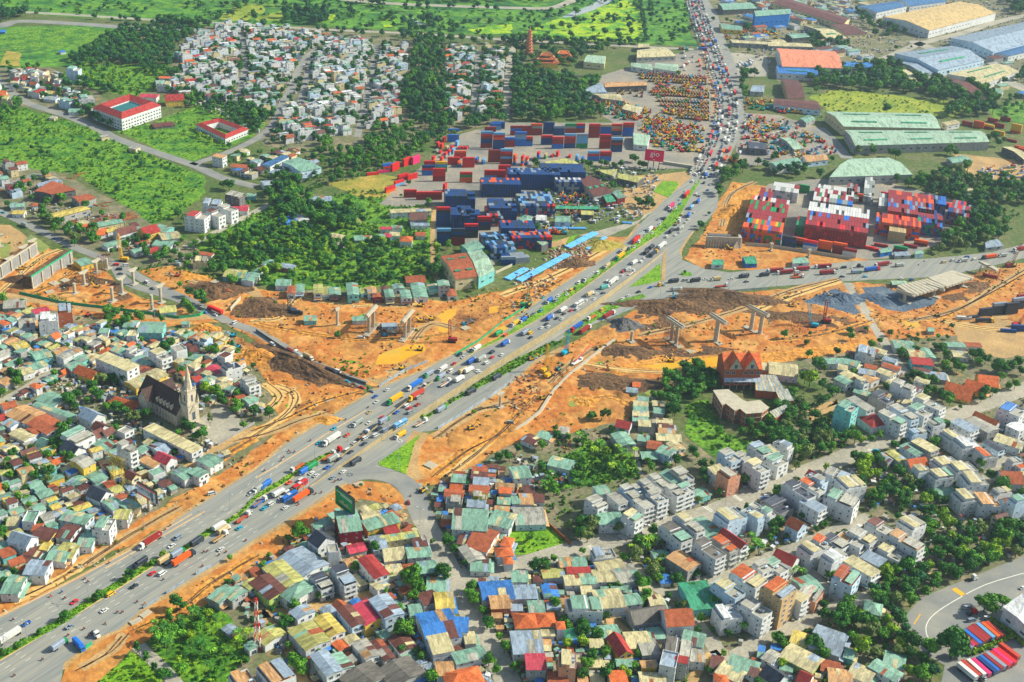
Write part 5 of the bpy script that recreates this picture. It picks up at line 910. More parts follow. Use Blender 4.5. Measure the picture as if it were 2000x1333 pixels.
# ================================================================ BUILDINGS WITH A SHAPE OF THEIR OWN
def frame_at(a, b, h=0.):                    # origin midway, rotation along a->b, length
    A=P(*a, h);B=P(*b, h);return (A[0]+B[0])/2, (A[1]+B[1])/2, math.atan2(B[1]-A[1], B[0]-A[0]), math.dist(A, B)
def part(rt, n, fn, *a, **k):
    b=MB();fn(b);return mk(n, b, rt, *a, **k)
def gable(b, x0, x1, y0, y1, z, rise, m, ov=.5, wm=None, th=.2):     # ridge along x
    yc=(y0+y1)/2;hw=(y1-y0)/2
    if wm: b.prism([(y0, z), (y1, z), (yc, z+rise)], x0, x1, wm)
    e=z-ov*rise/hw
    for s_ in (-1,1):
        A=[(x0-ov, yc+s_*(hw+ov), e+.03), (x1+ov, yc+s_*(hw+ov), e+.03), (x1+ov, yc, z+rise+.03), (x0-ov, yc, z+rise+.03)]
        if s_ > 0: A=[A[1], A[0], A[3], A[2]]
        b.hexa(A, [(x, y, zz+th) for x, y, zz in A], m)
# --- the stone church: nave ridge from far end (a2 1190 225) towards the tower (a2 1480 500)
x, y, rz, L=frame_at(T('a2',1190,240), T('a2',1450,440),19.);L=38
x, y=P(*T('a2',1330,560),0);
rt=root('church', x, y,0, R(-38));W_=15.
def f(b):
    b.box(-22,17, -W_/2, W_/2,0,9, 'stone');b.prism([(-W_/2,9), (W_/2,9),(0,19)],-22,17, 'stone')
    b.box(-17,-8,-11.5,11.5,0,9.5, 'stone')
    for s_ in (-1,1): b.face([(-17, s_*11.5,9.5),(-8, s_*11.5,9.5),(-12.5, s_*11.5,16)][::(1 if s_ < 0 else -1)], 'stone')
    for i in range(7):
        for s_ in (-1,1): b.box(-5+i*3.4,-4.3+i*3.4, s_*(W_/2) - (.8 if s_ < 0 else 0), s_*(W_/2) + (.8 if s_ > 0 else 0),0,8.3, 'stone')
part(rt, 'wall', f)
part(rt, 'roof', lambda b: gable(b,-22,17, -W_/2, W_/2,9,10.2, 'tile_k',.8))
def f(b):
    for s_ in (-1,1):
        A=[(-17.7, s_*12,9.3),(-12.5, s_*12,16.4),(-12.5,0,16.4),(-17.7,0,9.3)];B_=[(-12.5, s_*12,16.4),(-7.3, s_*12,9.3),(-7.3,0,9.3),(-12.5,0,16.4)]
        for q in (A, B_):
            if s_ > 0: q=q[::-1]
            b.hexa(q, [(a_, c_, d_+.3) for a_, c_, d_ in q], 'tile_k')
part(rt, 'transept_roof', f)
for s_ in (-1,1):
    for i in range(5):
        xx=-3.3+i*3.6
        def f(b):
            yo=s_*(W_/2-.3);b.box(xx-.9, xx+.9, min(yo, yo-s_*2.4), max(yo, yo-s_*2.4),9,11.2, 'stone');b.face([(xx-.9, yo,11.2), (xx+.9, yo,11.2), (xx, yo,12.6)][::(1 if s_ < 0 else -1)], 'stone')
            for d in (-1,1):
                q=[(xx+d*1.2, yo+s_*.3,10.9), (xx, yo+s_*.3,12.8), (xx, yo-s_*3,12.8), (xx+d*1.2, yo-s_*3,10.9)]
                b.hexa(q[::-1] if d*s_ > 0 else q, [(a_, c_, e_+.2) for a_, c_, e_ in (q[::-1] if d*s_ > 0 else q)], 'conc_l')
        part(rt, 'dormer', f)
        mk('window', window_mesh(1.1,4.6)[1], rt, (xx+.2, s_*(W_/2+.02),2.2), s_*math.pi/2)
def f(b):
    b.box(17,25,-4.2,4.2,0,16, 'stone');b.box(17.8,24.2,-3.3,3.3,16,26, 'stone')
    b.box(16.7,25.3,-4.5,4.5,15.6,16.4, 'conc_l');b.box(17.4,24.6,-3.6,3.6,25.6,26.3, 'conc_l')
part(rt, 'tower', f)
part(rt, 'spire', lambda b: (b.cyl(21,0,26.3,44,2.7, 'stone',8,.15), b.cyl(21,0,44,46.5,.12, 'steel',5)))
for sx in (17.2,24.8):
    for sy in (-4.,4.): part(rt, 'pinnacle', lambda b: (b.box(sx-.5, sx+.5, sy-.5, sy+.5,16.4,19, 'stone'), b.cyl(sx, sy,19,22.5,.6, 'conc_l',6,.05)))
for sx in (18.1,23.9):
    for sy in (-3.1,3.1): part(rt, 'pinnacle', lambda b: (b.box(sx-.35, sx+.35, sy-.35, sy+.35,26.3,28, 'stone'), b.cyl(sx, sy,28,30.5,.45, 'conc_l',6,.05)))
mk('window', window_mesh(2.6,7)[1], rt,(25.02,0,5.),0);mk('window', window_mesh(1.4,5)[1], rt,(24.22,0,18.),0);mk('window', window_mesh(1.4,5)[1], rt,(21,-3.32,18.), -math.pi/2);mk('door', window_mesh(2.4,3.4, True)[1], rt,(25.02,0,.1),0)
part(rt, 'porch_gable', lambda b: b.prism([(-3.2,11),(3.2,11),(0,15.5)],25,25.5, 'conc_l'))
def f(b):
    for i in range(8): b.box(25.+i*1.1,26.1+i*1.1,-5-i*.25,5+i*.25,0,2.4-.3*i, 'conc_l')
part(rt, 'steps', f)
thing(rt, 'stone gothic church with dark roof and tall spire', 'church', place='', px=(372,760))
mark([(x+a*math.cos(R(-38))-b_*math.sin(R(-38)), y+a*math.sin(R(-38))+b_*math.cos(R(-38))) for a, b_ in ((-24,-13),(34,-13),(34,13),(-24,13))],2)
mat('v_court', [S(40,96,98), S(56,112,112)],.3)
# --- red-roofed courtyard school
def ringhouse(t, s, h, wd, rc, wc, desc, court=None, open_side=None, px=None):
    q=[float(v) for v in s.split()];pts=[P(*T(t, q[2*i], q[2*i+1]), h) for i in range(4)];mark(pts,2)
    cx=sum(p[0] for p in pts)/4;cy=sum(p[1] for p in pts)/4;rt=root('school', cx, cy);l=[Vector((p[0]-cx, p[1]-cy)) for p in pts]
    n=4;ins=[]
    for i in range(4):
        a, b, c=l[i-1], l[i], l[(i+1) % 4];u=(a-b).normalized();v=(c-b).normalized();ins.append(b+(u+v)*wd)
    mid=[b+(i_-b)*.5 for b, i_ in zip(l, ins)];rise=wd*.32
    for i in range(4):
        j=(i+1) % 4
        if open_side == i: continue
        b=MB();qd=[l[i], l[j], ins[j], ins[i]]
        ar=sum(qd[k][0]*qd[(k+1) % 4][1]-qd[(k+1) % 4][0]*qd[k][1] for k in range(4));qd=qd if ar > 0 else qd[::-1]
        b.hexa([(*p,0) for p in qd], [(*p, h) for p in qd], 'wall_'+wc);mk('wall', b, rt)
        r_=MB()
        out=[p*(1+.7/p.length) for p in (l[i], l[j])]
        for face in ([(*out[0], h-.1), (*out[1], h-.1), (*mid[j], h+rise), (*mid[i], h+rise)], [(*ins[j], h-.1), (*ins[i], h-.1), (*mid[i], h+rise), (*mid[j], h+rise)]):
            nrm=(Vector(face[1])-Vector(face[0])).cross(Vector(face[3])-Vector(face[0]));face=face if nrm.z > 0 else face[::-1];r_.hexa(face, [(a_, b_, c_+.15) for a_, b_, c_ in face], 'roof_'+rc)
        mk('roof', r_, rt)
        d=l[j]-l[i];k=int(d.length/4.2);an=math.atan2(d[1], d[0]);nx=Vector((d[1], -d[0])).normalized();nx=nx if nx.dot(l[i]+l[j]) > 0 else -nx
        if nx[1] < .3:
            for m_ in range(min(k,16)):
                p=l[i]+d*((m_+.5)/k)
                for fz in range(int(h/3.5)): mk('window', window_mesh(2.4,1.7)[1], rt, (p[0]+nx[0]*.02, p[1]+nx[1]*.02, fz*3.5+1.1), math.atan2(nx[1], nx[0]))
    if court:
        b=MB();qd=ins if sum(ins[k][0]*ins[(k+1) % 4][1]-ins[(k+1) % 4][0]*ins[k][1] for k in range(4)) > 0 else ins[::-1]
        b.hexa([(*p, h-1.6) for p in qd], [(*p, h-1.4) for p in qd], court);mk('courtyard_cover', b, rt)
    thing(rt, desc, 'school', place='', px=px);return rt
ringhouse('a0', '1015 745 1255 825 950 930 725 845',13,13, 'r', 'w', 'white courtyard school under a square ring of red tile roofs', 'v_court', px=(247,215))
ringhouse('a0', '1720 930 1940 1010 1760 1085 1530 975',6,8, 'r', 'w', 'low white kindergarten with four red roof wings round a yard', px=(432,252))
# --- unfinished hotel with red twin gables (c2) and the half-built brick villa
x, y, rz, L=frame_at(T('c2',1660,365), T('c2',1890,365),3.);rt=root('unfinished_hotel', x, y+12,0, rz);mark([(x-14, y-2), (x+16, y-2), (x+16, y+24), (x-14, y+24)],2)
part(rt, 'wall', lambda b: (b.box(-13,13,-10,10,3.6,17, 'wall_q')))
def f(b):
    for i in range(6): b.box(-13+i*5.1,-12.5+i*5.1,-10,-9.5,0,3.6, 'conc');b.box(-13+i*5.1,-12.5+i*5.1,9,9.5,0,3.6, 'conc')
part(rt, 'column', f)
part(rt, 'roof', lambda b: gable(b,-13,13,-10,10,17,7, 'roof_o',.7, 'wall_q'))
for cx_ in (-5.5,6.):
    def f(b):
        b.prism([(-10.4,14.5),(-10.4,14.5),(-10.4,14.5)],0,0, 'conc') if 0 else None
        A=(cx_-5,-10.6,16.5);B_=(cx_+5,-10.6,16.5);C_=(cx_,-10.6,25.5);D_=(cx_,2,25.5)
        b.face([A, B_, C_], 'conc_l');b.face([(cx_-5.6,-11,16), (cx_,-11,26), D_, (cx_-5.6,2,16)][::-1], 'roof_o');b.face([(cx_+5.6,-11,16), (cx_,-11,26), D_, (cx_+5.6,2,16)], 'roof_o')
    part(rt, 'gable', f);mk('window', window_mesh(2.2,3.4)[1], rt, (cx_,-10.65,17.2), -math.pi/2)
for i in range(6):
    if i in (2,): continue
    mk('window', window_mesh(2.6,2.6)[1], rt,(-11+i*4.4,-10.02,12.4), -math.pi/2)
part(rt, 'veranda_roof', lambda b: b.hexa([(-13,-13,7.8),(13,-13,7.8),(13,-10.05,9.6),(-13,-10.05,9.6)], [(-13,-13,8.),(13,-13,8.),(13,-10.05,9.8),(-13,-10.05,9.8)], 'roof_s'))
for i in range(4): mk('window', window_mesh(2.8,2.8)[1], rt,(-9.5+i*6,-10.02,4.4), -math.pi/2)
thing(rt, 'unfinished brick hotel with two steep orange gables', 'building', place='', px=(1445,725))
# striped sheds
for t, s, ds in (('c2', '1895 270 2060 275 2140 405 1905 385', 'large blue and white striped shed roof beside the unfinished hotel'), ('d2', '60 400 150 380 205 465 100 480', 'small blue and white striped shed roof, middle one'), ('d2', '10 560 140 500 165 530 60 605', 'curved blue and white striped roof, lowest one')):
    q=[float(v) for v in s.split()];pts=[P(*T(t, q[2*i], q[2*i+1]),6.) for i in range(4)];mark(pts,2);cx=sum(p[0] for p in pts)/4;cy=sum(p[1] for p in pts)/4;rt=root('striped_shed', cx, cy)
    l=[Vector((p[0]-cx, p[1]-cy)) for p in pts];b=MB();b.hexa([(*p,0) for p in l[::-1]], [(*(p*.97),5.7) for p in l[::-1]], 'wall_q');mk('wall', b, rt)
    n=14
    for i in range(n):
        a, c=i/n, (i+1)/n;A=l[3]+(l[2]-l[3])*a;B_=l[3]+(l[2]-l[3])*c;C_=l[0]+(l[1]-l[0])*c;D_=l[0]+(l[1]-l[0])*a;b=MB()
        b.hexa([(*A,5.8), (*B_,5.8), (*C_,6.6), (*D_,6.6)], [(*A,5.95), (*B_,5.95), (*C_,6.75), (*D_,6.75)], ('roof_c', 'roof_s')[i % 2]);mk('roof_panel', b, rt)
    thing(rt, ds, 'shed', 'striped sheds', place='', px=Qp(cx, cy,6))
# half-built villa: L-shaped slab storeys
def slabs(t, polyline, h, nm, ds, cat='building', px=None):
    pts=[P(*T(t, *map(float, q.split())), h) for q in polyline.split(',')];cx=sum(p[0] for p in pts)/len(pts);cy=sum(p[1] for p in pts)/len(pts);rt=root(nm, cx, cy);mark(pts,2)
    l=[(p[0]-cx, p[1]-cy) for p in pts]
    if sum(l[k][0]*l[(k+1) % len(l)][1]-l[(k+1) % len(l)][0]*l[k][1] for k in range(len(l))) < 0: l=l[::-1]
    tri=tessellate_polygon([[Vector((a, b,0)) for a, b in l]]);n=len(l)
    for fz in range(int(h/3.6)):
        z=h-fz*3.6;b=MB()
        for zz in (z-.35, z): pass
        o=len(b.v);b.v += [(a, c, z-.35) for a, c in l]+[(a, c, z) for a, c in l];b.mi('conc_l')
        for tt in tri:
            A, B_, C_=[l[i] for i in tt];up=(B_[0]-A[0])*(C_[1]-A[1])-(B_[1]-A[1])*(C_[0]-A[0]) > 0;b.f.append(tuple(i+n for i in (tt if up else tt[::-1])));b.m.append(0)
        for i in range(n): b.f.append((i, (i+1) % n, (i+1) % n+n, i+n));b.m.append(0)
        mk('floor_slab', b, rt)
        b=MB();li=[(a*.96, c*.96) for a, c in l]
        for i in range(n):
            A, B_=Vector(li[i]), Vector(li[(i+1) % n]);d=(B_-A).length;k=max(1, int(d/4));an=math.atan2((B_-A)[1], (B_-A)[0])
            for j in range(k):
                p=A+(B_-A)*((j+.5)/k);b.box(-d/k*.3, d/k*.3,-.12,.12, max(0, z-3.6), z-.36, 'wall_q', an, p)
                p=A+(B_-A)*(j/k);b.box(-.25,.25,-.25,.25, max(0, z-3.6), z-.36, 'conc', an, p)
        b.box(-3,3,-3,3, max(0, z-3.6), z-.36, 'dark');mk('brick_wall', b, rt)
    thing(rt, ds, cat, place='', px=px or Qp(cx, cy, h));return rt
slabs('c2', '1570 385,1690 378,1810 465,1840 475,1935 462,2010 520,1960 560,1830 570,1780 530,1740 545,1670 490,1640 500',10.8, 'half_built_villa', 'half-built brick and concrete villa with a debris-strewn flat roof', px=(1450,785))
# --- pagoda tower and temple
x, y=P(*T('c0',130,425));rt=root('pagoda', x, y);mark([(x-8, y-8), (x+8, y-8), (x+8, y+8), (x-8, y+8)],2)
for i in range(8):
    r0=6.2-i*.42;part(rt, 'storey', lambda b: b.cyl(0,0, i*4., i*4.+3.2, r0*.8, 'wall_o',8));part(rt, 'eave', lambda b: b.cyl(0,0, i*4.+3.2, i*4.+4.0, r0*1.12, 'roof_q',8, r0*.7))
part(rt, 'finial', lambda b: b.cyl(0,0,32,38,1.2, 'roof_y',6,.1));thing(rt, 'tall eight-sided orange pagoda tower', 'pagoda', place='', px=(1032,95))
for px_, py_, sc_, n_, ds in ((260,520,1.,3, 'temple hall with curved yellow-edged roof tiers'),(395,480,.7,2, 'small orange temple pavilion with tiered roof')):
    x, y=P(*T('c0', px_, py_));rt=root('temple', x, y,0, R(8));mark([(x-18, y-12), (x+18, y-12), (x+18, y+12), (x-18, y+12)],2)
    part(rt, 'wall', lambda b: b.box(-15*sc_,15*sc_,-9*sc_,9*sc_,0,6, 'wall_y'))
    for i in range(n_):
        k=(1-.25*i)*sc_
        def f(b):
            X, Y, z=17*k,11*k,6+i*4.2;n=[(-X, -Y, z+.9), (X, -Y, z+.9), (X, Y, z+.9), (-X, Y, z+.9)];m_=[(-X*.55, -Y*.2, z+3.8), (X*.55, -Y*.2, z+3.8), (X*.55, Y*.2, z+3.8), (-X*.55, Y*.2, z+3.8)]
            b.hexa(n, m_, 'roof_q' if sc_ == 1 else 'roof_o');b.box(-X*.58, X*.58,-.5,.5, z+3.8, z+4.5, 'roof_y');b.box(-X*.5, X*.5, -Y*.55, Y*.55, z-1.5, z+.9, 'wall_y')
            for c in n: b.bar(c, (c[0]*.55, c[1]*.2, z+4.),.45, 'roof_y')
        part(rt, 'roof_tier', f)
    thing(rt, ds, 'temple', place='', px=T('c0', px_, py_))
# --- billboards
def billboard(nm, a, b_, hb, ht, face_m, post_m, desc, px, posts=((0,.5),), extra=None, thick=.6):
    A=P(*a, hb);B_=P(*b_, hb);cx, cy=(A[0]+B_[0])/2, (A[1]+B_[1])/2;rz=math.atan2(B_[1]-A[1], B_[0]-A[0]);L=math.dist(A, B_)
    rt=root(nm, cx, cy,0, rz)
    part(rt, 'frame', lambda b: (b.box(-L/2-.15, L/2+.15,-.02, thick, hb-.15, ht+.15, 'dark')))
    part(rt, 'panel', lambda b: b.box(-L/2, L/2,-.14,-.03, hb, ht, face_m))
    for k, r_ in posts: part(rt, 'post', lambda b: b.cyl(L*k, thick/2,0, hb, r_, post_m,10))
    if extra: extra(rt, L)
    thing(rt, desc, 'billboard', place='', px=px);return rt
def text(rt, s, size, loc, m, align='CENTER', parent_name='lettering'):
    c=bpy.data.curves.new('lettering', 'FONT');c.body=s;c.size=size;c.align_x=align;c.extrude=.02
    o=bpy.data.objects.new('t', c);COL.link(o);bpy.context.view_layer.update();dg=bpy.context.evaluated_depsgraph_get();me=bpy.data.meshes.new_from_object(o.evaluated_get(dg));bpy.data.objects.remove(o)
    me.materials.clear();me.materials.append(MATS[m]);q=mk(parent_name, me, rt);q.location=loc;q.rotation_euler=(R(90),0,0);return q
mat('bb_green', [S(10,130,66), S(20,150,76)],.1);mat('bb_dkgreen', [S(8,90,56)], fine=0);mat('bb_white', [S(196,206,210)], fine=.03);mat('bb_red', [S(206,20,76)], fine=.04);mat('ink', [S(60,60,66)], fine=0);mat('ink_g', [S(14,90,92)], fine=0);mat('sign_w', [S(230,220,222)], fine=0)
def ex(rt, L):
    b=MB();b.box(-L*.42, L*.46,-.2,-.15,19.6,20.1, 'sign_w');b.box(-L*.2, L*.48,-.2,-.15,18.6,19.0, 'sign_w');mk('white_band', b, rt)
    b=MB();b.box(-L/2, L/2,-.2,-.15,10.6,12.6, 'bb_dkgreen');mk('dark_band', b, rt)
    b=MB(); [b.cyl(0,0,0,.1,.9+.3*(i % 2), 'wall_g' if i % 2 else 'roof_l',8) for i in range(1)]
    for i in range(5): b=MB();b.box(-L*.2+i*L*.13-.9, -L*.2+i*L*.13+.9,-.2,-.15,13.2,14.6+(i % 2), 'conc_l' if i % 2 else 'roof_l');mk('printed_picture', b, rt)
billboard('billboard', T('b2',622,1270), T('b2',755,1375),10.,21.5, 'bb_green', 'v_o', 'green double-sided billboard on an orange post above a green roof',(672,985),((.05,.6),), ex,1.6)
def ex(rt, L):
    b=MB();b.box(-L/2, L/2,-.2,-.15,15.6,16.4, 'v_o');b.box(-L/2, L*.2,-.2,-.15,9.0,10.2, 'v_o');mk('orange_band', b, rt)
    text(rt, 'VIET TIEN',2.3,(-.6,-.22,13.0), 'ink');text(rt, '\u2022',3., (-L*.44,-.22,12.9), 'v_r')
    b=MB();b.box(L*.25, L*.29,-.2,-.15,9.4,15.2, 'ink_g');b.box(L*.31, L*.37,-.2,-.15,9.2,15.4, 'ink_g');b.box(L*.1, L*.25,-.2,-.15,12.1,12.6, 'ink_g');b.box(L*.37, L*.46,-.2,-.15,11.3,11.8, 'ink_g');mk('arrow_sign', b, rt)
billboard('billboard', T('a2',1075,1190), T('a2',1218,1275),9.,16.4, 'bb_white', 'conc', 'white and orange billboard with route arrows and lettering',(286,955),((0.02,.9),), ex,1.5)
def ex(rt, L): text(rt, 'gio',8.,(.5,-.25,14.2), 'sign_w');b=MB();b.box(-L*.06, L*.06,-.2,-.15,10.,10.7, 'sign_w');mk('small_print', b, rt)
billboard('billboard',(1259,313),(1295,317),9.,20.5, 'bb_red', 'dark', 'large crimson billboard with white lettering at the yard gate',(1277,308),((-.3,.4),(0,.4),(.3,.4)), ex,1.0)
# signs on the end wall of the long green warehouse
x, y, rz, L=frame_at(T('d0',430,880), T('d0',660,1150),5.)
# --- telecom mast, pylon gantry, floodlight and street lamps
x, y=P(504,1271);rt=root('telecom_mast', x, y)
for i in range(9):
    z0, z1=i*3.6, (i+1)*3.6;w0, w1=1.5-i*.12,1.5-(i+1)*.12;m_='v_r' if i % 2 == 0 else 'paint'
    def f(b):
        c0=[(-w0, -w0, z0), (w0, -w0, z0), (w0, w0, z0), (-w0, w0, z0)];c1_=[(-w1, -w1, z1), (w1, -w1, z1), (w1, w1, z1), (-w1, w1, z1)]
        for k in range(4): b.bar(c0[k], c1_[k],.16, m_);b.bar(c0[k], c1_[(k+1) % 4],.09, m_);b.bar(c1_[k], c1_[(k+1) % 4],.09, m_)
    part(rt, 'mast_section', f)
for k in range(3): part(rt, 'antenna', lambda b: b.box(.6,.9,-.25,.25,28+k*0,30.5, 'paint', k*2.1))
thing(rt, 'red and white lattice telecom mast among banana plants', 'mast', place='', px=(504,1230))
for bx, by, ds in ((893,1140, 'left'),(968,1170, 'right')): pass
x0, y0=P(*T('a2',893,1140));x1, y1=P(*T('a2',962,1168));rt=root('power_gantry', (x0+x1)/2, (y0+y1)/2,0, math.atan2(y1-y0, x1-x0));L=math.dist((x0, y0), (x1, y1))
mat('pylon', [S(196,176,90)], fine=.1)
for s_ in (-1,1):
    def f(b):
        for z in range(0,16,2):
            c=[(s_*L/2+a*1., e*1., z) for a, e in ((-1,-1),(1,-1),(1,1),(-1,1))];d=[(p[0], p[1], z+2) for p in c]
            for k in range(4): b.bar(c[k], d[k],.14, 'pylon');b.bar(c[k], d[(k+1) % 4],.09, 'pylon')
    part(rt, 'lattice_leg', f)
def f(b):
    for z in (16,22):
        for yy in (-1,1): b.bar((-L/2-3, yy, z), (L/2+3, yy, z),.16, 'pylon')
    for i in range(10):
        xx=-L/2-3+(L+6)*i/9
        for yy in (-1,1): b.bar((xx, yy,16), (xx, yy,22),.1, 'pylon');b.bar((xx, yy,16), (min(xx+(L+6)/9, L/2+3), yy,22),.08, 'pylon')
        b.bar((xx,-1,22), (xx,1,22),.1, 'pylon')
part(rt, 'lattice_beam', f);thing(rt, 'yellow steel lattice power gantry on two legs among roofs', 'pylon', place='', px=(228,930))
LAMPM={}
def lamp(px_, py_, h, arm, nm='street_lamp'):
    x, y=P(px_, py_);rt=root(nm, x, y,0, R(-33));z0=0
    if ('p', h) not in LAMPM:
        b=MB();b.cyl(0,0,0, h,.17, 'steel',6,.09);LAMPM['p', h]=b.mesh('pole')
        b=MB(); [b.bar((0,0, h-.3), (s_*1.8,0, h+.2),.07, 'steel') for s_ in (-1,1)];LAMPM['a', h]=b.mesh('arm');b=MB();b.box(-.5,.5,-.2,.2,0,.18, 'frame');LAMPM['h', h]=b.mesh('lamp_head')
        b=MB(); [b.box(-.5+1.6*math.cos(i*1.047),.5+1.6*math.cos(i*1.047),-.35+1.6*math.sin(i*1.047),.35+1.6*math.sin(i*1.047),0,.3, 'frame') for i in range(6)];LAMPM['f', h]=b.mesh('floodlight_ring')
    mk('pole', LAMPM['p', h], rt)
    if arm: mk('arm', LAMPM['a', h], rt); [mk('lamp_head', LAMPM['h', h], rt, (s_*2.1,0, h+.15)) for s_ in (-1,1)]
    else: mk('floodlight_ring', LAMPM['f', h], rt,(0,0, h-.2))
    thing(rt, 'tall double-armed grey street lamp' if arm else 'very tall round floodlight mast', 'street lamp', 'street lamps along the highway')
for t, x, y in (('a3',697,705), ('a3',42,1085), ('a3',1277,330), ('a3',215,1010), ('b2',460,945), ('b2',715,790), ('b2',370,1190), ('a3',1130,150), ('a2',1800,1330), ('c1',500,660), ('c1',810,470), ('c1',1600,1290), ('d1',60,930), ('d1',655,860), ('c1',1825,900), ('c1',1690,940), ('c1',1155,1000), ('c1',590,1100), ('c1',1185,80), ('b2',1025,780), ('b2',1980,380), ('c3',893,240), ('c3',1640,200), ('d3',470,700), ('c2',1660,1320), ('d2',1240,760), ('b3',1280,110), ('a1',1210,1170), ('a1',865,1150), ('a1',460,1030)):
    lamp(*T(t, x, y),12,1)
for t, x, y in (('b2',1115,1020), ('c0',1885,1310)): lamp(*T(t, x, y),22,0)
# ================================================================ CONSTRUCTION SITE
def pier(t, x, y, h, rz, capL=8., capW=2.2, legs=1, leg_gap=7., cap=True, colr=1.1, ds='bare concrete hammerhead bridge pier', flare=False, zc=1.6):
    X, Y=P(*T(t, x, y));rt=root('bridge_pier', X, Y,0, rz)
    for k in range(legs):
        o=(k-.5*(legs-1))*leg_gap
        part(rt, 'column', lambda b: b.cyl(o,0,0, h, colr, 'conc_l',8))
    part(rt, 'footing', lambda b: b.box(-capL*.35-leg_gap*.5*(legs-1), capL*.35+leg_gap*.5*(legs-1),-2.4,2.4,0,.9, 'conc'))
    if cap:
        if flare: part(rt, 'cap', lambda b: b.prism([(-1.2, h),(1.2, h), (capL/2, h+zc), (capL/2, h+zc+.5), (-capL/2, h+zc+.5), (-capL/2, h+zc)],-1.1,1.1, 'conc_l'), None, R(90))
        else:
            part(rt, 'cap', lambda b: (b.box(-capL/2, capL/2, -capW/2, capW/2, h, h+zc, 'conc_l')))
            part(rt, 'cap_upstand', lambda b: b.box(-capL/2+.1, capL/2-.1,-.35,.35, h+zc, h+zc+.7, 'conc'))
    thing(rt, ds, 'bridge pier', 'bridge piers of the unfinished flyover');return rt
pier('c1',1590,1340,18, R(-58),18,3.6, ds='bare concrete T-shaped bridge pier, middle of three', colr=1.9, zc=2.4)
pier('c1',1900,1265,17, R(-50),20,3.4, legs=2, leg_gap=9, ds='two-legged concrete bridge pier on the brown dirt', colr=1.6, zc=2.2)
pier('c1',1260,1350,16, R(-58),19,3.6, legs=2, leg_gap=6, zc=2.2, ds='concrete bridge pier wrapped in rusty scaffolding poles', colr=1.3)
pier('c1',930,1340,9, R(-58),9,2.2, cap=False, ds='short unfinished concrete column beside stacked timber')
for x, y, h, c in ((1045,890,11,1),(955,965,12,1),(1258,1035,13,1),(1190,1095,13,0),(880,1025,12,0),(585,965,9,0),(755,800,9,1),(660,900,10,1),(838,770,9,0)):
    pier('a1', x, y, h, R(62),9,2., cap=bool(c), flare=True, colr=1.15, ds='slim concrete pier with a flared cap' if c else 'slim concrete column without a cap')
pier('b1',900,1250,15, R(75),20,3., legs=2, leg_gap=9, ds='tall concrete bridge pier boxed in rusty scaffolding', colr=1.3)
pier('b1',1180,1290,15, R(75),22,3., legs=2, leg_gap=9, ds='tall concrete bridge pier with pale beams on top', colr=1.3)
pier('b1',635,1215,13, R(60),5,2, ds='single concrete column with rusty formwork head');pier('b2',1905,520,9, R(40),6,2.2, flare=True, ds='short concrete pier beside the white fence', colr=.9)
pier('a1',0,600,9, R(30),8,2, flare=True, ds='concrete pier in the green pond at the left edge', colr=.9)
pier('d1',315,680,6, R(20),3,3, ds='short concrete stump in front of the orange containers');pier('d1',20,630,6, R(20),3,3, ds='short concrete stump by the container wall')
# scaffold cages
def scaffold(t, x, y, sx, sy, h, rz, ds, m='rust'):
    X, Y=P(*T(t, x, y));rt=root('scaffold', X, Y,0, rz)
    def f(b):
        nx, ny=max(1, int(sx/2.5)), max(1, int(sy/2.5))
        for i in range(nx+1):
            for j in range(ny+1):
                if 0 < i < nx and 0 < j < ny: continue
                b.bar((-sx/2+sx*i/nx, -sy/2+sy*j/ny,0), (-sx/2+sx*i/nx, -sy/2+sy*j/ny, h),.11, m)
    part(rt, 'upright_poles', f)
    def f(b):
        z=2.2
        while z < h:
            for s_ in (-1,1): b.bar((-sx/2, s_*sy/2, z), (sx/2, s_*sy/2, z),.09, m);b.bar((s_*sx/2, -sy/2, z), (s_*sx/2, sy/2, z),.09, m)
            z += 2.2
    part(rt, 'ledger_poles', f);thing(rt, ds, 'scaffold', 'scaffolds round the piers')
scaffold('c1',1260,1350,14,5,14, R(-58), 'rusty scaffold cage around the leftmost big pier');scaffold('d1',240,1250,14,9,13, R(-50), 'tall dark scaffold cage beside the teal crane')
scaffold('b1',900,1250,17,4,15, R(75), 'rusty scaffold cage round the left tall pier', 'timber');scaffold('b1',1180,1290,18,4,15, R(75), 'rusty scaffold cage round the right tall pier', 'timber')
scaffold('a1',700,850,32,4,8, R(55), 'long orange scaffold along the pier line', 'timber');scaffold('a1',815,760,10,5,12, R(60), 'tall rusty scaffold tower by the road bend', 'rust')
scaffold('c1',1225,1330,6,5,9, R(-58), 'small scaffold beside the first pier');scaffold('d1',1720,830,16,8,8, R(-30), 'dark trestle scaffold by the right road')
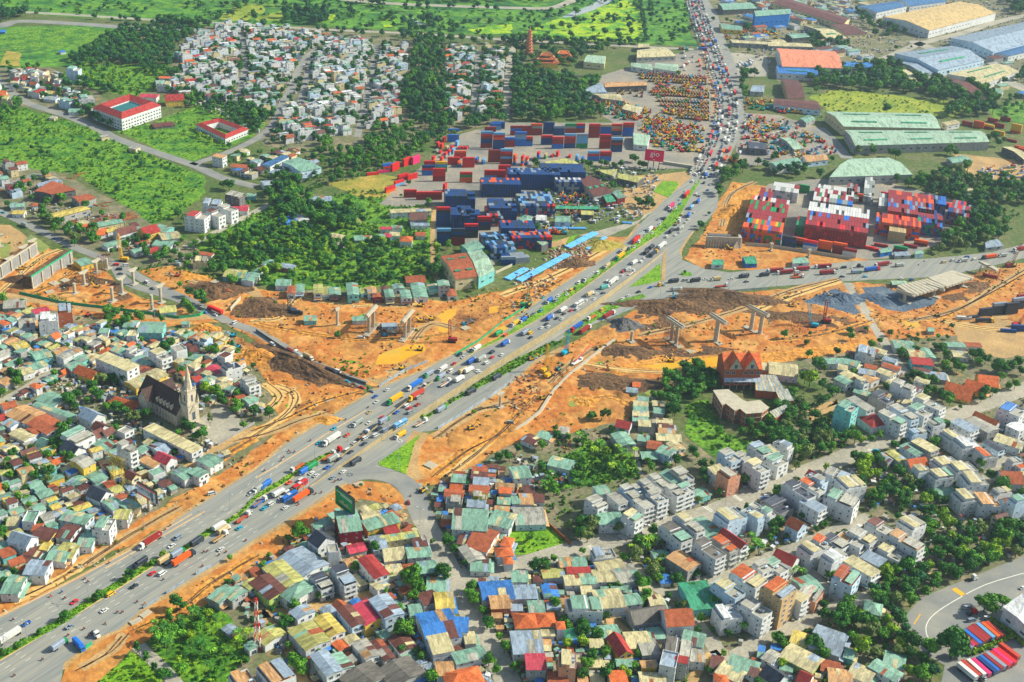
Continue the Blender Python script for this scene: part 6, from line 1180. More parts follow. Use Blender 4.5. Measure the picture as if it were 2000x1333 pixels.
# reinforced-earth walls
def earthwall(a, b_, h, depth, ds, green):
    A, B_=P(*a), P(*b_);rz=math.atan2(B_[1]-A[1], B_[0]-A[0]);L=math.dist(A, B_);rt=root('retaining_wall', *A,0, rz)
    part(rt, 'footing', lambda b: b.box(-.5, L+.5,-1.2,1.2,0,.5, 'conc_l'));n=int(L/2.5);rows=int(h/1.5);pm=MB();pm.box(.04,2.42,-.1,.15,.04,1.46, 'wall_s');pme=pm.mesh('panel')
    part(rt, 'backing', lambda b: b.box(0, L,.16,.5,.5, h+.4, 'conc'))
    for i in range(n):
        for j in range(rows): mk('panel', pme, rt, (i*2.5,0,.5+j*1.5))
    for i in range(int(L/13)+1): part(rt, 'pilaster', lambda b: b.box(i*13-.6, i*13+.6,-.9,-.15,.5, h+.5, 'conc_l'))
    part(rt, 'earth_fill', lambda b: b.hexa([(0,.5,0), (L,.5,0), (L, depth,0),(0, depth,0)], [(0,.5, h+.3), (L,.5, h+.3), (L, depth-2, h+.3),(0, depth-2, h+.3)], 'g_brown'))
    part(rt, 'top_net', lambda b: b.box(0, L,-.1,.6, h+.45, h+1.5, 'net' if green else 'conc_l'));thing(rt, ds, 'retaining wall', place='', px=((a[0]+b_[0])/2, (a[1]+b_[1])/2-12))
earthwall(T('a1',255,925), T('a1',575,715),9.,9, 'long grey concrete panel wall with a green netted top', True)
earthwall(T('a1',-60,890), T('a1',300,650),9.,8, 'long grey concrete panel wall at the left edge with pier caps behind', False)
for x, y in ((85,780),(190,690),(260,640)): pier('a1', x, y,9, R(62),9,2., flare=True, colr=.8, ds='flared pier rising behind the leftmost panel wall')
A, B_=P(*T('c1',1510,600)), P(*T('c1',1780,600));x, y, rz, L=frame_at(T('c1',1510,600), T('c1',1780,610));rt=root('bridge_abutment', x, y,0, rz)
part(rt, 'front_wall', lambda b: b.box(-L/2, L/2,0,1.5,0,10, 'conc'));part(rt, 'crosshead', lambda b: b.box(-L/2+2, L/2-9,1.5,7,8,10.5, 'wall_k'));part(rt, 'wing_wall', lambda b: b.hexa([(L/2-8,-3,0), (L/2+2,1,0), (L/2+2,9,0), (L/2-1,9,0)], [(L/2-2,0,9.5), (L/2+1,1.4,9.5), (L/2+1,9,9.5), (L/2-1,9,9.5)], 'conc'))
for i in range(9): part(rt, 'buttress', lambda b: b.box(-L/2+2+i*(L-12)/8-.4, -L/2+2+i*(L-12)/8+.4,-1.,0,0,6.5, 'conc_l'))
thing(rt, 'grey concrete bridge abutment beside the clay bank', 'bridge abutment', place='', px=(1410,470))
# unfinished bridge deck on the right
def deck(t, s, h, n, ds, solid):
    q=[float(v) for v in s.split()];p=[Vector(P(*T(t, q[2*i], q[2*i+1]), h)) for i in range(4)];c=sum(p, Vector((0,0)))/4;rt=root('bridge_deck', c[0], c[1]);p=[v-c for v in p]
    for i in range(n):
        a, b_=(i+.1)/n, (i+.9)/n;A, B2, C2, D2=p[3]+(p[0]-p[3])*a, p[2]+(p[1]-p[2])*a, p[2]+(p[1]-p[2])*b_, p[3]+(p[0]-p[3])*b_
        b=MB();qq=[A, B2, C2, D2];qq=qq if (B2-A).cross(C2-A) > 0 else qq[::-1];b.hexa([(*v, h-1.6) for v in qq], [(*v, h) for v in qq], 'conc_l');mk('girder', b, rt)
    if solid: b=MB();qq=p if (p[1]-p[0]).cross(p[2]-p[0]) > 0 else p[::-1];b.hexa([(*v, h+.02) for v in qq], [(*v, h+.3) for v in qq], 'conc_l');mk('deck_slab', b, rt)
    thing(rt, ds, 'bridge deck', place='', px=Qp(c[0], c[1], h))
deck('d1', '1245 845 1390 905 1130 980 1005 900',9,9, 'unfinished bridge span of bare parallel concrete girders', False);deck('d1', '1440 782 1612 838 1395 910 1250 843',9,9, 'white finished bridge deck slab over the dark gravel', True)
pier('d1',1060,1030,7.2, R(-35),16,2.6, ds='pier holding the bare girder span', colr=1.4);pier('d1',1290,985,7.2, R(-35),16,2.6, ds='pier between the girder span and the white slab', colr=1.4);pier('d1',1515,905,7.2, R(-35),14,2.4, ds='pier under the right end of the white slab', colr=1.3)
deck('d1', '1640 705 1690 715 1810 770 1790 785',9,2, 'narrow dark steel trestle span by the right road', False)
# cranes and excavators
MACH={}
def excavator(X, Y, rz, col, arm=1, name='excavator', far=False, z=.1):
    k=(col, arm)
    if k not in MACH:
        t=MB(); [t.box(-2.,2., s_*1.3-.3, s_*1.3+.3,0,.9, 'tyre') for s_ in (-1,1)]
        c=MB();c.box(-2.1,1.3,-1.3,1.3,1.0,2.1, 'v_'+col);c.box(-.2,1.2,-1.25,-.2,2.1,3.1, 'glass');c.box(-2.2,-1.5,-1.2,1.2,1.1,2.4, 'v_k')
        a=MB();
        if arm == 1: a.bar((1.2,.2,1.7),(4.2,.2,4.6),.32, 'v_'+col);a.bar((4.2,.2,4.6),(6.6,.2,2.2),.25, 'v_'+col);a.bar((1.8,.2,1.9),(3.4,.2,3.3),.12, 'steel')
        else: a.bar((.8,.2,1.7),(1.2,.2,5.2),.32, 'v_'+col);a.bar((1.2,.2,5.2),(3.4,.2,3.4),.25, 'v_'+col)
        bk=MB();bk.hexa([(5.9,-.5,1.2),(7.,-.5,1.2),(7.,.9,1.2),(5.9,.9,1.2)] if arm == 1 else [(3,-.5,2.4),(4.,-.5,2.4),(4.,.9,2.4),(3,.9,2.4)], [(6.2,-.5,2.3),(7.,-.5,2.3),(7.,.9,2.3),(6.2,.9,2.3)] if arm == 1 else [(3.2,-.5,3.4),(4.,-.5,3.4),(4.,.9,3.4),(3.2,.9,3.4)], 'v_k')
        MACH[k]=(t.mesh('tracks'), c.mesh('cab'), a.mesh('arm'), bk.mesh('bucket'))
    rt=root(name, X, Y, z, rz)
    for n_, m_ in zip(('tracks', 'cab', 'arm', 'bucket'), MACH[k]): mk(n_, m_, rt)
    return rt
for t, x, y, c, a in (('d1',490,990, 'n',170), ('d1',180,1065, 'y',20), ('b1',1280,1065, 'y',190), ('b1',1290,1185, 'y',185), ('b1',1370,1170, 'y',200), ('b1',1010,1295, 'c',10), ('b1',1630,1210, 'c',20), ('b2',1140,225, 'y',200), ('b2',1280,75, 'y',180), ('c2',1240,165, 'y',190), ('c2',1350,175, 'n',10), ('a1',170,775, 'y',30), ('a1',760,920, 'y',170), ('a1',1385,830, 'o',170), ('a1',1740,970, 'o',10), ('a1',1620,1280, 'o',200), ('a1',1820,1300, 'c',200), ('a1',690,1140, 'o',150), ('b3',290,250, 'y',40), ('c2',680,70, 'y',40), ('c2',240,455, 'y',30), ('c2',360,230, 't',60), ('c1',1265,1005, 'c',90), ('a2',1860,60, 'c',160), ('c1',130,1060, 'y',160), ('a2',1790,20, 'o',160), ('b2',30,160, 'o',100), ('b2',300,1180, 'y',0), ('d1',1320,1140, 'y',100), ('d1',1920,750, 'y',160), ('d1',220,830, 'o',0), ('b2',1680,690, 'y',30), ('c2',150,150, 'y',30), ('b2',1300,1180, 'y',60), ('c1',1710,620, 'y',170), ('c1',110,1150, 'y',120)):
    X, Y=P(*T(t, x, y));thing(excavator(X, Y, R(a), c), '%s tracked excavator on the orange dirt' % VEHN[c], 'excavator', 'excavators at work on the dirt')
def crane(t, x, y, h, rz, col, lean, ds, base=True, r0=.9, m=None):
    X, Y=P(*T(t, x, y));rt=root('crawler_crane', X, Y,.1, rz);m=m or 'v_'+col
    part(rt, 'tracks', lambda b: [b.box(-3,3, s_*2-.5, s_*2+.5,0,1.2, 'tyre') for s_ in (-1,1)]);part(rt, 'cab', lambda b: (b.box(-4,2,-1.6,1.6,1.3,3.4, m), b.box(.6,2.2,-1.7,-.5,1.5,3.9, 'glass')))
    def f(b):
        n=int(h/2);tx=h*math.tan(lean);c=lambda i: [(1.5+tx*i/n+a*(r0 if i < n else .3), e*(r0 if i < n else .3),2.+(h-2)*i/n) for a, e in ((-1,-1),(1,-1),(1,1),(-1,1))]
        for i in range(n):
            p, q=c(i), c(i+1)
            for k in range(4): b.bar(p[k], q[k],.16, m);b.bar(p[k], q[(k+1) % 4],.1, m)
    part(rt, 'lattice_boom', f);part(rt, 'hoist_cable', lambda b: b.bar((1.5+h*math.tan(lean),0, h),(-3,0,3.5),.05, 'steel'));thing(rt, ds, 'crane', place='', px=(T(t, x, y)[0], T(t, x, y)[1]-h))
crane('a1',965,710,24, R(180), 'y', R(3), 'tall yellow piling rig beside the road bend', m='v_y');crane('d1',350,1225,22, R(170), 'c', R(14), 'turquoise crawler crane by the scaffold cage');crane('c2',415,105,19, R(60), 'c', R(4), 'turquoise crawler crane beside the service road')
crane('c2',255,240,21, R(60), 'y', R(1), 'yellow drilling rig with a thin dark mast');crane('c2',285,280,14, R(60), 'y', R(8), 'small yellow piling rig beside the drilling rig');crane('d1',1885,755,22, R(20), 'm', R(14), 'dark red lattice crane at the right road');crane('b1',1530,1340,18, R(180), 'm', R(2), 'red lattice crane mast by the mud pond')
crane('c1',100,1070,18, R(0), 'G', R(3), 'green lattice boom crane beside pipe stores');crane('d1',450,1190,20, R(180), 'm', R(2), 'thin red lattice crane mast in front of the gravel pit');crane('d1',1940,1220,12, R(20), 'r', R(25), 'red crane in the yard at the right edge');crane('b1',275,1110,14, R(180), 'k', R(0), 'small dark crane on the sandy ground')
# telescopic mobile crane
X, Y=P(*T('c2',510,175));rt=root('mobile_crane', X, Y,.1, R(52));part(rt, 'chassis', lambda b: (b.box(-6,5,-1.3,1.3,.9,1.7, 'v_w'), b.box(3.5,5.4,-1.2,1.2,1.7,2.9, 'v_w')));part(rt, 'boom', lambda b: b.bar((-3,0,2.4),(14,0,9),.5, 'v_r')); [part(rt, 'wheel', lambda b: b.box(xx-.5, xx+.5, s_*1.1-.15, s_*1.1+.15,0,1, 'tyre')) for xx in (-4.5,-3,2,4) for s_ in (-1,1)]
thing(rt, 'white mobile crane with a red telescopic boom', 'crane', place='', px=(1130,700))
# pipes, fences, barriers
def wall_line(nm, s, h, th, m, ds, cat, z=0, seg=6., partn='panel'):
    w_=WP(PXS(s));X, Y=w_[0];rt=root(nm, X, Y)
    for i in range(len(w_)-1):
        a, b_=w_[i], w_[i+1];d=math.dist(a, b_);rz=math.atan2(b_[1]-a[1], b_[0]-a[0]);n=max(1, int(d/seg));l=d/n
        for j in range(n):
            t_=j/n;me=WLM.get((round(l,1), h, m))
            if me is None: b=MB();b.box(.03, round(l,1)-.03, -th/2, th/2, z, z+h, m);me=WLM[(round(l,1), h, m)]=b.mesh(partn)
            mk(partn, me, rt, (a[0]+(b_[0]-a[0])*t_-X, a[1]+(b_[1]-a[1])*t_-Y, random.uniform(-.03,.03)), rz+random.uniform(-.01,.01))
    c=PXS(s)[len(w_)//2];thing(rt, ds, cat, place='', px=c)
WLM={}
wall_line('site_fence', '855 839,900 813,960 775,999 747',2.4,.12, 'roof_s', 'pale blue sheet fence along the service road', 'fence')
wall_line('site_fence', 'a3 1120 760,a3 1240 690',2.2,.12, 'roof_s', 'pale blue sheet fence beside the lower highway', 'fence');wall_line('site_fence', 'a3 1300 645,a3 1440 555',2.2,.12, 'roof_s', 'grey sheet fence, middle length beside the lower highway', 'fence');wall_line('site_fence', 'a3 1530 495,a3 1650 430',2.2,.12, 'roof_s', 'grey sheet fence, upper length beside the lower highway', 'fence');wall_line('site_fence', 'a3 635 1105,a3 720 1035',2.2,.12, 'net', 'green sheet fence near the blue container truck', 'fence')
wall_line('site_fence', 'b1 0 1260,b1 110 1333,b2 200 60,b2 430 190,b2 640 270,b2 860 345',2.2,.12, 'wall_k', 'dark sheet fence along the narrow road', 'fence');wall_line('site_fence', 'a1 150 965,a1 480 1040,a1 900 1090,a1 1200 1130,a1 1400 1160,a1 1560 1140,a1 1600 1110',2.2,.12, 'net', 'long green fence along the sandy road', 'fence')
wall_line('site_fence', 'b2 960 365,b2 1160 240,b2 1340 170',2.2,.12, 'roof_s', 'grey sheet fence by the muddy pond', 'fence');wall_line('site_fence', 'b2 1560 110,b2 1750 0,c1 -60 1180,c1 160 1040',2.,.12, 'net', 'green fence above the left lanes', 'fence')
wall_line('concrete_barrier', 'c2 0 720,c2 110 650,c2 220 560,c2 270 480,c2 330 390,c2 450 270,c2 600 150,c2 700 70,c2 800 0',1.6,1.8, 'conc_l', 'long curving line of pale concrete culvert sections', 'barrier', seg=3., partn='section')
wall_line('yard_wall', 'd1 -180 590,d1 0 600,d1 160 625,d1 400 660,d1 640 700',3,.3, 'conc', 'grey wall in front of the orange and maroon containers', 'wall');wall_line('garden_wall', 'a1 1800 1100,a1 1880 1010',3,.4, 'conc_l', 'short white wall by the earth heap', 'wall');wall_line('boundary_wall', 'c0 180 590,c0 400 600,c0 700 610',2.5,.3, 'conc_l', 'long pale temple boundary wall', 'wall')
wall_line('yard_wall', 'c0 1180 1280,c0 1440 1320',3,3., 'conc_l', 'long cream wall beside the concrete apron', 'wall');wall_line('church_fence', 'a2 1700 820,a2 1990 650',2.,.2, 'wall_s', 'grey church fence along the street', 'fence');wall_line('plot_wall', 'c3 240 70,c3 460 265',2.2,.25, 'wall_q', 'rusty red wall of the empty green plot', 'wall')
wall_line('yard_wall', 'b1 1870 810,b1 2000 750',2.4,.3, 'conc_l', 'white wall below the blue containers', 'wall')
wall_line('service_fence', 'c1 700 1180,c1 1000 1055,c1 1300 975,c1 1700 945,c1 2000 925',1.1,.12, 'roof_s', 'thin guard rail along the curving right road', 'fence');wall_line('guard_rail', 'c1 1180 520,c1 1300 440,c1 1420 330',1.,.12, 'roof_s', 'thin rail', 'fence') if 0 else None
for s, ds in (('c1 450 615,c1 670 500', 'pair of long blue pipes, upper left'), ('c1 590 625,c1 740 530', 'single blue pipe run beside blue machinery'), ('c1 70 878,c1 460 668', 'bundle of long blue pipes on the dirt'), ('c1 -20 865,c1 130 780', 'short bundle of blue pipes at the left'), ('c1 300 460,c1 580 463', 'long blue pipe beside the sandy track'), ('c1 860 416,c1 940 422', 'short stack of blue pipes near the lorries')):
    A, B_=[P(*q) for q in PXS(s)];L=math.dist(A, B_);rt=root('pipe_stack', (A[0]+B_[0])/2, (A[1]+B_[1])/2,0, math.atan2(B_[1]-A[1], B_[0]-A[0]));k=max(2, int(L/12));l=L/k
    b=MB();b.hexa([(-l/2+.3,.8*math.cos(6.2832*i/8),.85+.8*math.sin(6.2832*i/8)) for i in range(8)], [(l/2-.3,.8*math.cos(6.2832*i/8),.85+.8*math.sin(6.2832*i/8)) for i in range(8)], 'pipe');me=b.mesh('pipe')
    for i in range(k):
        for j in range(4 if 'undle' in ds or 'pair' in ds else 2): mk('pipe', me, rt, (-L/2+l*(i+.5), j*1.7,0))
    thing(rt, ds, 'pipes', 'blue pipes', place='', px=Qp(*rt.location[:2]))
# white pipes / slabs stacked
for t, x, y, n in (('b2',1390,990,6), ('b2',600,490,4), ('c2',1410,95,5), ('c1',-350,1245,5), ('a1',1690,880,4), ('a3',1070,870,3), ('a3',1150,810,3), ('b2',810,1130,3), ('c2',450,310,4), ('b2',1310,1170,3), ('a1',445,895,6), ('a1',520,870,5), ('a1',395,960,4)):
    X, Y=P(*T(t, x, y));rt=root('concrete_slab_stack', X, Y,0, R(random.uniform(30,60)))
    for i in range(n): part(rt, 'slab', lambda b: b.box(-3,3,-.45,.45,0,.7+.2*(i % 2), 'conc_l'),(0, i*1.15,.08))
    thing(rt, 'small stack of pale concrete slabs', 'concrete slabs', 'concrete slab stacks')
# mounds and earth relief
def mound(t, x, y, a, b_, h, rz, m, ds='earth mound'):
    X, Y=P(*T(t, x, y));n, k=28,9;V=[(0,0, h)];F_=[];sd=random.uniform(0,9)
    for j in range(1, k+1):
        rr=j/k
        for i in range(n):
            q=6.2832*i/n;w_=1+.16*math.sin(3*q+sd)+.1*math.sin(7*q+sd*2);V.append((a*rr*w_*math.cos(q)+random.uniform(-.3,.3), b_*rr*w_*math.sin(q)+random.uniform(-.3,.3),-.1 if j == k else max(.1, h*(math.cos(rr*math.pi)*.5+.5)+random.uniform(-.25,.25)*min(2, h*.3))))
    for i in range(n): F_.append((0,1+i,1+(i+1) % n))
    for j in range(1, k):
        for i in range(n): o=1+(j-1)*n;F_.append((o+i, o+n+i, o+n+(i+1) % n, o+(i+1) % n))
    me=bpy.data.meshes.new('earth_mound');me.from_pydata(V, [], F_);me.materials.append(MATS[m]);o=mk('earth_mound', me, None, (X, Y,.1), rz);thing(o, ds, 'earth mound', 'earth mounds on the site')
for t, x, y, a, b_, h, rz, m in (('b2',330,200,46,16,6,-32, 'g_brown'), ('b2',20,130,20,14,5,0, 'g_clay'), ('b1',60,1080,26,20,5,0, 'g_brown'), ('a1',1700,940,26,18,5,0, 'g_brown'), ('c1',1300,1060,55,14,5,5, 'g_brown'), ('c1',1650,1000,50,18,6,0, 'g_brown'), ('c1',1130,1100,16,10,4,0, 'g_brown'), ('c1',880,1210,14,12,6,0, 'wall_k'), ('c2',770,330,45,14,3,0, 'g_brown'), ('c1',700,590,20,14,5,20, 'g_dry'), ('c1',500,730,20,10,4,30, 'g_brown'), ('d1',600,1010,18,12,5,0, 'g_gravel'), ('d1',480,1020,14,10,3,0, 'g_gravel'), ('d1',870,1000,24,14,3,0, 'g_gravel'), ('c1',1740,330,18,26,6,-30, 'g_clay'), ('c2',900,90,26,14,3,0, 'g_brown'), ('d1',150,1150,24,14,3,0, 'g_brown'), ('a1',150,850,14,8,3,30, 'g_brown'), ('a1',1490,830,16,8,2,0, 'g_clay'), ('b2',560,620,10,6,2,0, 'g_clay'), ('a1',1600,1240,12,9,4,0, 'g_clay'), ('d1',1600,900,20,8,2,10, 'g_brown'), ('c2',600,480,14,8,2,0, 'g_clay')):
    mound(t, x, y, a, b_, h, R(rz), m, '%s of loose earth' % {'g_brown': 'dark brown heap', 'g_clay': 'orange clay heap', 'g_gravel': 'blue-grey gravel heap', 'g_dry': 'dry grassy heap', 'wall_k': 'dark grey heap'}[m])
for s, m, amp in (('270 535,470 570,885 600,1005 570,1120 515,1190 470,1200 480,1110 545,975 660,888 688,812 726,745 750,560 695,450 640', 'g_dirt',1.1), ('460 665,525 695,700 770,690 785,560 860,375 985,200 1075,100 1130,300 1000,480 900,548 835,530 750', 'g_dirt',1.), ('865 845,1040 725,1110 685,1250 608,1330 590,1500 575,1670 560,1900 545,2050 510,2050 635,1740 660,1500 695,1250 735,1230 815,1000 860,870 935', 'g_dirt',1.2), ('-40 480,60 480,205 540,240 570,400 625,300 630,60 595,-40 575', 'g_dirt',1.), ('150 1320,240 1240,400 1130,505 1065,660 965,750 960,640 1000,570 1065,430 1160,300 1240', 'g_dirt',.8), ('1395 430,1430 360,1495 370,1450 460', 'g_clay',2.)):
    relief('rough_ground', s, m, amp,3.2)
# ================================================================ CONTAINERS
CM={}
def cont_mesh(c, small=False):
    k=(c, small)
    if k not in CM:
        b=MB();L=6.06 if small else 12.19;m='v_'+c;W_, H_=2.44,2.59
        b.box(-L/2+.05, L/2-.05, -W_/2+.05, W_/2-.05,.08, H_-.06, m)
        for sx in (-1,1):
            for sy in (-1,1): b.box(sx*(L/2-.09)-.09, sx*(L/2-.09)+.09, sy*(W_/2-.09)-.09, sy*(W_/2-.09)+.09,0, H_, m)
        for sy in (-1,1):
            for i in range(10 if not small else 5):
                xx=-L/2+(i+.5)*L/(10 if not small else 5);b.box(xx-.28, xx+.28, sy*(W_/2-.035)-.03, sy*(W_/2-.035)+.03,.2, H_-.2, m)
        for yy in (-.8,-.3,.3,.8): b.box(L/2-.05, L/2+.01, yy-.04, yy+.04,.2, H_-.2, 'steel')
        CM[k]=(b, b.mesh('container'))
    return CM[k]
CONT=[]
def stackc(t, x, y, ny, cols, ang, small=False, nx=1):
    X, Y=P(*T(t, x, y));ca, sa=math.cos(ang), math.sin(ang);L=6.3 if small else 12.5
    for ix in range(nx):
        for j in range(ny):
            cc=cols if ny == 1 and nx == 1 else [random.choice(cols) for _ in cols]
            for k, c in enumerate(cc):
                u, v=ix*L,1.3+j*2.55;CONT.append((X+u*ca-v*sa, Y+u*sa+v*ca,.1+k*2.6, ang+random.uniform(-.004,.004), c, small, T(t, x, y)))
    w_=[(X+u*ca-v*sa, Y+u*sa+v*ca) for u, v in ((-L/2,0), (L*(nx-.5),0), (L*(nx-.5), ny*2.55), (-L/2, ny*2.55))];mark(w_,1)
LA=R(10.5)
for t, q in (('c0', '30 1060 mum;110 1060 mmm;190 1060 mmgo;285 1050 vvvv;365 1060 vvs;455 1060 mmgG;525 1040 mur;640 1080 mmmmr;730 1065 bbbn;815 1062 vonr;905 1070 bbbmr;10 1140 vr;65 1145 uulsu;115 1145 ukr;270 1135 vvr;355 1165 ummr;450 1160 vmmrl;545 1160 Gllls;725 1165 mmrmr;815 1190 vkmkl;635 1260 url;730 1262 umr'),
             ('b0', '1540 1112 uu;1800 1160 mvvmrl;1895 1170 vvvorl;1975 1152 mmu;1955 1282 mlmrl;1860 1272 mmmm;1595 1240 ro;1660 1312 rrr;1360 1340 mrr;1445 1345 Gcy;1830 1050 mm;1870 1020 lu;1900 1010 vb;1545 1290 rr;1545 1030 u'),
             ('b1', '1205 215 mr;1302 232 mr;1402 232 mr;1345 42 urv;1430 88 mrrr;1640 96 oGr;1460 440 vvvvkr;1465 590 vvvkl;1575 590 mmkvk;1780 470 kvmr;1680 530 kkvr;1830 100 ulrr;1940 40 rrr;1900 80 mrr;1970 745 vs;1980 1000 G')):
    for s in q.split(';'):
        x, y, c=s.split();c=c[0]+c if len(c) > 1 else c
        if t == 'b1' and float(y) > 900: continue
        stackc(t, float(x), float(y),1, c, LA+random.uniform(-.02,.02))
for t, q in (('c0', '30 1285 uoro;90 1295 obor;125 1285 unr;215 1245 uur;180 1255 r;365 1222 rr;325 1228 r;460 1232 r;515 1268 Gul;560 1268 uu;270 1240 Gn'), ('b0', '1785 1282 ul;1735 1272 mu;1460 1265 or;1395 1262 or;1595 1300 uo;1640 1300 ug;1690 1290 mr;1500 1180 rn;1540 1180 rr;1460 1160 rr;1490 1230 gr;1450 1200 r;1520 1210 lr;1600 1165 r;1630 1165 r;1655 1165 r;1550 1200 ll;1580 1140 ll;1430 1150 rr;1480 1110 rr;1420 1190 g'), ('b1', '1625 262 rrr;1485 165 rrr;1810 195 o;1960 70 r'), ('c1', '60 215 o;125 215 r;210 290 r;25 285 u;50 285 u')):
    for s in q.split(';'):
        x, y, c=s.split();stackc(t, float(x), float(y),1, c, R(75)+random.uniform(-.02,.02), True)
for t, x, y, ny, c, a in (('b0',1255,1280,1, 'ppp',60), ('b0',1185,1295,1, 'rrr',60), ('b0',1095,1335,1, 'rrr',60), ('b0',1130,1298,1, 'r',40), ('b0',1035,1320,1, 'ru',35), ('b1',915,40,1, 'r',25), ('b1',1000,20,1, 'p',25), ('b1',1155,70,1, 'mr',45), ('b1',1225,70,1, 'rr',45), ('b1',1055,170,1, 'or',50), ('b1',1125,120,1, 'lr',50)):
    stackc(t, x, y, ny, c, R(a))
# dense navy blocks, ends towards the viewer: x y columns rows-deep colours-per-tier angle
def blockc(t, x, y, nx, nrow, tiers, pal, ang, small=True):
    X, Y=P(*T(t, x, y));ca, sa=math.cos(ang), math.sin(ang);L=6.3 if small else 12.5
    for j in range(nrow):
        p=pal[min(j, len(pal)-1)]
        for i in range(nx):
            if random.random() < .03 and j: continue
            tt=tiers-(1 if random.random() < .05 and nrow > 1 else 0)-(1 if j % 2 == 0 and nrow > 2 and nx < 12 and i > nx*.7 else 0)
            for k in range(tt):
                u, v=(i+.5)*2.52, (j+.5)*L;c=random.choice(p) if k < tt-1 else random.choice(p.replace('k', 's').replace('v', 's') if random.random() < .0 else p)
                CONT.append((X+u*ca-v*sa, Y+u*sa+v*ca,.1+k*2.6, ang+math.pi/2*-1, c, small, T(t, x, y)))
    mark([(X+u*ca-v*sa, Y+u*sa+v*ca) for u, v in ((0,0), (nx*2.52,0), (nx*2.52, nrow*L),(0, nrow*L))],1)
NV=['vvvvvvk', 'vvvvvks']
for a in (('b1',1478,305,11,3,5, NV,8), ('b1',1520,455,5,3,5, NV,8), ('b1',1580,462,6,4,5, NV,8), ('b1',1640,452,5,2,5, NV,8), ('b1',1760,210,15,3,5, ['vvvvvk', 'vvvvko'],8), ('b1',1820,400,10,4,5, ['vvvvvk', 'vvvvks'],8), ('b1',1800,440,6,4,4, ['vkksr'],8), ('b1',1910,560,12,3,5, ['vvvvvk', 'vvvkor'],8), ('c1',-30,150,20,3,6, ['vvvvvv', 'vvvvs'],8), ('c1',230,130,17,4,6, ['vvvvvv', 'vvvvk'],8), ('c1',340,190,10,2,5, ['ssvvg', 'gwsv'],8), ('c1',60,360,13,6,4, ['vgsvkr', 'vsgkl'],8), ('b1',1835,700,9,4,4, ['vvksl'],20), ('b1',1790,640,9,3,4, ['vksl'],20), ('c1',0,620,14,3,4, ['vvkr', 'vkso'],14), ('c1',-60,740,9,2,2, ['vsg'],20),
          ('d1',270,545,22,5,6, ['mmmmmmr', 'mmmmms', 'mmmmu', 'www', 'www'],-14), ('d1',340,290,15,4,3, ['wmgu', 'mGmw', 'wwm', 'www'],-14), ('d1',600,250,5,3,3, ['gmg'],-14), ('d1',735,260,4,5,3, ['ggw'],-14), ('d1',850,355,7,3,4, ['ggmw', 'gwm'],-14), ('d1',915,415,17,5,5, ['mmmmsm', 'mmsmu', 'mmsu', 'mmo'],-14), ('d1',825,500,16,2,5, ['ooomu', 'oomr'],-14), ('d1',1150,500,9,3,5, ['mvmGu', 'mmv'],-14), ('d1',-215,545,14,7,5, ['ooomGu', 'oyouG', 'mmms', 'mmm', 'mGmGm', 'mGm', 'wmo'],-14), ('d1',20,230,10,2,4, ['wgw', 'wwm'],-14), ('d1',-100,330,5,3,5, ['mmu'],-14), ('d1',1380,420,8,3,5, ['mmrvs'],-20), ('d1',1230,330,7,2,4, ['vsu'],-14), ('d1',205,510,4,2,4, ['GGm'],-14), ('d1',930,555,6,1,4, ['nnn'],-14)):
    t, x, y, nx, nr, ti, pal, an=a;blockc(t, x, y, nx, nr, ti, pal, R(an), an > -10)
for t, q, an in (('d1', '155 605 vkvk;240 595 kmo;320 635 wwur;435 640 kooo;550 655 mmmo;740 250 mmo;920 235 mur;1030 250 vul;1130 262 mms;1215 265 mr;1300 275 muu;1370 300 mm;1430 300 oo;1030 640 mG;630 680 wwm;1190 590 mo;1110 605 m;880 600 m;790 620 r;870 640 r;270 175 GGG;1730 840 m',-18), ('d0', '1550 985 mm;1640 1000 ooo;1720 1010 my;1800 1000 mm;1750 960 mm;1930 1040 oyyy;1800 1060 yy;1900 1110 m;1990 1200 ooo;1850 950 mm;1960 1180 oo',-35), ('d1', '1600 1165 k;1700 1150 kkk;1740 1130 kk;1800 1130 kkks;1850 1120 kks;1900 1130 kkkk;1950 1090 kkks;1990 1040 mkm',20), ('d1', '1530 1170 w;1880 1270 v;1960 1260 vv;2010 1270 vv',0)):
    for s in q.split(';'):
        x, y, c=s.split();stackc(t, float(x), float(y),1, c.replace('l', 'l'), R(an))
# parked container trailers in the lorry park at the bottom right
for row in (((1475,975,1640,1040), 'ulpumnmcoq',(1480,950)),((1500,1180,1890,1090), 'wnwpvunurrpq', None)):
    pass
TR=[]
for i, (x1, y1, x2, y2, c) in enumerate(((1460,960,1590,1050, 's'),(1470,935,1610,1045, 'p'),(1500,930,1635,1035, 'm'),(1535,915,1665,1025, 'u'),(1560,900,1695,1010, 'm'),(1580,885,1715,1000, 'm'),(1600,875,1735,985, 'm'),(1635,865,1770,980, 'l'),(1675,860,1805,970, 'o'),(1710,855,1840,960, 'q'),(1490,1170,1635,1290, 'w'),(1520,1160,1650,1270, 'q'),(1560,1145,1700,1270, 'w'),(1600,1140,1740,1265, 'p'),(1640,1130,1780,1245, 'v'),(1660,1120,1800,1235, 'u'),(1690,1105,1830,1220, 'm'),(1715,1095,1855,1205, 's'),(1745,1090,1885,1195, 'r'),(1765,1070,1905,1180, 'p'),(1790,1060,1940,1175, 'r'),(1850,1045,1930,1105, 'q'))):
    A=P(*T('d3', x1, y1),3.9);B_=P(*T('d3', x2, y2),3.9);TR.append(((A[0]+B_[0])/2, (A[1]+B_[1])/2, math.atan2(B_[1]-A[1], B_[0]-A[0]), c))
b=MB();b.box(-6.,6.,-.5,.5,1.0,1.25, 'v_k');b.box(-6.,6.,-1.2,1.2,1.2,1.32, 'v_k');trc=b.mesh('chassis');b=MB();b.cyl(0,0,0,.3,.5, 'tyre',10);whm=b.mesh('wheel')
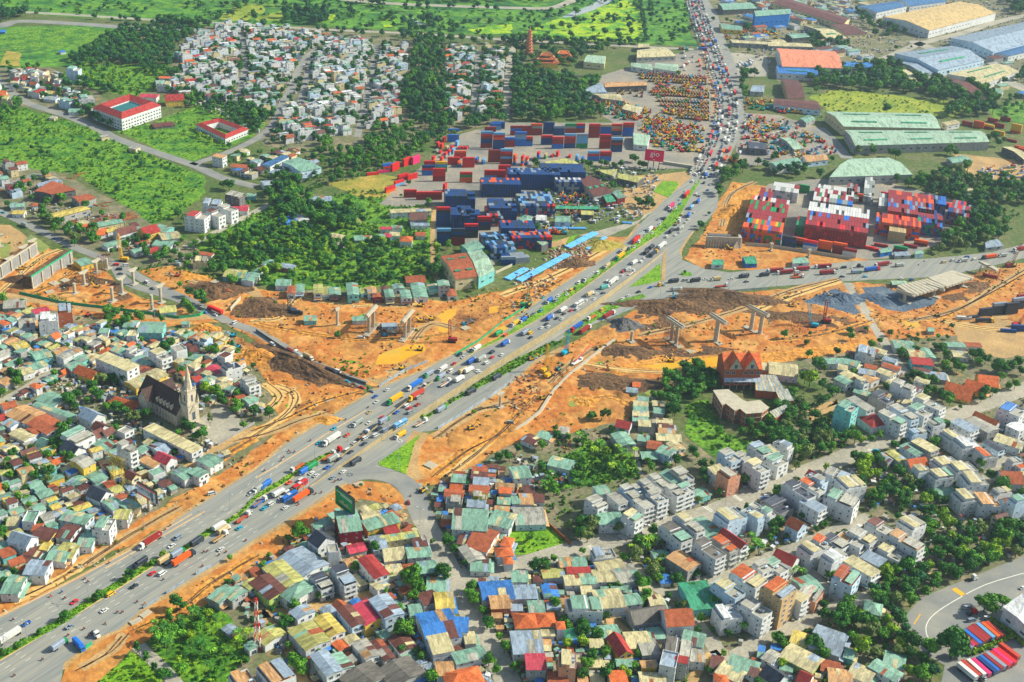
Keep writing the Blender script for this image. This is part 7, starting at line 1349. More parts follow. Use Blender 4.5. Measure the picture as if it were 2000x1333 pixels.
for X, Y, rz, c in TR:
    rt=root('container_trailer', X, Y,.1, rz);mk('chassis', trc, rt);mk('container', cont_mesh(c)[1], rt,(0,0,1.34))
    for xx in (-4.5,-3.2,4.):
        for s_ in (-1,1):
            w_=mk('wheel', whm, rt, (xx, s_*1.05,.5));w_.rotation_euler=(R(90),0,0)
    thing(rt, '%s container on a parked semi-trailer' % VEHN[c], 'container trailer', 'parked container trailers')
def csz(c):
    px, py=Qp(c[0], c[1], c[2]);return -1 if not (0 < px < 2000 and 0 < py < 1333) else 2500/c[1]*(.55 if c[5] else 1)
# a container hidden inside a block shows nothing: keep individuals for exposed ones (no neighbour in front or on top)
pos={(round(c[0]), round(c[1]), round(c[2])) for c in CONT}
def exposed(c):
    tops=any((round(c[0])+i, round(c[1])+j, round(c[2]+2.6)) in pos for i in (-1,0,1) for j in (-1,0,1))
    fr=any((round(c[0]+dx)+i, round(c[1]-dy)+j, round(c[2])) in pos for dx, dy in ((0,2.55),(0,6.3)) for i in (-1,0,1) for j in (-1,0,1))
    return (0 if tops else 1)+(0 if fr else 1)
order=sorted(CONT, key=lambda c: -(csz(c)*(1,1.6,2.2)[exposed(c)]));nC=0;CF=MB()
for c in order:
    if csz(c) < 0:
        continue
    b, me=cont_mesh(c[4], c[5])
    if nC < 285:
        nC += 1;o=mk('shipping_container', me, None, c[:3], c[3]);lv=int(round(c[2]/2.6));thing(o, '%s container, %s' % (VEHN[c[4]], ('bottom tier', 'second tier', 'third tier', 'fourth tier', 'fifth tier', 'sixth tier')[min(5, lv)]), 'container', 'stacked shipping containers', px=Qp(*c[:3]))
    else:
        s=MB();L=6.06 if c[5] else 12.19;s.box(-L/2, L/2,-1.2,1.2,.02,2.56, 'v_'+c[4]);CF.add(s, Matrix.Translation(c[:3]) @ Matrix.Rotation(c[3],4, 'Z'))
o=mk('stacked_containers', CF);kind(o, 'stuff');o['label']='remaining rows of tightly stacked shipping containers in the two yards';o['category']='containers'
print('containers', len(CONT))
# ================================================================ VEHICLES
HEAD=[WP(PXS(s)) for s in ('0 1270,250 1110,500 950,700 820,900 700,1060 600,1200 500,1300 420,1380 330,1420 240,1420 180,1400 100,1370 30,1350 -30', '600 970,700 905,820 835,1000 735,1100 670,1200 605,1300 570,1500 545,1700 530,2000 485', '1900 1150,2000 1110')] + ROADLINES
def heading(X, Y):
    best=(1e9,0)
    for i, l in enumerate(HEAD):
        for a, b in zip(l[:-1], l[1:]):
            dx, dy=b[0]-a[0], b[1]-a[1];q=dx*dx+dy*dy;t=max(0, min(1, ((X-a[0])*dx+(Y-a[1])*dy)/q));d=math.hypot(X-a[0]-t*dx, Y-a[1]-t*dy)
            if d < best[0]: best=(d, math.atan2(dy, dx))
    return best[1]
VM={}
def vparts(ty, c):
    if (ty, c) in VM: return VM[ty, c]
    p=[];m='v_'+c;W_=[]
    def add(n, fn, pos=None): b=MB();fn(b);p.append((n, b.mesh(n), pos))
    def cab(b, x0, x1, z1, mm): b.hexa([(x0,-1.2,.5), (x1,-1.2,.5), (x1,1.2,.5), (x0,1.2,.5)], [(x0,-1.15, z1), (x1-.5,-1.15, z1), (x1-.5,1.15, z1), (x0,1.15, z1)], mm)
    if ty == 'C' or ty == 'P':
        add('body', lambda b: b.hexa([(-2.25,-.88,.3),(2.25,-.88,.3),(2.25,.88,.3),(-2.25,.88,.3)], [(-2.2,-.84,.88),(2.1,-.82,.78),(2.1,.82,.78),(-2.2,.84,.88)], m))
        if ty == 'C': add('cabin', lambda b: (b.hexa([(-1.7,-.8,.84),(1.1,-.8,.82),(1.1,.8,.82),(-1.7,.8,.84)], [(-1.15,-.64,1.38),(.35,-.64,1.38),(.35,.64,1.38),(-1.15,.64,1.38)], 'glass'), b.box(-1.15,.35,-.66,.66,1.38,1.44, m)))
        else: add('cabin', lambda b: (b.hexa([(-.6,-.8,.84),(1.3,-.8,.82),(1.3,.8,.82),(-.6,.8,.84)], [(-.3,-.66,1.6),(.8,-.66,1.6),(.8,.66,1.6),(-.3,.66,1.6)], 'glass'), b.box(-.3,.8,-.68,.68,1.6,1.66, m)));add('cargo_bed', lambda b: (b.box(-2.2,-.65,.7,.82,.86,1.25, m), b.box(-2.2,-.65,-.82,-.7,.86,1.25, m), b.box(-2.25,-2.15,-.82,.82,.86,1.25, m)))
        W_=[(-1.4,.82),(1.4,.82)]
    elif ty == 'V':
        add('body', lambda b: b.hexa([(-2.6,-.95,.35),(2.6,-.95,.35),(2.6,.95,.35),(-2.6,.95,.35)], [(-2.6,-.9,1.15),(2.5,-.88,1.05),(2.5,.88,1.05),(-2.6,.9,1.15)], m));add('cabin', lambda b: (b.hexa([(-2.55,-.88,1.15),(2.2,-.86,1.08),(2.2,.86,1.08),(-2.55,.88,1.15)], [(-2.4,-.78,1.8),(1.2,-.78,1.8),(1.2,.78,1.8),(-2.4,.78,1.8)], 'glass'), b.box(-2.42,1.22,-.8,.8,1.8,1.92, m)));W_=[(-1.7,.9),(1.7,.9)]
    elif ty == 'B':
        add('chassis', lambda b: b.box(-4.6,4.2,-.5,.5,.6,.95, 'v_k'));add('cab', lambda b: cab(b,2.7,4.6,2.7, random.choice(('v_w', 'v_w', m, 'v_u', 'v_G'))));add('windscreen', lambda b: b.box(4.15,4.5,-1.05,1.05,1.6,2.3, 'glass'))
        add('cargo_box', lambda b: (b.box(-4.7,2.55,-1.22,1.22,1.0,3.2, m), b.hexa([(-4.7,-1.24,3.2),(2.55,-1.24,3.2),(2.55,1.24,3.2),(-4.7,1.24,3.2)], [(-4.7,-.7,3.55),(2.55,-.7,3.55),(2.55,.7,3.55),(-4.7,.7,3.55)], m)));W_=[(-3.5,1.1),(-2.3,1.1),(3.4,1.1)]
    elif ty == 'T':
        add('trailer_chassis', lambda b: b.box(-8.6,4.,-.55,.55,.9,1.25, 'v_k'));hc={'m': 'w', 'o': 'k', 'u': 'w', 'w': 'w', 'y': 'G', 'q': 'y', 'k': 'y', 'G': 'w', 'r': 'r', 'b': 'r', 'g': 'w', 'p': 'w', 't': 'w'}.get(c, 'w')
        add('cab', lambda b: (cab(b,4.3,6.6,3.5, 'v_'+hc), b.box(6.,7.4,-1.,1.,.6,1.7, 'v_'+hc), b.box(3.6,7.2,-.6,.6,.5,.9, 'v_k')));add('windscreen', lambda b: b.box(6.2,6.5,-1.05,1.05,2.1,3.0, 'glass'));p.append(('container', cont_mesh(c)[1],(-2.5,0,1.28)));W_=[(-7.6,1.1),(-6.3,1.1),(3.2,1.1),(4.5,1.1),(6.6,1.1)]
    elif ty == 'D':
        add('flatbed', lambda b: (b.box(-6.,3.,-1.2,1.2,1.05,1.3, m), b.box(-5.5,1,-.5,.5,1.3,1.7, 'timber')));add('chassis', lambda b: b.box(-6.,5.,-.5,.5,.7,1.05, 'v_k'));add('cab', lambda b: cab(b,3.3,5.6,3.2, 'v_w'));add('windscreen', lambda b: b.box(5.1,5.5,-1.05,1.05,2.,2.8, 'glass'));W_=[(-5.,1.1),(-3.7,1.1),(2.4,1.1),(4.4,1.1)]
    elif ty == 'K':
        add('cab', lambda b: (cab(b,.5,2.8,3.4, m), b.box(2.3,3.6,-1.,1.,.6,1.7, m)));add('windscreen', lambda b: b.box(2.4,2.7,-1.05,1.05,2.,2.9, 'glass'));add('chassis', lambda b: b.box(-3.2,3.,-.5,.5,.6,1., 'v_k'));W_=[(-2.4,1.1),(-1.2,1.1),(2.6,1.1)]
    elif ty == 'S':
        add('body', lambda b: b.box(-5.6,5.6,-1.25,1.25,.4,1.5, m));add('cabin', lambda b: (b.box(-5.5,5.5,-1.22,1.22,1.5,2.5, 'glass'), b.box(-5.6,5.6,-1.25,1.25,2.5,3.05, m), b.box(-1.4,.8,-.8,.8,3.05,3.3, 'v_w'), [b.box(xx-.12, xx+.12,-1.25,1.25,1.5,2.5, m) for xx in (-5.4,-2,1,4.2)]));W_=[(-3.6,1.15),(3.6,1.15)]
    elif ty == 'M':
        add('frame', lambda b: (b.box(-.7,.6,-.12,.12,.45,.8, m), b.bar((.55,-.35,1.05),(.55,.35,1.05),.04, 'v_k')));add('rider', lambda b: (b.hexa([(-.35,-.2,.8),(.05,-.2,.8),(.05,.2,.8),(-.35,.2,.8)], [(-.2,-.24,1.4),(.1,-.24,1.4),(.1,.24,1.4),(-.2,.24,1.4)], random.choice(('v_b', 'v_r', 'v_w', 'v_k'))), b.cyl(-.03,0,1.42,1.7,.14, 'v_k',6)));W_=[(-.65,0),(.65,0)]
    r={'C': .33, 'P': .36, 'V': .36, 'M': .3}.get(ty,.5)
    if ('wheel', r) not in VM: b=MB();b.cyl(0,0,-.12,.12, r, 'tyre',8);VM['wheel', r]=b.mesh('wheel')
    VM[ty, c]=(p, W_, VM['wheel', r], r);return VM[ty, c]
VN={'C': ('car', 'car'), 'P': ('pickup_truck', 'pickup'), 'V': ('van', 'van'), 'B': ('cargo_truck', 'covered lorry'), 'T': ('semi_truck', 'semi-trailer truck'), 'D': ('flatbed_truck', 'empty flatbed truck'), 'K': ('tractor_unit', 'tractor unit'), 'S': ('bus', 'bus'), 'M': ('motorbike', 'motorbike with rider')}
nV={}
def vehicle(px, py, ty, c, sgn=1, rz=None, far=False):
    z=deck_z(px, py);X, Y=P(px, py, z+(1.2 if ty in 'TBSD' else .5));h=heading(X, Y) if rz is None else rz
    if sgn < 0: h += math.pi
    if math.cos(h)*0 != 0: return
    rt=root(VN[ty][0], X, Y, z+.14, h+random.uniform(-.03,.03));p, W_, wm, r=vparts(ty, c)
    for n, me, pos in p: mk(n, me, rt, pos)
    if not far:
        for xx, yy in W_:
            for s_ in ((-1,1) if yy else (1,)): w_=mk('wheel', wm, rt, (xx, s_*yy, r));w_.rotation_euler=(R(90),0,0)
    nm=VN[ty][1];thing(rt, '%s %s %s' % (VEHN[c], nm, 'heading up the highway' if sgn > 0 else 'heading down the highway') if rz is None else '%s %s' % (VEHN[c], nm), {'C': 'car', 'P': 'pickup', 'V': 'van', 'B': 'lorry', 'T': 'truck', 'D': 'lorry', 'K': 'tractor unit', 'S': 'bus', 'M': 'motorbike'}[ty], 'traffic on the highway', px=(px, py))
def VL(t, s):
    for q in s.split(';'):
        q=q.split()
        if len(q) < 4: continue
        x, y=T(t, float(q[0]), float(q[1]));sg=-1 if (len(q) > 4 and q[4] == '-') else 1
        vehicle(x, y, q[2], q[3], sg, R(float(q[5])) if len(q) > 5 else None)
VL('b2', '1235 355 T u -;1078 465 T y -;1245 435 T q -;1455 225 B w -;1345 265 B s -;1440 285 B s -;1350 340 D n -;790 645 B g -;585 780 T w -;710 740 P o -;608 688 C c -;492 800 C c -;885 560 C n -;880 645 C w -;940 480 C w -;930 437 C b -;1025 385 C w +;905 395 C s -;1000 625 B s +;985 598 C r +;1130 650 S l +;935 740 V w +;855 760 V w +;870 700 P u +;960 690 V k +;1010 700 V s +;840 738 D k +;770 800 C w +;845 805 C k +;715 855 V w +;740 870 C k +;640 865 K r +;572 900 D o +;605 920 B g +;650 925 C k +;440 980 B G +;385 1015 B u +;320 990 D o -;560 990 P u +;435 1035 C w +;470 1055 C w +;680 1025 C w +;600 1070 C s +;355 1090 V w +;260 1110 P o +;345 1130 S r +;262 1218 S u +;375 1210 T o +;200 1230 C w +;180 1190 B w +;140 1190 V g +;250 1185 V w +;120 1275 V w +;65 1310 C c +;230 1305 C w +;30 1260 D u +;70 1130 B u -;20 1160 B g -;1450 535 B s +;1290 640 D w +;1125 740 B y -;780 945 B k +;1680 400 B k +;1880 285 B k +;1480 330 D w +;1590 300 B w +;1510 345 C k +;1620 235 B n +;1665 230 B w +;1685 160 B b +;1760 140 B g +;1730 235 C w +;1750 250 C w +;1805 175 V w +;1845 130 C r +;1920 110 C w +;1720 65 B w -;1670 70 C w -;1620 130 C w -;1590 110 V k -;1545 180 C r -;1950 20 B b +;1180 510 V w +;1200 528 C r +;1265 500 P q +;1205 560 V g +;1270 445 V g +;1100 560 P u +;1845 90 V k +;640 1085 M k +;615 1100 M k +;665 1085 M b +;510 1185 M k +;465 1195 M k +;330 1280 M r +;425 780 M k -;215 910 M k -;195 935 M k -;265 875 M k -;300 870 M k -;255 862 M k -;65 1015 M k -;650 625 M k -;700 615 M k -;875 520 M k -;1210 1210 M k +;1190 1265 C m -;930 800 M b +;765 905 M k +;1520 240 V w -;1985 640 V g + 0')
VL('a3', '1165 240 T m -;1385 205 V s -;1340 268 C w -;1095 405 B k -;1290 372 B n +;1445 362 T o +;1390 325 B s +;1310 402 V k +;1190 482 C r +;1268 483 V w +;1050 582 P k +;865 645 V y +;580 705 C r -;815 772 C w +;205 877 P b -;545 900 P s +;465 1040 B s +;618 1045 B u +;745 960 K w +;45 1000 T w -;1540 232 B k +;1560 235 V k +;1715 115 B w +;1750 142 B n +;1720 195 D n +;1870 128 C c +;1725 293 C w +;1900 45 D q +;1940 10 V w +;100 843 M k -;480 628 M b -;395 660 M o -;505 675 M k -;660 525 M k -;685 548 M k -;850 400 M k -;1290 140 M k -;1330 108 M k -;1590 315 M k +;1620 308 M k +;1710 338 M k +;1765 315 M k +;1275 530 M k +;1580 425 M k +;1070 705 M k +;1130 720 M y +;915 785 M k +;955 785 M k +;825 875 M G +;655 915 M k +;330 1155 M k +;110 1280 M k +;530 965 M k +;1920 225 M k +;690 970 M r +')
VL('c1', '1362 195 T r -;1240 290 T p -;1170 375 V g -;1140 385 C s -;1155 420 C w -;1110 455 C r -;1075 465 B w -;1030 475 C b -;1000 520 T g -;965 550 T r -;1095 490 C w -;990 562 V w -;955 600 C w -;905 620 V k -;868 630 B n -;840 682 T y -;812 700 V w -;740 752 B n -;668 805 V w -;635 805 C w -;590 850 T g -;520 882 V w -;460 942 V y -;428 942 C w -;490 925 C k -;430 972 C w -;360 985 C w -;340 1022 V s -;290 1025 B b -;240 995 C t -;225 1102 V t -;170 1122 P s -;85 1175 B b -;20 1200 B y -;1440 40 V w -;1410 90 V w -;1440 95 C w -;1355 165 C w -;1340 200 V k -;1310 230 C w -;1280 295 C w -;1315 262 C c -;1240 320 V k -;1190 380 V k -;1175 590 T w +;1110 652 T k +;1050 642 B k +;1090 602 B k +;955 722 B w +;1010 717 V w +;1030 687 C w +;900 775 B g +;868 795 V r +;860 822 C w +;930 802 D w +;795 868 T w +;725 915 B t +;745 870 V w +;610 968 B n +;660 967 C w +;710 962 C k +;580 1017 C w +;640 1007 C w +;525 1042 S w +;510 1087 V w +;460 1097 C r +;400 1090 B w +;405 1122 C k +;295 1153 B b +;390 1162 C w +;350 1157 C k +;230 1232 C w +;282 1222 C w +;268 1202 C k +;145 1272 V y +;105 1268 B s +;145 1307 C k +;1380 352 B b +;1400 290 B l +;1455 243 B b +;1440 190 V w +;1420 332 C w +;1310 380 V w +;1355 408 C w +;1315 452 B g +;1310 484 C w +;1275 508 C w +;1210 522 V w +;1245 475 B k +;1260 462 C k +;1290 412 D k +;1330 350 V n +;1375 385 C w +;1465 200 V g +;1530 155 C b +;1550 115 C w +;1500 100 V k +;1515 60 V g +;1510 20 B g +;1490 60 V w +;1555 30 C k +;1260 868 B k -;1165 902 K y -;1290 932 B g +;1080 916 C b -;990 952 P k +;910 982 C w +;860 1005 C w +;790 1042 P s +;765 1130 T m +;700 1097 V y -;620 1150 D o -;500 1235 T b -;578 1245 T m +;1430 862 B k -;1510 852 C w -;1590 852 B n -;1710 850 C w -;1810 830 B k -;1970 818 B k -;1830 872 C k +;1640 902 D r +;1350 862 V g -')
VL('d1', '45 790 T m -;120 803 T m -;250 777 T m -;420 757 T m -;500 768 D s -;475 803 T m +;690 798 B s +;820 777 T b +;880 742 T m -;1030 742 B g +;720 755 K k -;230 798 V w +;235 832 D o +;580 832 C k +;590 762 V k -;1370 722 V n -;1440 707 V w -;1520 707 B g -;1720 682 T o -;1830 667 B g -;1550 682 V b -;1610 700 V w -;1960 622 T m -;1940 645 V w -;1700 1180 T k + 8;760 833 C c +;645 770 M k +;960 730 M k +;1175 740 M k +;1220 712 M k +;1040 848 C w +;1120 856 C b +')
VL('d3', '1590 530 K w - 205;1560 750 V w - 200;1590 795 K r - 200;1590 850 V s - 200;1720 840 V w - 160;1300 500 B n - 205;1650 1300 K r - -70;265 405 C w + -60;1990 595 C w + 30;1670 1290 V w - -60')
VL('a1', '905 740 V r - 10;980 745 V w - 20;930 775 V k - 0;940 810 C k - 200;1145 875 V w - -40;1190 925 C k - -40;1675 1095 T r - -35;1575 1080 V g - -35;1680 1130 C w - -35;1830 1195 V w - 60;430 535 C v - -40;190 430 B g - -40;25 330 C c - -30;1600 1110 C b - -30')
VL('c3', '1050 110 C w + 15;1010 170 M k +');VL('d2', '840 857 C c + 30;1750 970 C w + 20');VL('a2', '365 1202 P b + 30;450 1085 C w + 80;470 1250 V w + 40;1655 1195 V w + 30;1960 1200 P w - 30;150 110 C w + 30');VL('a0', '450 580 S s + -25');VL('b1', '1895 1275 B G +;320 1115 B k + 0;820 1310 V w + 0;1775 875 V y + 0;770 1075 C w + 0;1950 1290 V o +')
VL('b3', '1085 560 C r + -60;1110 620 C w + -60;1640 420 C g + 60');VL('b2', '130 30 V w -;235 75 C w -;285 75 D r -;330 120 B g -;410 130 B n -;590 240 B k -;640 240 V w -;715 320 C c -;765 340 M k -;830 365 C r -')
# the jammed upper stretch of the highway
def jam(s_, lanes, step, sgn, seed, cols='wwwwwsskggkrbwm', types='CCCVVBBTVC'):
    r=random.Random(seed);w_=smooth(WP(PXS(s_)),3);acc=0
    for ln in lanes:
        t=r.uniform(0,8)
        for a, b in zip(w_[:-1], w_[1:]):
            d=math.dist(a, b)
            while t < d:
                q=t/d;nx, ny=(b[1]-a[1])/d, -(b[0]-a[0])/d;X=a[0]+(b[0]-a[0])*q+nx*ln;Y=a[1]+(b[1]-a[1])*q+ny*ln;px, py=Qp(X, Y)
                ty=r.choice(types);c=r.choice(cols);c={'T': r.choice('rrmoguw')}.get(ty, c)
                if py > 0 and deck_z(px, py) == 0: vehicle(px, py, ty, c, sgn, None, py < 330)
                t += {'T': 18, 'B': 12, 'C': 7, 'V': 7.5}.get(ty,9)*r.uniform(1., step)
            t -= d
jam('1372 345,1405 285,1418 237,1418 190,1405 150,1388 100,1370 50,1352 -10',(-13,-8.5,-4.5),1.7,-1,3);jam('1372 345,1405 285,1418 237,1418 190,1405 150,1388 100,1370 50,1352 -10',(3,7.5,12.5),1.9,1,5)
jam('1430 300,1442 240,1440 190,1425 140',(8,),4.,1,9)
# rows of yellow machines in the dealers' yards
r=random.Random(4);YM=[]
def myard(s_, dens, cols, az, lim=400):
    w_=WP(PXS(s_));X, Y=rand_in(w_, dens, True, True)
    for x, y in zip(X, Y):
        if all((x-a)**2+(y-b)**2 > 34 for a, b, *_ in YM): YM.append((x, y, az+r.uniform(-.25,.25), r.choice(cols), r.choice((1,0,0))))
def mrow(a, b, n, cols, az):
    A, B_=P(*a), P(*b)
    for i in range(n): t=(i+.5)/n;YM.append((A[0]+(B_[0]-A[0])*t, A[1]+(B_[1]-A[1])*t, az+r.uniform(-.1,.1), r.choice(cols), r.choice((0,0,1))))
for j, (x1, y1, x2, y2, n) in enumerate(((980,590,1520,620,22),(1000,615,1520,640,20),(1060,640,1520,665,18),(1090,715,1540,745,20),(1090,745,1540,770,20),(1130,795,1540,815,16),(1150,830,1540,850,15),(1180,865,1540,880,14),(1220,895,1540,915,12),(1280,925,1540,945,10))):
    mrow(T('c0', x1, y1), T('c0', x2, y2), n, 'yyyyyoyyyc' if j > 0 else 'yyocyr', R(100))
myard('c0 740 890,c0 1100 920,c0 1300 1000,c0 1480 1050,c0 1480 1180,c0 1300 1180,c0 1080 1120,c0 1080 1000',.012, 'yyyyoocrg', R(60));myard('c0 760 700,c0 1040 700,c0 1040 760,c0 900 800,c0 1000 820,c0 850 760',.012, 'yyyor', R(80));myard('c0 840 880,c0 1030 860,c0 1250 960,c0 1200 1000',.01, 'yyyor', R(60))
mrow(T('c1',190,325), T('c1',290,325),5, 'y', R(80));mrow(T('c1',400,345), T('c1',550,355),5, 'yyo', R(80));mrow(T('c1',370,235), T('c1',600,260),6, 'oGoyu', R(80));mrow(T('c0',940,465), T('c0',1040,475),4, 'y', R(80));mrow(T('c0',1300,390), T('c0',1370,392),4, 'oq', R(80));mrow(T('c0',1640,245), T('c0',1780,255),8, 'o', R(80));mrow(T('c0',1830,800), T('c0',1960,830),8, 'y', R(80));mrow(T('d0',150,880), T('d0',260,890),5, 'yo', R(80));mrow(T('c0',1700,1250), T('c0',1800,1310),7, 'oyr', R(60));mrow(T('c1',240,490), T('c1',420,500),7, 'yo', R(60));mrow(T('c0',1900,240), T('c0',2040,260),7, 'o', R(50))
YR=YM[250:];YM=YM[:250]
for x, y, az, c, a in YM: thing(excavator(x, y, az, c, a, 'excavator', z=.15), 'parked %s digger in rows' % VEHN[c], 'excavator', 'parked diggers in the machinery yards')
PM=[]
for c in 'yyyocrG':
    for a in (0,1):
        b=MB();b.box(-2.,2.,-1.5,1.5,0,.9, 'tyre');b.box(-2.1,1.3,-1.3,1.3,1.,2.3, 'v_'+c);b.box(-.2,1.2,-1.2,0,2.3,3.1, 'glass');b.bar((1,.2,1.7),(3.2+a,.2,4.8),.4, 'v_'+c);b.bar((3.2+a,.2,4.8),(5.4,.2,2.2),.3, 'v_'+c);PM.append(b.mesh('machine'))
QX=[]
for s_, d_ in (('c0 970 585,c0 1530 605,c0 1530 960,c0 1290 950,c0 1130 860,c0 1060 700',.006), ('c0 640 780,c0 900 800,c0 1100 900,c0 1300 960,c0 1500 1000,c0 1480 1190,c0 1280 1190,c0 1060 1130,c0 1000 1000,c0 740 900',.014), ('d0 -180 900,d0 150 960,d0 330 1040,d0 560 1210,d0 280 1240,d0 -20 1230,d0 -200 1150',.007), ('c0 1620 250,c0 2050 250,c0 2100 310,c0 1650 310',.01), ('c1 380 200,c1 640 210,c1 640 280,c1 400 280',.01), ('c0 1800 790,c0 2050 800,c0 2200 900,c0 1850 850',.012), ('d1 1640 -20,d1 2040 -40,d1 2040 60,d1 1680 60',.004)):
    X, Y=rand_in(WP(PXS(s_)), d_, True, True);QX += list(zip(X, Y, [.12]*len(X)))
gn_scatter('packed_machines', QX+[(q[0], q[1],.15) for q in YR],1.15, PM, None, 'further rows of parked yellow, orange and red machines packed together', 'machines')
# lorry heads in the truck yard right of the highway, concrete mixers
def tyard(s_, n, types, cols, az, seed):
    r=random.Random(seed);w_=WP(PXS(s_));X, Y=rand_in(w_,.02, True, True);k=0;got=[]
    for x, y in zip(X, Y):
        if k >= n: break
        if all((x-a)**2+(y-b)**2 > 60 for a, b in got): got.append((x, y));px, py=Qp(x, y);vehicle(px, py, r.choice(types), r.choice(cols),1, az+r.uniform(-.3,.3), True);k += 1
tyard('c0 1800 900,d0 200 970,d0 330 1040,d0 560 1200,d0 280 1230,d0 0 1200,c0 1780 1180',75, 'KKKDV', 'rrrwwukbrGo', R(75),2);tyard('c1 760 330,c1 990 320,c1 990 370,c1 760 375',14, 'KV', 'w', R(80),3);tyard('c1 710 380,c1 860 385,c1 860 405,c1 710 405',8, 'V', 'w', R(80),4)
tyard('d1 1640 -20,d1 2040 -40,d1 2040 60,d1 1680 60',26, 'DD', 'uusllG', R(30),5);tyard('c0 1300 400,c0 1500 400,c0 1540 560,c0 1320 560',12, 'KVB', 'wwoyg', R(80),6);tyard('c0 1770 480,c0 1930 480,c0 1930 520,c0 1770 520',5, 'S', 'wl', R(100),7);tyard('c0 1560 1000,c0 1640 1000,c0 1600 1300,c0 1500 1320',0, 'V', 'w',0,8)
# ================================================================ TREES AND UNDERGROWTH
def leaf_cloud(n, rx, rz, lobes, size, zc, m, inner=True, seed=1):
    g=np.random.default_rng(seed);b=MB();b.mi(m)
    C=[]
    for i in range(lobes):
        q=g.uniform(0,6.283);rr=math.sqrt(g.uniform(0,1))*.58;zz=g.uniform(-.35,.75)*(1-.45*rr);C.append((rr*rx*math.cos(q), rr*rx*math.sin(q), zc+zz*rz, g.uniform(.36,.58)*rx*(1-.3*rr)))
    C=np.array(C);which=g.integers(0, lobes, n);d=g.normal(size=(n,3));d[:,2]=np.abs(d[:,2])*.9+.05*d[:,2]-.15;d /= np.linalg.norm(d, axis=1)[:, None]
    rad=C[which,3]*g.uniform(.72,1.1, n);Pn=C[which, :3]+d*rad[:, None]*[1,1, rz/rx*1.1]
    nr=d+g.normal(size=(n,3))*.45;nr /= np.linalg.norm(nr, axis=1)[:, None];up=g.normal(size=(n,3));u=np.cross(nr, up);u /= np.linalg.norm(u, axis=1)[:, None];v=np.cross(nr, u);s=size*g.uniform(.6,1.3, n)[:, None]
    q=np.stack([Pn-u*s, Pn-v*s*.7, Pn+u*s, Pn+v*s*.7],1).reshape(-1,3);b.v=[tuple(x) for x in q.tolist()];b.f=[(4*i,4*i+1,4*i+2,4*i+3) for i in range(n)];b.m=[0]*n
    if inner:
        for c in C:                         # solid leaf-coloured core added to every lobe to block light through the crown
            k=6;r0=c[3]*.78;zz=r0*rz/rx
            b.hexa([(c[0]+r0*.6*math.cos(6.28*i/k), c[1]+r0*.6*math.sin(6.28*i/k), c[2]-zz*.7) for i in range(k)], [(c[0]+r0*math.cos(6.28*i/k), c[1]+r0*math.sin(6.28*i/k), c[2]) for i in range(k)], m)
            b.hexa([(c[0]+r0*math.cos(6.28*i/k), c[1]+r0*math.sin(6.28*i/k), c[2]) for i in range(k)], [(c[0]+r0*.5*math.cos(6.28*i/k), c[1]+r0*.5*math.sin(6.28*i/k), c[2]+zz*.8) for i in range(k)], m)
    return b
def trunk_mesh(h, r, n=5, seed=0):
    g=random.Random(seed);b=MB();b.cyl(0,0,0, h, r, 'trunk',7, r*.55)
    for i in range(n):
        q=6.283*i/n+g.uniform(-.3,.3);b.bar((0,0, h*.75), (math.cos(q)*h*.55, math.sin(q)*h*.55, h*1.35), r*.32, 'trunk')
    return b
TONE={'a': 'l_a', 'b': 'l_b', 'c': 'l_c', 'd': 'l_d', 'e': 'l_e'}
CR={};TM=[trunk_mesh(.42,.03,5, i) for i in range(3)];TMm=[t.mesh('trunk') for t in TM]
def crown(kind_, tone, v):                   # unit-size crowns (width about 1, scaled by the tree)
    k=(kind_, tone, v)
    if k not in CR:
        sd=v*7+ord(tone)
        if kind_ == 'r': b=leaf_cloud(760,.5,.42,11,.052,.55, TONE[tone], seed=sd)
        elif kind_ == 't': b=leaf_cloud(520,.34,.6,9,.045,.85, TONE[tone], seed=sd)
        elif kind_ == 's': b=leaf_cloud(90,.5,.38,5,.14,.3, TONE[tone], seed=sd)
        elif kind_ == 'g':                   # rough grass and weeds: a low tussock
            b=leaf_cloud(26,.5,.28,4,.2,.1, TONE[tone], False, seed=sd)
        elif kind_ == 'p':
            b=MB();g=random.Random(sd)
            for i in range(14):
                q=6.283*i/14+g.uniform(-.2,.2);e=g.uniform(.1,.5);c, s=math.cos(q), math.sin(q);p0, p1, p2=(0,0,1.), (c*.26, s*.26,1.+.12*e), (c*.5, s*.5,.82+.1*e);w_=.05
                b.face([(p0[0]-s*.01, p0[1]+c*.01, p0[2]), (p1[0]-s*w_, p1[1]+c*w_, p1[2]), (p1[0], p1[1], p1[2]+.03), (p0[0], p0[1], p0[2]+.01)], TONE[tone]);b.face([(p0[0], p0[1], p0[2]+.01), (p1[0], p1[1], p1[2]+.03), (p1[0]+s*w_, p1[1]-c*w_, p1[2]), (p0[0]+s*.01, p0[1]-c*.01, p0[2])], TONE[tone])
                b.face([(p1[0]-s*w_, p1[1]+c*w_, p1[2]), (p2[0], p2[1], p2[2]), (p1[0], p1[1], p1[2]+.03)], TONE[tone]);b.face([(p1[0], p1[1], p1[2]+.03), (p2[0], p2[1], p2[2]), (p1[0]+s*w_, p1[1]-c*w_, p1[2])], TONE[tone])
        CR[k]=(b, b.mesh('crown'))
    return CR[k]
bp=MB();bp.cyl(0,0,0,1.0,.028, 'trunk',6,.018);PT=(bp, bp.mesh('trunk'))
TREES=[]
def tree(X, Y, size, kd='r', tone='a', h=None): TREES.append((X, Y, size, kd, tone, h or size*random.uniform(.85,1.1)))
def TL(t, s):
    for q in s.split(';'):
        q=q.split()
        if len(q) < 3: continue
        sz=float(q[2]);tn=q[3] if len(q) > 3 else random.choice('aab');kd=q[4] if len(q) > 4 else 'r';X, Y=P(*T(t, float(q[0]), float(q[1])), sz*.4);tree(X, Y, sz, kd, tn)
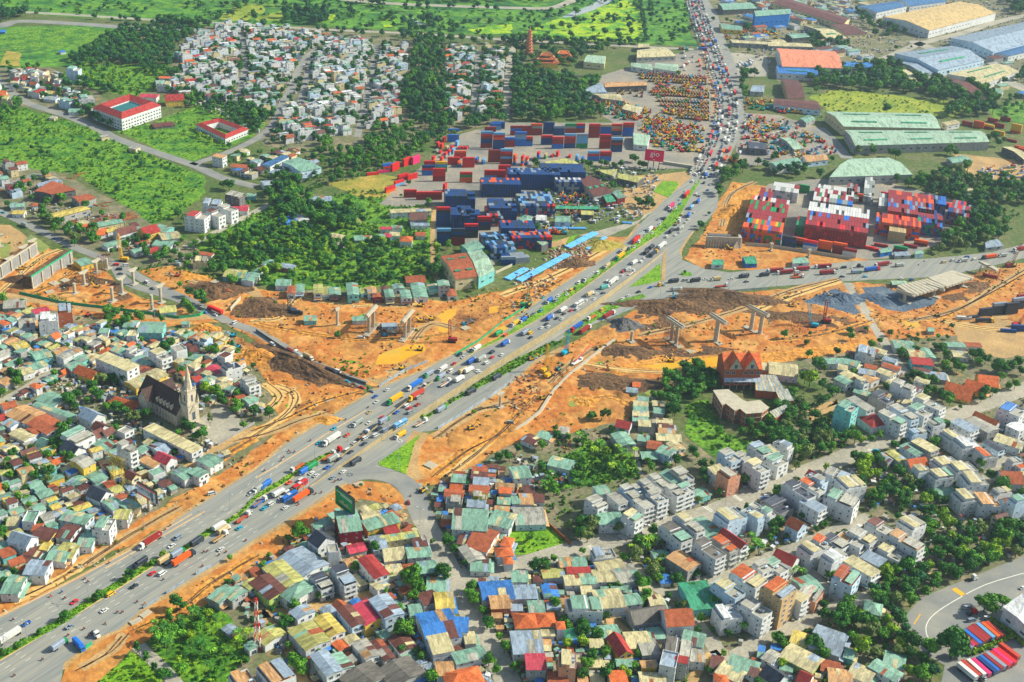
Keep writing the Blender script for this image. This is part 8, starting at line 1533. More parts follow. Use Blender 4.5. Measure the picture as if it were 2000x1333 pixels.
TL('b2', '105 570 9 a;875 395 4 a t;1700 560 4;1630 300 3;820 1130 3 b;1640 1130 6 a;1780 1190 7 a;1740 1260 7 a;1760 1290 6 a;1900 920 7 a;1950 890 6 a;1980 920 6 a');TL('b3', '340 160 12 b;930 300 8 a;1230 540 15 b;1270 600 9 b;1170 510 8 a;1460 490 11 a;500 650 7 b;300 740 8 b;1150 920 14 b;240 870 9 a;210 900 7 a;1130 770 6 b;330 1190 11 b;300 1150 8 b;360 1250 7 b;1500 230 9 a;1540 300 6 a;1690 590 8 b;1700 690 9 b;1660 640 7 b;1780 780 7 b;1810 880 8 a;1820 1170 8 b;1880 1240 6 b;1380 240 4 b;1240 680 9 b;1200 680 7 a;1370 1300 9 b;1940 1080 7 b;1280 1150 7 b;1260 1100 5;1140 1100 6 a p;780 440 7 b;860 450 6 a;1040 510 6 b;120 770 5;1900 980 5 b;1000 630 5 b;260 1050 5;560 1000 4;930 1190 4')
TL('a2', '540 470 11 a;560 500 8 a;600 430 8 a;720 360 9 a;790 320 10 e;830 310 8 a;880 300 8 a;980 310 10 a;760 440 9 a;740 410 8;850 520 9 b;920 520 9 a;980 560 8 a;1010 600 8 e;1060 600 8 e;1110 580 7 a;1150 580 8 a;1150 460 7 a t;1210 480 7 a t;1260 500 6 a;1350 570 7 b t;1400 600 7 a t;1440 640 6 b t;1420 260 10 b;1600 380 9 c;1650 400 8 c;1690 400 9 b;1730 440 8 b;1760 480 7 a;1850 530 11 b;1640 640 7 e t;1570 740 10 a;1500 690 8 a;1530 760 7 a;1450 660 7 a;1860 420 8 a;1620 470 6 a;550 650 7 a;500 730 11 a;480 690 9 a;470 780 8 a;160 180 7 a;100 260 9 a;140 280 8 a;130 340 8 b;20 420 7 b;20 330 6;550 920 8 b;730 660 5;1580 220 7 a;1300 60 11 a;1260 80 8 a;1340 30 9;1670 70 8 a;1640 90 8 b;1700 100 8;1980 550 8 a;1900 670 6 b;210 1240 5 b;140 1220 6 b;900 700 7 a;910 660 6 a;1120 730 4 b;1980 200 5')
TL('c2', '1480 970 8 a;1500 1040 8 a;1500 1090 7 a;1280 940 8 a;1830 1090 8 b;1700 790 8 b;1410 870 8 a;1440 900 6;240 820 8 b;350 740 7 a;340 690 5;40 850 7;1460 1250 6 e;1100 1180 3;860 720 5;610 600 7 a;640 590 6;700 600 6 a t;730 590 6 a t;760 600 6 a t;780 690 6;790 740 6;520 770 8 b p;560 790 7 b;500 790 6 a;680 850 9 b p;820 860 7 c p;840 900 7 b p;430 760 6 b;1560 960 4;1240 480 9 a p;1460 200 10 a;1440 230 8 a;1530 260 9 a;1560 330 9 a;1500 340 9 b;1350 340 9 a;1390 370 9 a;1330 400 8 b;1440 410 8 b;1110 430 7 a;1150 430 6;1260 550 9 b;1230 530 8 a;1620 720 8 b;1750 1090 4;1990 620 8 b;1940 680 8 b;1870 700 7 b')
TL('d2', '380 180 13 a;330 310 14 c;290 300 10 b;430 350 9 a;500 400 9 a;540 400 7 a;430 470 8 a;480 450 6;240 480 8 a;190 400 8 b;180 430 7;930 370 8 a;1260 610 4 c;870 740 7 b;800 775 7 b;640 700 8 b;680 770 10 b;620 760 9 b;730 790 8 c;1330 700 8 a;1390 680 6;1660 960 8 b;1740 1060 8 a;1830 1130 12 a;1860 1160 8;1950 990 8 a;460 1000 6 c;80 1170 7 a;820 1230 10 b;1040 100 8 a;220 980 7 e;1030 560 4;1000 380 6 a;850 520 5;1940 960 6;1980 1200 7 a;1020 640 4 c;1060 800 6;980 820 7;1280 680 6;1850 1180 6;1500 520 4;1340 60 8 a;1380 110 9 b;1420 160 8 e;1380 200 9 b;1460 180 8 a;1480 210 8 b;1520 220 8;1600 120 9 a;1660 120 10 a;1700 150 9 a;1640 180 8;1800 200 12 a;1780 220 9;1860 220 9 a;1900 200 9 a;1950 180 10 a;1980 240 8 a;1820 290 8 b;1700 410 10 a;1670 450 8 a;1760 400 7;1880 360 7 b;1930 350 8 b;1480 1180 6;1500 880 6;1560 900 6 a')
TL('d3', '370 140 4 b;385 150 4;450 100 5 b;640 730 9 b;650 780 8;430 740 7 a;1700 720 13 b;1660 700 8 b;1840 700 9 b;1760 760 8 b;1450 1060 19 a;1400 1010 10 a;1500 1090 9 a;100 1190 6 c;380 1020 9 a;330 1040 8 a;430 1110 9 b;400 1070 8;100 1000 8 a;40 990 6;120 1040 7 b;200 480 7 b p;170 490 6 c p;260 500 7 b p;90 110 9 a;30 110 8 a;60 160 7;460 500 6 b;500 500 6;950 740 6;40 120 8;1360 1020 8 a')
TL('c3', '330 370 5 b;170 430 9 a;240 430 10 a;540 120 9 a;600 110 11 e;590 200 9 e;540 180 9 a;520 170 8;550 310 5 b;970 330 10 e;950 360 8 e;1100 160 8 a;900 370 6;1100 480 11 e;1130 520 8;1400 590 6 b;1500 560 5 b;1050 660 8 b;1020 700 7;330 730 8 b;830 590 6 b;980 540 8 b;1010 580 8 b;1060 560 7;1480 840 6 b;1240 240 10 a;1210 220 8 a;1650 1120 5 c;20 1220 6 b;40 1200 5;1300 530 8 a;1260 530 6 a;1440 490 6 a;1660 130 5;1050 260 8 c p;1100 250 8 b p;1000 260 7 b p;980 240 8 b;1040 300 7 b p;1180 370 6;1160 470 6;830 120 9 e;870 110 8 e;1530 280 6;1620 400 5;1900 260 8 b p;1870 220 7 b p;1930 300 8 b p;1860 300 7 b;1740 880 8 b p;1800 920 7 b p;1700 900 7 b;1600 710 7 b p;1560 720 7 b;1810 350 5;1700 390 6;1450 930 5;1560 930 4;1540 1250 5;1520 1240 4;560 890 7')
TL('a3', '1020 500 7 a;980 510 4 c;500 820 6 a;150 1040 4 b;130 1050 4 b;180 1015 4 b;310 940 4 b;770 660 6 a;740 670 4;1270 340 5 c;1190 400 4 b;1280 1290 9 a;1780 560 5 a;1070 1095 6 a t;1150 1170 6 a t;1210 1250 6 a t;20 1110 5 b;65 1090 4 b;1790 370 4;820 640 4 b;690 690 3 b;1240 990 8 b p;1260 1020 8 b p;1210 980 8 b p;1290 960 8 a p;1330 1000 7 b p;1940 980 7 c p;1860 970 7 b p;30 160 7 a;10 200 6');TL('a1', '150 150 12 a;190 170 8;60 270 7 a;330 300 8 a;730 450 9 a;710 440 7;720 550 7 b;760 540 7 b;650 480 7 a;1480 960 9 a;1570 1000 12 a;1600 1030 8 a;1480 1070 9 b;1440 1040 8 b;1500 1100 8 b;1260 1170 7 a;1460 1290 6 b;1400 900 6 b;20 1010 9 b;1790 120 12 a;1740 120 8;260 70 8 a;250 220 6;560 520 9 e;600 540 9 e;580 570 7;1060 540 6 a t;1040 560 6 a t;1080 570 6 a t;1000 570 6 a t;820 430 4;1380 590 6;1420 530 6;150 110 6;1430 550 6 b;880 640 6;640 450 6;1940 260 5;360 40 8 a;340 20 7;180 1030 5');TL('b1', '1500 590 9 b;1310 800 7 c;1400 790 12 a;1360 770 8 a;1800 650 7 c;640 1290 6 a;1700 920 7 e;60 860 9 a;1420 640 5 b;1600 610 5 b;1290 780 7 b;100 870 6;310 780 5 c;300 870 6 c;1190 100 6;1130 200 4;500 910 3;720 1000 4;160 1040 4;950 630 8 e;980 650 7 e');TL('c1', '1475 435 8 a;190 460 8 a;170 480 6 a;270 170 7 a;800 130 9 a;780 110 7;1010 270 9 a;1070 260 12 a;980 240 8;1100 280 7;690 160 6 b p;1110 220 5 b p;1470 420 6 a;510 160 5;670 30 7 a;710 60 7 a;650 10 7 a;1030 10 6;1350 800 4 b;1540 340 4;770 60 6;200 440 6 a');TL('c0', '1570 155 8 a;1680 160 8 a;1710 170 6;1840 220 14 a;1300 580 9 b;380 1300 8 a;600 1290 10 a;560 1280 8;700 1280 8 a;740 1290 8 a;800 1300 8 a;850 1290 9 a;940 1240 9 a;970 1250 8;1030 1300 9 a;1000 1290 8 a;1420 1130 7 b;180 1270 9 a;200 1290 7;1850 400 7 a;1700 380 6;1400 1000 0.1;1820 1020 5;340 460 8;1600 1320 5');TL('d0', '380 710 9 b;930 860 14 a;700 1180 11 e;800 1170 12 b;830 1190 9 a;1000 1210 13 a;960 1200 10;1430 1180 13 b;1400 1190 10 a;1460 1200 9;1500 1250 5;1770 1080 13 a;1800 1120 10 a;1760 1060 9;1840 1100 7;60 1220 9 a;40 1240 8;240 1300 9 a;200 1310 8 a;290 1300 8;500 1250 7 a;640 1200 5;1720 1080 8;1120 370 5;1200 360 5;1000 380 8 a;1400 570 7 a;440 830 6 a;650 180 6 e')
def WOOD(s, spacing, sz, tones, kinds='r', cov=1., avoid=True):
    w_=WP(PXS(s));X, Y=rand_in(w_,(2.1 if cov > .75 else 1.4)/spacing**2*cov, avoid);keep=[];cell={}
    for x, y in zip(X, Y):
        k=(int(x/spacing), int(y/spacing));ok=True
        for i in (-1,0,1):
            for j in (-1,0,1):
                for a, b in cell.get((k[0]+i, k[1]+j), ()):
                    if (a-x)**2+(b-y)**2 < (spacing*.72)**2: ok=False
        if ok: cell.setdefault(k, []).append((x, y));tree(x, y, random.uniform(*sz), random.choice(kinds), random.choice(tones))
for a in (('a2 60 900,a2 250 830,a2 400 790,a2 520 830,a2 570 930,a2 480 1000,a2 430 1130,a2 300 1160,a2 240 980,a2 190 1180,a2 60 1180,a2 40 1050',5.5,(6,9), 'aabbe'),
          ('420 490,500 450,530 385,600 400,700 400,720 440,690 470,740 480,780 485,860 485,860 555,640 568,600 555,480 560,440 530,400 520',7.5,(5,10), 'aabbcd', 'r',.4), ('a1 1500 600,a1 1700 500,b1 300 480,b1 850 600,b1 1040 560,b1 1000 820,b1 1200 880,b1 440 880,b1 430 760,b1 100 680,a1 1900 850,a1 1700 700',7,(5,10), 'aabbbcd', 'r',.55), ('b1 100 60,b1 320 100,b1 460 260,b1 700 360,b1 770 450,b1 580 480,b1 400 420,b1 200 430,b1 80 300',8,(8,14), 'aadb'),
          ('1000 140,1060 150,1130 160,1180 160,1150 190,1178 230,1100 243,1000 240,990 200',10,(10,15), 'aaddb'), ('1000 85,1100 90,1150 95,1140 130,1060 135,1000 140',12,(9,14), 'add', 'r',.5), ('b0 1230 330,b0 1450 320,b0 1430 600,b0 1480 780,b0 1560 1000,b0 1450 1080,b0 1200 960,b0 1130 800,b0 1180 600',9,(9,14), 'aaddb', 'rrt'),
          ('760 -30,1120 -30,1080 0,1000 5,880 4,780 0',13,(12,18), 'dda'), ('b0 220 90,b0 550 90,b0 570 200,b0 220 190',13,(11,17), 'dda'), ('b0 700 60,b0 1050 60,b0 1050 0,b0 850 -20',13,(10,16), 'dda', 'r',.6), ('b0 1050 200,b0 1300 160,b0 1600 230,b0 1560 290,b0 1100 240',13,(9,15), 'dda', 'r',.5), ('b0 -200 180,b0 500 240,b0 1300 290,b0 2000 340,b0 2000 375,b0 1300 340,b0 800 290,b0 0 225',12,(8,14), 'dda', 'r',.5), ('c0 0 325,c0 380 335,c0 900 370,c0 700 440,c0 500 400,c0 300 350',12,(8,13), 'dda', 'r',.55),
          ('240 60,350 40,420 50,345 90,330 128,260 130,205 118,130 122',9,(8,13), 'daad'), ('0 20,60 24,40 40,0 50',10,(9,14), 'dd'), ('a0 700 150,a0 1000 160,a0 1500 190,a0 1500 215,a0 1000 195',9,(7,11), 'dd', 'r',.5),
          ('d0 330 300,d0 560 310,d0 640 380,d0 340 390',12,(10,15), 'aad'), ('d0 300 600,d0 580 540,d0 800 520,d0 960 490,d0 1100 640,d0 1700 690,d0 1780 800,d0 1760 920,d0 1380 920,d0 1450 830,d0 1150 740,d0 600 700,d0 330 680',11,(11,17), 'aadb'), ('d0 680 60,d0 820 180,d0 1100 260,d0 1000 320,d0 840 300,d0 680 200',12,(9,13), 'ad', 'r',.6), ('d0 1840 0,d0 2060 -20,d0 2060 130,d0 1900 130',13,(12,18), 'dad'), ('d0 1240 260,d0 1800 150,d0 1850 130,d0 1400 240',12,(8,11), 'ad', 'r',.7), ('d0 1800 800,d0 2060 700,d0 2060 850,d0 1850 950',10,(6,9), 'bad', 'r',.6), ('d0 1780 640,d0 2000 560,d0 2060 600,d0 1850 680',12,(10,14), 'aad'),
          ('d1 400 50,d1 900 100,d1 1200 50,d1 1600 0,d1 2050 150,d1 2050 300,d1 1700 250,d1 1900 500,d1 1620 640,d1 1260 680,d1 1300 560,d1 1380 480,d1 1520 400,d1 1480 300,d1 1420 230,d1 1000 150,d1 760 100,d1 400 90',9,(9,15), 'aabde', 'r',.8), ('d1 0 0,d1 130 20,d1 330 0,d1 330 60,d1 0 60',11,(9,13), 'aad'),
          ('d2 0 560,d2 200 500,d2 290 520,d2 400 640,d2 480 700,d2 580 800,d2 540 870,d2 330 960,d2 200 960,d2 0 800',7.5,(8,13), 'aabbe'), ('d2 590 950,d2 760 910,d2 900 990,d2 1100 1080,d2 1240 1180,d2 1420 1333,d2 800 1340,d2 640 1050',8,(7,12), 'aabce', 'r',.85), ('d3 790 500,d3 900 480,d3 1150 420,d3 1240 300,d3 1180 60,d3 1100 -30,d3 1500 150,d3 2050 100,d3 2050 310,d3 1750 440,d3 1450 560,d3 1230 660,d3 1050 830,d3 1130 1000,d3 1330 1180,d3 1270 1340,d3 1030 1340,d3 1050 1200,d3 680 1170,d3 620 1000,d3 500 880,d3 220 900,d3 260 800,d3 560 780,d3 860 860,d3 830 700',6.5,(7,12), 'aabbcde', 'r',.85), ('d2 1030 270,d2 1300 330,d2 1360 420,d2 1490 530,d2 1440 580,d2 1370 480,d2 1160 390',6,(6,10), 'aabd'), ('d2 1240 620,d2 1380 680,d2 1330 860,d2 1450 900,d2 1300 960,d2 1200 900',7,(6,9), 'aab', 'r',.6), ('d2 560 1180,d2 700 1180,d2 720 1300,d2 560 1333',7,(6,9), 'ab', 'r',.5),
          ('c2 1080 400,c2 1400 190,c2 1590 300,c2 1570 380,c2 1450 480,c2 1320 460,c2 1290 620,c2 1200 560,c2 1210 460',7,(7,11), 'aab'), ('c2 500 950,c2 700 820,c2 980 900,c2 1000 1060,c2 700 1130,c2 600 1150,c2 240 1333,c2 200 1000,c2 300 1060,c2 500 1060',7,(5,9), 'aabbc', 'rrp',.6), ('c2 1640 700,c2 2000 640,c2 2000 760,c2 1760 820',7,(7,10), 'ab', 'r',.6), ('c2 1010 950,c2 1250 960,c2 1230 1000,c2 1010 1050',6,(5,7), 'bb', 'r',.6),
          ('c3 250 980,c3 450 820,c3 760 850,c3 860 1100,c3 1020 1100,c3 1010 1250,c3 880 1340,c3 520 1340,c3 500 1160,c3 400 1080',6.5,(6,10), 'aabbc', 'r',.85), ('c3 880 200,c3 1180 190,c3 1290 280,c3 1230 400,c3 1140 540,c3 1090 560,c3 870 370',6,(4,8), 'bbcae', 'rrp',.6), ('c3 1300 560,c3 1330 520,c3 1330 560',6,(5,7), 'ab'), ('c3 420 0,c3 640 80,c3 650 230,c3 480 240,c3 400 120',7,(6,10), 'aae', 'r',.6),
          ('a3 1120 900,a3 1340 750,a3 1700 760,a3 1740 900,a3 1600 950,a3 1330 1080,a3 1330 1290,a3 1240 1100,a3 1110 1000',5.5,(5,9), 'aabbc', 'rrp',.9), ('a3 1450 1080,a3 1700 1000,a3 1900 1060,a3 2000 1150,b3 60 1100,a3 2000 1220,a3 1500 1300,a3 1340 1300',5.5,(4,8), 'abbc', 'rrp',.6), ('b3 1480 520,b3 1560 560,b3 1720 760',6,(5,8), 'ab'),
          ('a1 270 370,a1 430 380,a1 480 480,a1 640 500,a1 780 560,a1 560 600,a1 380 480',8,(7,11), 'aabe'), ('a1 1000 560,a1 1200 620,a1 1450 700,a1 1900 700,a1 2000 830,a1 1850 930,a1 1650 820,a1 1250 740,a1 1060 700',7,(6,9), 'aab', 'r',.6), ('a1 780 1120,a1 900 1100,a1 1160 1180,a1 900 1300,a1 820 1180',6.5,(6,10), 'aabb'), ('a1 1330 340,a1 1460 330,a1 1440 460,a1 1340 440',8,(6,9), 'abb', 'r',.6), ('c0 1760 540,c0 1900 560,c0 1900 640,c0 1800 660',11,(10,15), 'aad'), ('c0 1740 660,c0 1860 680,c0 1800 800,c0 1750 780',11,(9,12), 'ab', 'r',.6), ('c1 1600 30,c1 1700 -20,c1 1760 50,c1 1660 150,c1 1560 340,c1 1530 340',9,(7,12), 'aab'), ('c1 1540 -60,c1 2000 -60,c1 2000 30,c1 1760 40',10,(9,13), 'aad', 'r',.6),
          ('a0 600 860,a0 800 880,a0 930 1000,a0 800 1010,a0 620 940',9,(8,12), 'aad'), ('a0 400 640,a0 560 620,a0 900 690,a0 880 800,a0 740 720,a0 480 700',9,(7,11), 'bad', 'r',.7), ('a0 530 460,a0 880 380,a0 1340 500,a0 1270 600,a0 900 500,a0 600 540',9,(8,12), 'add', 'r',.6), ('a0 1400 700,a0 1600 720,a0 2000 720,b0 300 760,b0 120 820,a0 2000 900,a0 1700 830,a0 1450 850',9,(7,11), 'adb', 'r',.5), ('b0 0 860,b0 170 860,b0 100 960,b0 -100 980',10,(8,12), 'dab'), ('a0 0 820,a0 160 780,a0 170 830,a0 0 1000',9,(7,11), 'ab'), ('a0 0 700,a0 40 780,a0 180 760',9,(7,10), 'ab'), ('a0 1440 1030,a0 1800 1160,a0 1780 1180,a0 1430 1060',8,(5,7), 'bc'),
          ('b0 460 1060,b0 560 1080,b0 600 1180,b0 860 1180,b0 860 1070,b0 1240 1030,b0 1440 1100,b0 1100 1280,b0 900 1340,b0 700 1333,b0 400 1280,b0 480 1200',9,(7,12), 'abdb', 'r',.8), ('b0 900 1000,b0 1100 1000,b0 1250 1010,b0 1100 1100,b0 900 1050',9,(8,11), 'bdb'), ('b0 1850 820,b0 1980 780,b0 1990 960,b0 1850 980,b0 1640 1020,b0 1650 950',10,(9,14), 'aad'), ('b1 640 30,b1 760 30,b1 700 80,b1 560 150',9,(7,10), 'ab'), ('b1 1040 210,b1 1400 240,b1 1440 280,b1 1380 290,b1 1050 250',9,(6,8), 'b', 'r',.5),
          ('a0 -20 460,a0 120 540,a0 460 500,a0 260 570,a0 100 600,a0 0 560',10,(7,10), 'bd', 'r',.6)):
    WOOD(*a)
WOOD('c0 985 0,c0 1005 0,c0 1062 335,c0 1042 335',6,(5,8), 'da');WOOD('b0 1900 320,c0 1000 340,c0 1000 355,b0 1900 345',8,(7,11), 'da');WOOD('c0 0 288,c0 900 345,c0 900 360,c0 0 305',7,(5,9), 'dab')
# lone trees and shrubs in the gaps of the town and the fields
for s, n, sz, tn in (('-30 620,440 655,500 745,520 800,330 975,205 1058,-30 1190',.0032,(4,6.5), 'aab'), ('660 990,812 1030,890 1170,975 1345,590 1345,430 1150',.004,(3.5,6), 'ab'), ('870 935,1240 1090,1400 1290,1010 1345,905 1130',.0035,(4,6), 'abb'), ('1150 1010,1700 900,2060 770,2060 1060,1800 1150,1400 1290,1240 1090',.0045,(4,7), 'aabe'), ('300 168,470 52,795 95,785 240,545 290',.011,(6,10), 'aad'), ('865 95,1000 100,985 215,860 235',.012,(7,11), 'aad'), ('-30 215,400 345,300 440,60 330',.0011,(4,8), 'bad'), ('400 0,1350 0,1340 90,400 50',.0005,(7,13), 'da'), ('1430 1285,1620 1290,1700 1345,1400 1345',.004,(4,7), 'ab'), ('1500 640,1860 640,1840 800,1640 760',.004,(4,8), 'aab'), ('20 140,190 200,130 215,15 175',.008,(6,9), 'ad'), ('440 290,640 300,600 380,440 360',.004,(5,8), 'ab'), ('40 350,420 500,380 540,60 420',.0035,(5,9), 'aab'), ('300 640,440 655,500 745,520 800,430 800',.004,(4,7), 'abe')):
    X, Y=rand_in(WP(PXS(s)), n, True)
    for x, y in zip(X, Y): tree(x, y, random.uniform(*sz), 'r', random.choice(tn))
def tsz(t):
    px, py=Qp(t[0], t[1]);return -1 if not (-40 < px < 2040 and -20 < py < 1380) else t[2]*2500/t[1]
TREES.sort(key=lambda t: -tsz(t));IND=TREES[:296];REST=[t for t in TREES[296:] if tsz(t) > 0]
TN={'a': 'deep green', 'b': 'mid green', 'c': 'yellow-green', 'd': 'dark blue-green', 'e': 'dull olive'}
for X, Y, s_, kd, tn, h in IND:
    nm='palm_tree' if kd == 'p' else 'tree';rt=root(nm, X, Y,.05, random.uniform(0,6.28));v=random.randrange(4)
    if kd == 'p': mk('trunk', PT[1], rt, None,0, (s_, s_, h));mk('crown', crown('p', tn, v)[1], rt, None,0, (s_*1.1, s_*1.1, h))
    else: mk('trunk', TMm[v % 3], rt, None,0, (s_, s_, h));mk('crown', crown(kd, tn, v)[1], rt, None,0, (s_, s_, h))
    thing(rt, '%s %s %s' % ('broad' if s_ > 10 else ('medium-sized' if s_ > 7 else 'small'), TN[tn], {'p': 'palm tree', 't': 'upright tree', 'r': 'round-crowned tree'}[kd]), 'palm tree' if kd == 'p' else 'tree', 'trees of the district', px=Qp(X, Y, h*.5))
protos=[];pk={}
for kd in 'rtp':
    for tn in 'abcde':
        for v in (0,1,2):
            if kd != 'r' and v: continue
            b=MB();b.add(crown(kd, tn, v)[0]);b.add(PT[0] if kd == 'p' else TM[0]);pk.setdefault((kd, tn), []).append(len(protos));protos.append(b.mesh('tree_source'))
gn_scatter('distant_trees', [(t[0], t[1],.05) for t in REST], [t[2] for t in REST], protos, [random.choice(pk[t[3], t[4]]) for t in REST], 'remaining woods and scattered trees of mixed greens across the district', 'trees')
print('trees', len(TREES))
# undergrowth: bushes, weeds, grass tussocks
shr=[crown('s', c, v)[1] for c in 'abcde' for v in (0,1)];tus=[crown('g', c, v)[1] for c in 'abc' for v in (0,1)]
P3=[];S3=[];I3=[]
def scat(s, dens, sz, ids, avoid=True):
    X, Y=rand_in(WP(PXS(s)), dens, avoid);n_=fbm(X, Y,.02,1.)+rng.normal(size=len(X))*.4;k=n_ > -.5;X, Y=X[k], Y[k]
    P3.extend(zip(X, Y, [.04]*len(X)));S3.extend(rng.uniform(sz[0], sz[1], len(X)));I3.extend(rng.choice(ids, len(X)))
A_, B2_, C2_, D2_, E2_=[0,1], [2,3], [4,5], [6,7], [8,9]
scat('-60 215,45 210,110 232,180 250,300 305,400 345,400 380,350 420,300 440,210 380,150 340,60 330,-60 310',.028,(1.8,4.2), B2_+B2_+C2_);scat('225 255,300 240,400 200,500 205,520 245,490 270,375 318,300 290',.02,(1.6,4), B2_+C2_);scat('110 150,160 125,330 128,320 170,260 190,170 170',.03,(3,6), B2_+A_+C2_)
scat('380 470,500 410,600 400,700 370,850 390,860 550,640 570,520 560,420 520,380 500',.06,(1.5,4.5), A_+B2_+B2_+C2_);scat('600 340,760 290,700 350,640 360,560 400',.04,(2,5), A_+B2_);scat('0 25,500 45,1350 90,1345 -20,0 -40',.003,(4,10), A_+B2_+D2_);scat('540 290,800 285,860 240,900 260,740 340,640 350',.02,(3,6), A_+B2_)
scat('1340 790,1380 780,1420 850,1500 870,1440 890,1390 890,1340 850',.14,(1.2,3.5), B2_+C2_+B2_);scat('980 1030,1060 1010,1108 1062,1040 1082,1005 1085',.06,(.8,2.2), B2_+C2_);scat('1150 860,1250 890,1250 930,1150 950,1040 960,1040 930',.1,(1.5,3.5), B2_+A_+C2_);scat('185 1340,255 1275,300 1290,320 1345',.25,(.8,2.), B2_+C2_)
scat('290 1250,400 1180,445 1200,500 1270,430 1345,350 1340',.1,(1.2,3), B2_+C2_+A_);scat('1500 1200,1760 1200,1830 1345,1550 1345',.05,(1.5,4), B2_+A_+C2_);scat('c3 250 980,c3 450 820,c3 760 850,c3 1020 1100,c3 880 1340,c3 500 1340',.09,(1.5,4), B2_+A_+C2_);scat('c3 880 200,c3 1290 280,c3 1140 540,c3 870 370',.1,(1.2,3.5), B2_+C2_+A_);scat('1100 820,1260 830,1250 1000,1060 1010',.04,(1.5,3.5), B2_+A_)
scat('822 816,850 802,999 706,1080 668,1100 668,1000 724,905 775,826 822',.35,(1.4,3.0), B2_+B2_+C2_, False);scat('1500 790,1660 780,1650 900,1500 900',.05,(2,5), A_+B2_+E2_);scat('d1 400 50,d1 2050 100,d1 1900 500,d1 1260 680,d1 1400 250',.02,(3,6), A_+E2_+B2_);scat('1600 170,1950 190,1900 235,1600 230',.01,(2,4), B2_+E2_)
scat(MEDL+','+MEDR,.8,(.8,1.5), B2_+B2_+C2_, False);scat('c1 0 1245,c1 250 1060,c1 540 870,c1 780 710,c1 980 560,c1 1150 430,c1 1320 250,c1 1345 290,c1 1290 400,c1 1140 520,c1 990 625,c1 790 755,c1 530 935,c1 290 1105,c1 0 1290',.12,(.7,1.6), B2_+C2_, False);scat('c1 915 915,c1 1160 725,c1 1165 860',.08,(.6,1.2), B2_+C2_, False);scat('b2 960 950,b2 1180 800,b2 1290 730,b2 1170 1045',.08,(.5,1.2), B2_, False)
for s in ('455 655,712 765,637 823,375 998,0 1208,300 1000,545 835', '270 530,540 570,885 590,1120 500,1110 550,812 731,700 745,450 640', '860 838,1110 672,1330 580,1790 560,2060 500,2060 640,1500 700,1230 820,860 945', '-60 430,250 570,430 630,60 600'): scat(s,.006,(1.,3.), B2_+C2_+E2_)
scat('a1 180 950,a1 480 1020,a1 1000 1100,a1 1560 1130,a1 1500 1060,a1 1250 1110,a1 480 990',.08,(1.2,2.8), B2_+C2_);scat('a1 1080 770,a1 1250 720,a1 1750 850,a1 1900 950,a1 1750 870,a1 1240 770,a1 1200 860',.1,(1.5,3.), B2_+C2_+A_);scat('b2 420 100,b2 700 140,b2 920 180,b2 860 320,b2 640 220,b2 430 150',.06,(1.2,3.), B2_+C2_+A_);scat('b1 640 1100,b1 1250 1240,b1 1300 1280,b1 560 1290',.008,(1.,3), B2_)
scat('0 600,450 640,520 800,300 980,0 1180',.01,(1.2,2.6), A_+B2_);scat('430 1150,1000 900,2060 640,2060 1080,1600 1345,590 1345',.011,(1.2,2.8), A_+B2_+C2_)
gn_scatter('undergrowth', P3, S3, shr, I3, 'low bushes, weeds and scrub covering the open ground', 'bushes')
print('bushes', len(P3))
# rubble, clods and stacked materials on the dirt
CL=[]
for i, m in enumerate(('g_brown', 'g_dirt', 'conc_l', 'timber', 'g_clay', 'rust')):
    b=MB();g=random.Random(i);n=6;b.hexa([(math.cos(6.28*k/n)*g.uniform(.6,1.1), math.sin(6.28*k/n)*g.uniform(.4,.8),0) for k in range(n)], [(math.cos(6.28*k/n)*g.uniform(.3,.6), math.sin(6.28*k/n)*g.uniform(.2,.5), g.uniform(.4,.8)) for k in range(n)], m)
    if m in ('timber', 'rust'): b=MB();b.box(-1.8,1.8,-.15,.15,0,.25, m);b.box(-1.4,1.9,.3,.55,0,.2, m)
    CL.append(b.mesh('clod'))
P4=[];S4=[];I4=[]
def clod(s, dens, sz, ids):
    X, Y=rand_in(WP(PXS(s)), dens, True);k=(fbm(X, Y,.03,4.)+rng.normal(size=len(X))*.5) > .2;X, Y=X[k], Y[k];P4.extend(zip(X, Y, [.1]*len(X)));S4.extend(rng.uniform(sz[0], sz[1], len(X)));I4.extend(rng.choice(ids, len(X)))
for s in ('455 655,712 765,637 823,375 998,0 1208,300 1000,545 835', '270 530,540 570,885 590,1120 500,1110 550,812 731,700 745,450 640', '860 838,1110 672,1330 580,1790 560,2060 500,2060 640,1500 700,1230 820,860 945', '-60 430,250 570,430 630,60 600', '150 1320,430 1105,700 945,800 980,570 1080,255 1270', '1350 500,1500 520,1450 460,1380 440'): clod(s,.05,(.5,1.7), [0,0,1,4,4,2,3])
clod('c2 0 250,c2 250 270,c2 200 600,c2 0 700',.2,(.8,2.), [3,5,2,0,3]);clod('1010 520,1120 470,1190 470,1100 540,1030 600,1000 610',.2,(1,2.5), [2,2,3,5,0]);clod('a1 480 400,a1 1040 310,a1 1050 380,a1 520 460',.5,(1.2,2.4), [3,5,3]);clod('a1 480 60,a1 640 20,a1 600 100,a1 500 90',.5,(1.2,2.4), [5]);clod('a1 710 260,a1 860 250,a1 860 310,a1 730 330',.5,(1.2,2.4), [5]);clod('a1 0 120,a1 200 110,a1 60 220',.4,(1.2,2.4), [3]);clod('a1 130 1060,a1 330 1030,a1 260 1120,a1 130 1140',.5,(1.,2.), [3])
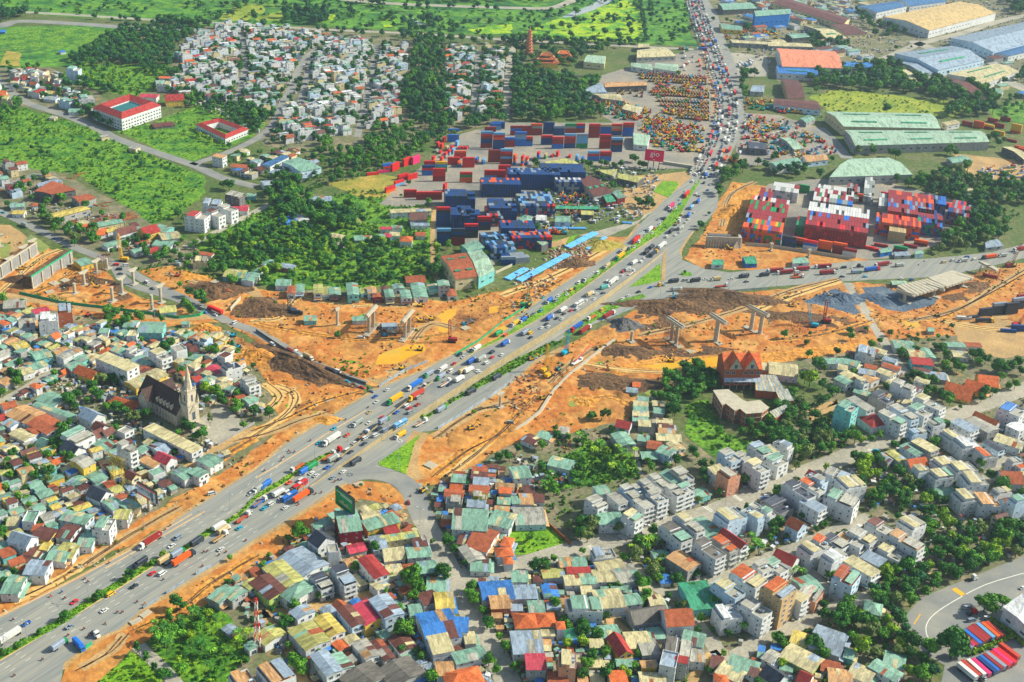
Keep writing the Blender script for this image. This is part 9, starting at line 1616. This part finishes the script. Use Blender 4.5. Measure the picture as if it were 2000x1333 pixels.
clod('a2 510 250,a2 700 330,a2 670 390,a2 420 420,a2 400 330',.35,(.8,1.6), [2]);clod('c1 1160 1500,c2 0 0,c2 800 0,c2 600 130,c2 300 300',.1,(.8,2.), [3,5,0,2]);clod('c2 530 650,c2 620 600,c2 760 640,c2 760 800,c2 620 760',.5,(.7,1.3), [2,0,0]);clod('c2 230 980,c2 520 1000,c2 500 1140,c2 250 1100',.4,(.7,1.5), [2,2,5]);clod('c2 380 800,c2 460 790,c2 470 900,c2 400 900',.5,(.7,1.3), [2,5]);clod('a3 0 780,a3 250 600,a3 520 500,a3 520 560,a3 250 690,a3 0 800',.35,(.6,1.4), [2,2,0,3]);clod('a3 600 440,a3 960 270,a3 1300 100,a3 1320 130,a3 700 450',.3,(.6,1.3), [2,2,0]);clod('b2 280 790,b2 370 760,b2 380 800,b2 300 830',.6,(.8,1.4), [0,2]);clod('b2 540 640,b2 720 520,b2 880 460,b2 850 500,b2 600 680',.35,(.6,1.6), [2,2])
for s, d_ in (('-30 620,440 655,500 745,520 800,330 975,205 1058,-30 1190',.05), ('660 990,812 1030,890 1170,975 1345,590 1345,430 1150',.05), ('900 1130,1100 1095,1240 1090,1400 1290,1010 1345',.05), ('870 935,960 910,1040 960,990 1020,980 1100,880 1100',.05), ('1150 1010,1700 900,2060 770,2060 1060,1800 1150,1400 1290,1240 1090',.03), ('300 168,470 52,795 95,785 240,545 290',.02), ('1440 0,2050 0,2050 165,1640 165,1440 110',.008), ('40 350,420 500,380 540,60 420',.02), ('c2 0 880,c2 500 1000,c2 520 1120,c2 0 1200',.06), ('1130 320,1300 330,1250 430,1130 440,1040 480,1030 400',.03)):
    X, Y=rand_in(WP(PXS(s)), d_, True, True);CT=list(zip(X, Y, [.1]*len(X)));P5=P5+CT if 'P5' in globals() else CT
YC=[]
for c in ('roof_t', 'roof_s', 'roof_b', 'roof_u', 'wall_w', 'conc', 'roof_c', 'roof_q', 'v_k', 'wall_g'):
    b=MB();q=random.Random(c);a, e, z_=q.uniform(.6,1.5), q.uniform(.5,1.1), q.uniform(.6,2.2);b.hexa([(-a, -e, z_-.1), (a, -e, z_-.2), (a, e, z_-.2), (-a, e, z_-.1)], [(-a, -e, z_), (a, -e, z_-.1), (a, e, z_-.1), (-a, e, z_)], c);b.box(-a*.8, a*.8, -e*.8, e*.8,0, z_-.22, 'wall_g');YC.append(b.mesh('yard_item'))
gn_scatter('yard_clutter', P5, rng.uniform(.6,1.6, len(P5)), YC, None, 'lean-tos, awnings, bins and stored goods filling the yards between houses', 'clutter')
gn_scatter('rubble', P4, S4, CL, I4, 'rubble, clods of earth, timber and slabs strewn over the site', 'rubble')
# hedges of the lorry park
for s, ds in (('d3 1580 1120,d3 1700 1080,d3 1850 1010,d3 1950 970', 'yellow-green clipped hedge between the trailer rows'), ('d3 1750 860,d3 1850 930,d3 1930 970,d3 2000 1050', 'yellow-green hedge right of the trailer rows')):
    w_=smooth(WP(PXS(s)),4);b=MB()
    for i, (x, y) in enumerate(w_):
        c=crown('s', 'c', i % 2)[0];b.add(c, Matrix.Translation((x-w_[0][0], y-w_[0][1],0)) @ Matrix.Scale(4.5,4))
    o=mk('hedge', b, None, (*w_[0],.1));thing(o, ds, 'hedge', place='', px=PXS(s)[1])
# ================================================================ AIR
b=MB();b.hexa([(-3200,150,-1),(3600,150,-1),(3600,4700,-1),(-3200,4700,-1)], [(-3200,150,436),(3600,150,436),(3600,4700,436),(-3200,4700,436)], 'dark')
b.v=[(x,-80 if y == 150 else y, z) for x, y, z in b.v]
o=mk('haze', b);o['kind']='stuff';hm=bpy.data.materials.new('haze');hm.use_nodes=True;t=hm.node_tree;t.nodes.remove(t.nodes['Principled BSDF']);pv=t.nodes.new('ShaderNodeVolumePrincipled')
pv.inputs['Color'].default_value=(.62,.86,1.,1);pv.inputs['Density'].default_value=HAZE;pv.inputs['Anisotropy'].default_value=.2;t.links.new(pv.outputs[0], t.nodes['Material Output'].inputs['Volume'])
o.data.materials.clear();o.data.materials.append(hm)
# ================================================================ LABELS
LM=[('the stone church',372,760), ('the white school block',230,700), ('the long classroom block',340,858), ('the courtyard school',247,215), ('the red-roofed kindergarten',432,252), ('the green billboard',672,985), ('the white billboard',286,955), ('the crimson billboard',1277,308), ('the pagoda tower',1032,95),
      ('the rusty sawmill sheds',115,375), ('the rusty orange warehouse',912,525), ('the navy container blocks',1010,400), ('the upper container row',1100,280), ('the maroon container block',1620,450), ('the orange container block',1490,460), ('the telecom mast',504,1230), ('the big blue roof',860,1225), ('the turquoise apartment block',1650,800), ('the red hip-roofed villa',1708,822),
      ('the half-built villa',1445,790), ('the unfinished hotel',1445,725), ('the orange tiled temple roofs',1905,752), ('the six-storey cream block',1515,1155), ('the trailer park',1920,1260), ('the grass triangle',775,895), ('the long green warehouse',1750,250), ('the salmon warehouse',1585,115), ('the sand-coloured warehouse',1850,35), ('the digger yard',1330,190),
      ('the T-shaped piers',1400,650), ('the unfinished bridge deck',1830,555), ('the blue pipes',1080,520), ('the power gantry',228,930), ('the clay bank',1430,400), ('the gravel pits',1680,610), ('the panel retaining wall',100,520), ('the muddy pond',780,690), ('the tall scaffolded piers',760,620), ('the lime-green meadow',1160,55), ('the culvert line',1080,760),
      ('the cemetery plot',1165,850), ('the fuel station canopy',1230,345), ('the left highway corner',60,1230), ('the shophouses by the dirt',700,575), ('the empty green plot',1045,1045), ('the long yellow timber store',130,415), ('the grey-white townhouse row',420,420), ('the bright green roof',1365,1165), ('the grassy wood',650,490), ('the striped shed roof',1510,755),
      ('the straw-roofed workshops',530,1135), ('the crimson roof',725,1190), ('the street crossing',880,1125), ('the orange villa',1045,1210), ('the bottom edge',1200,1325), ('the pink building',1100,1290), ('the bottom left grass',250,1310), ('the curved white line',1820,1220), ('the park trees',70,920), ('the upper left road',150,270), ('the upper left town',450,150), ('the upper town centre',650,180), ('the far right houses',1940,900), ('the rounded balcony villa',1655,1120), ('the white canopy',1990,1190), ('the median hedge',270,1130), ('the raised lanes',1000,680), ('the highway fork',1310,540), ('the lower highway bend',480,960)]
def rel(px, py):
    best=sorted(LM, key=lambda l: (l[1]-px)**2+((l[2]-py)*1.3)**2)[0];dx, dy=px-best[1], (py-best[2])*1.3;d=math.hypot(dx, dy)
    if d < 22: return 'at '+best[0],0
    if abs(dx) > abs(dy)*2.2: w_='right of ' if dx > 0 else 'left of '
    elif abs(dy) > abs(dx)*2.2: w_='in front of ' if dy > 0 else 'behind '
    else: w_=('front-right of ' if dx > 0 else 'front-left of ') if dy > 0 else ('rear-right of ' if dx > 0 else 'rear-left of ')
    return ('just ' if d < 60 else '')+w_+best[0], d
from collections import defaultdict
G=defaultdict(list)
for o, ds, px, place in THINGS:
    lab=ds if place == '' else ds+' '+rel(*px)[0]
    G[lab].append((px, o))
ORD=['first', 'second', 'third', 'fourth', 'fifth', 'sixth', 'seventh', 'eighth', 'ninth', 'tenth', 'eleventh', 'twelfth']
for lab, l in G.items():
    if len(l) == 1: fin=[(lab, l[0][1])]
    else:
        l.sort(key=lambda q: (q[0][0], q[0][1]));fin=[];n=len(l)
        for i, (px, o) in enumerate(l):
            if n == 2: w_=('left one', 'right one')[i]
            elif i == 0: w_='leftmost'
            elif i == n-1: w_='rightmost'
            else: w_='%s from left' % (ORD[i] if i < 12 else str(i+1)+'th')
            fin.append((lab+', '+w_, o))
    for s, o in fin:
        k=s.split()
        for d_ in ('the', 'just', 'of', 'with'):
            while len(k) > 16 and d_ in k[1:]: k.remove(d_)
        o['label']=' '.join(k[:16])
for o, *_ in THINGS:
    if o.get('label') and len(o['label'].split()) < 4: o['label'] += ' in the photograph'
gc=defaultdict(int)
for o, *_ in THINGS: gc[o.get('group')] += 1
for o, *_ in THINGS:
    if o.get('group') and gc[o['group']] < 2: del o['group']
print('things', len(THINGS), 'objects', len(bpy.data.objects))
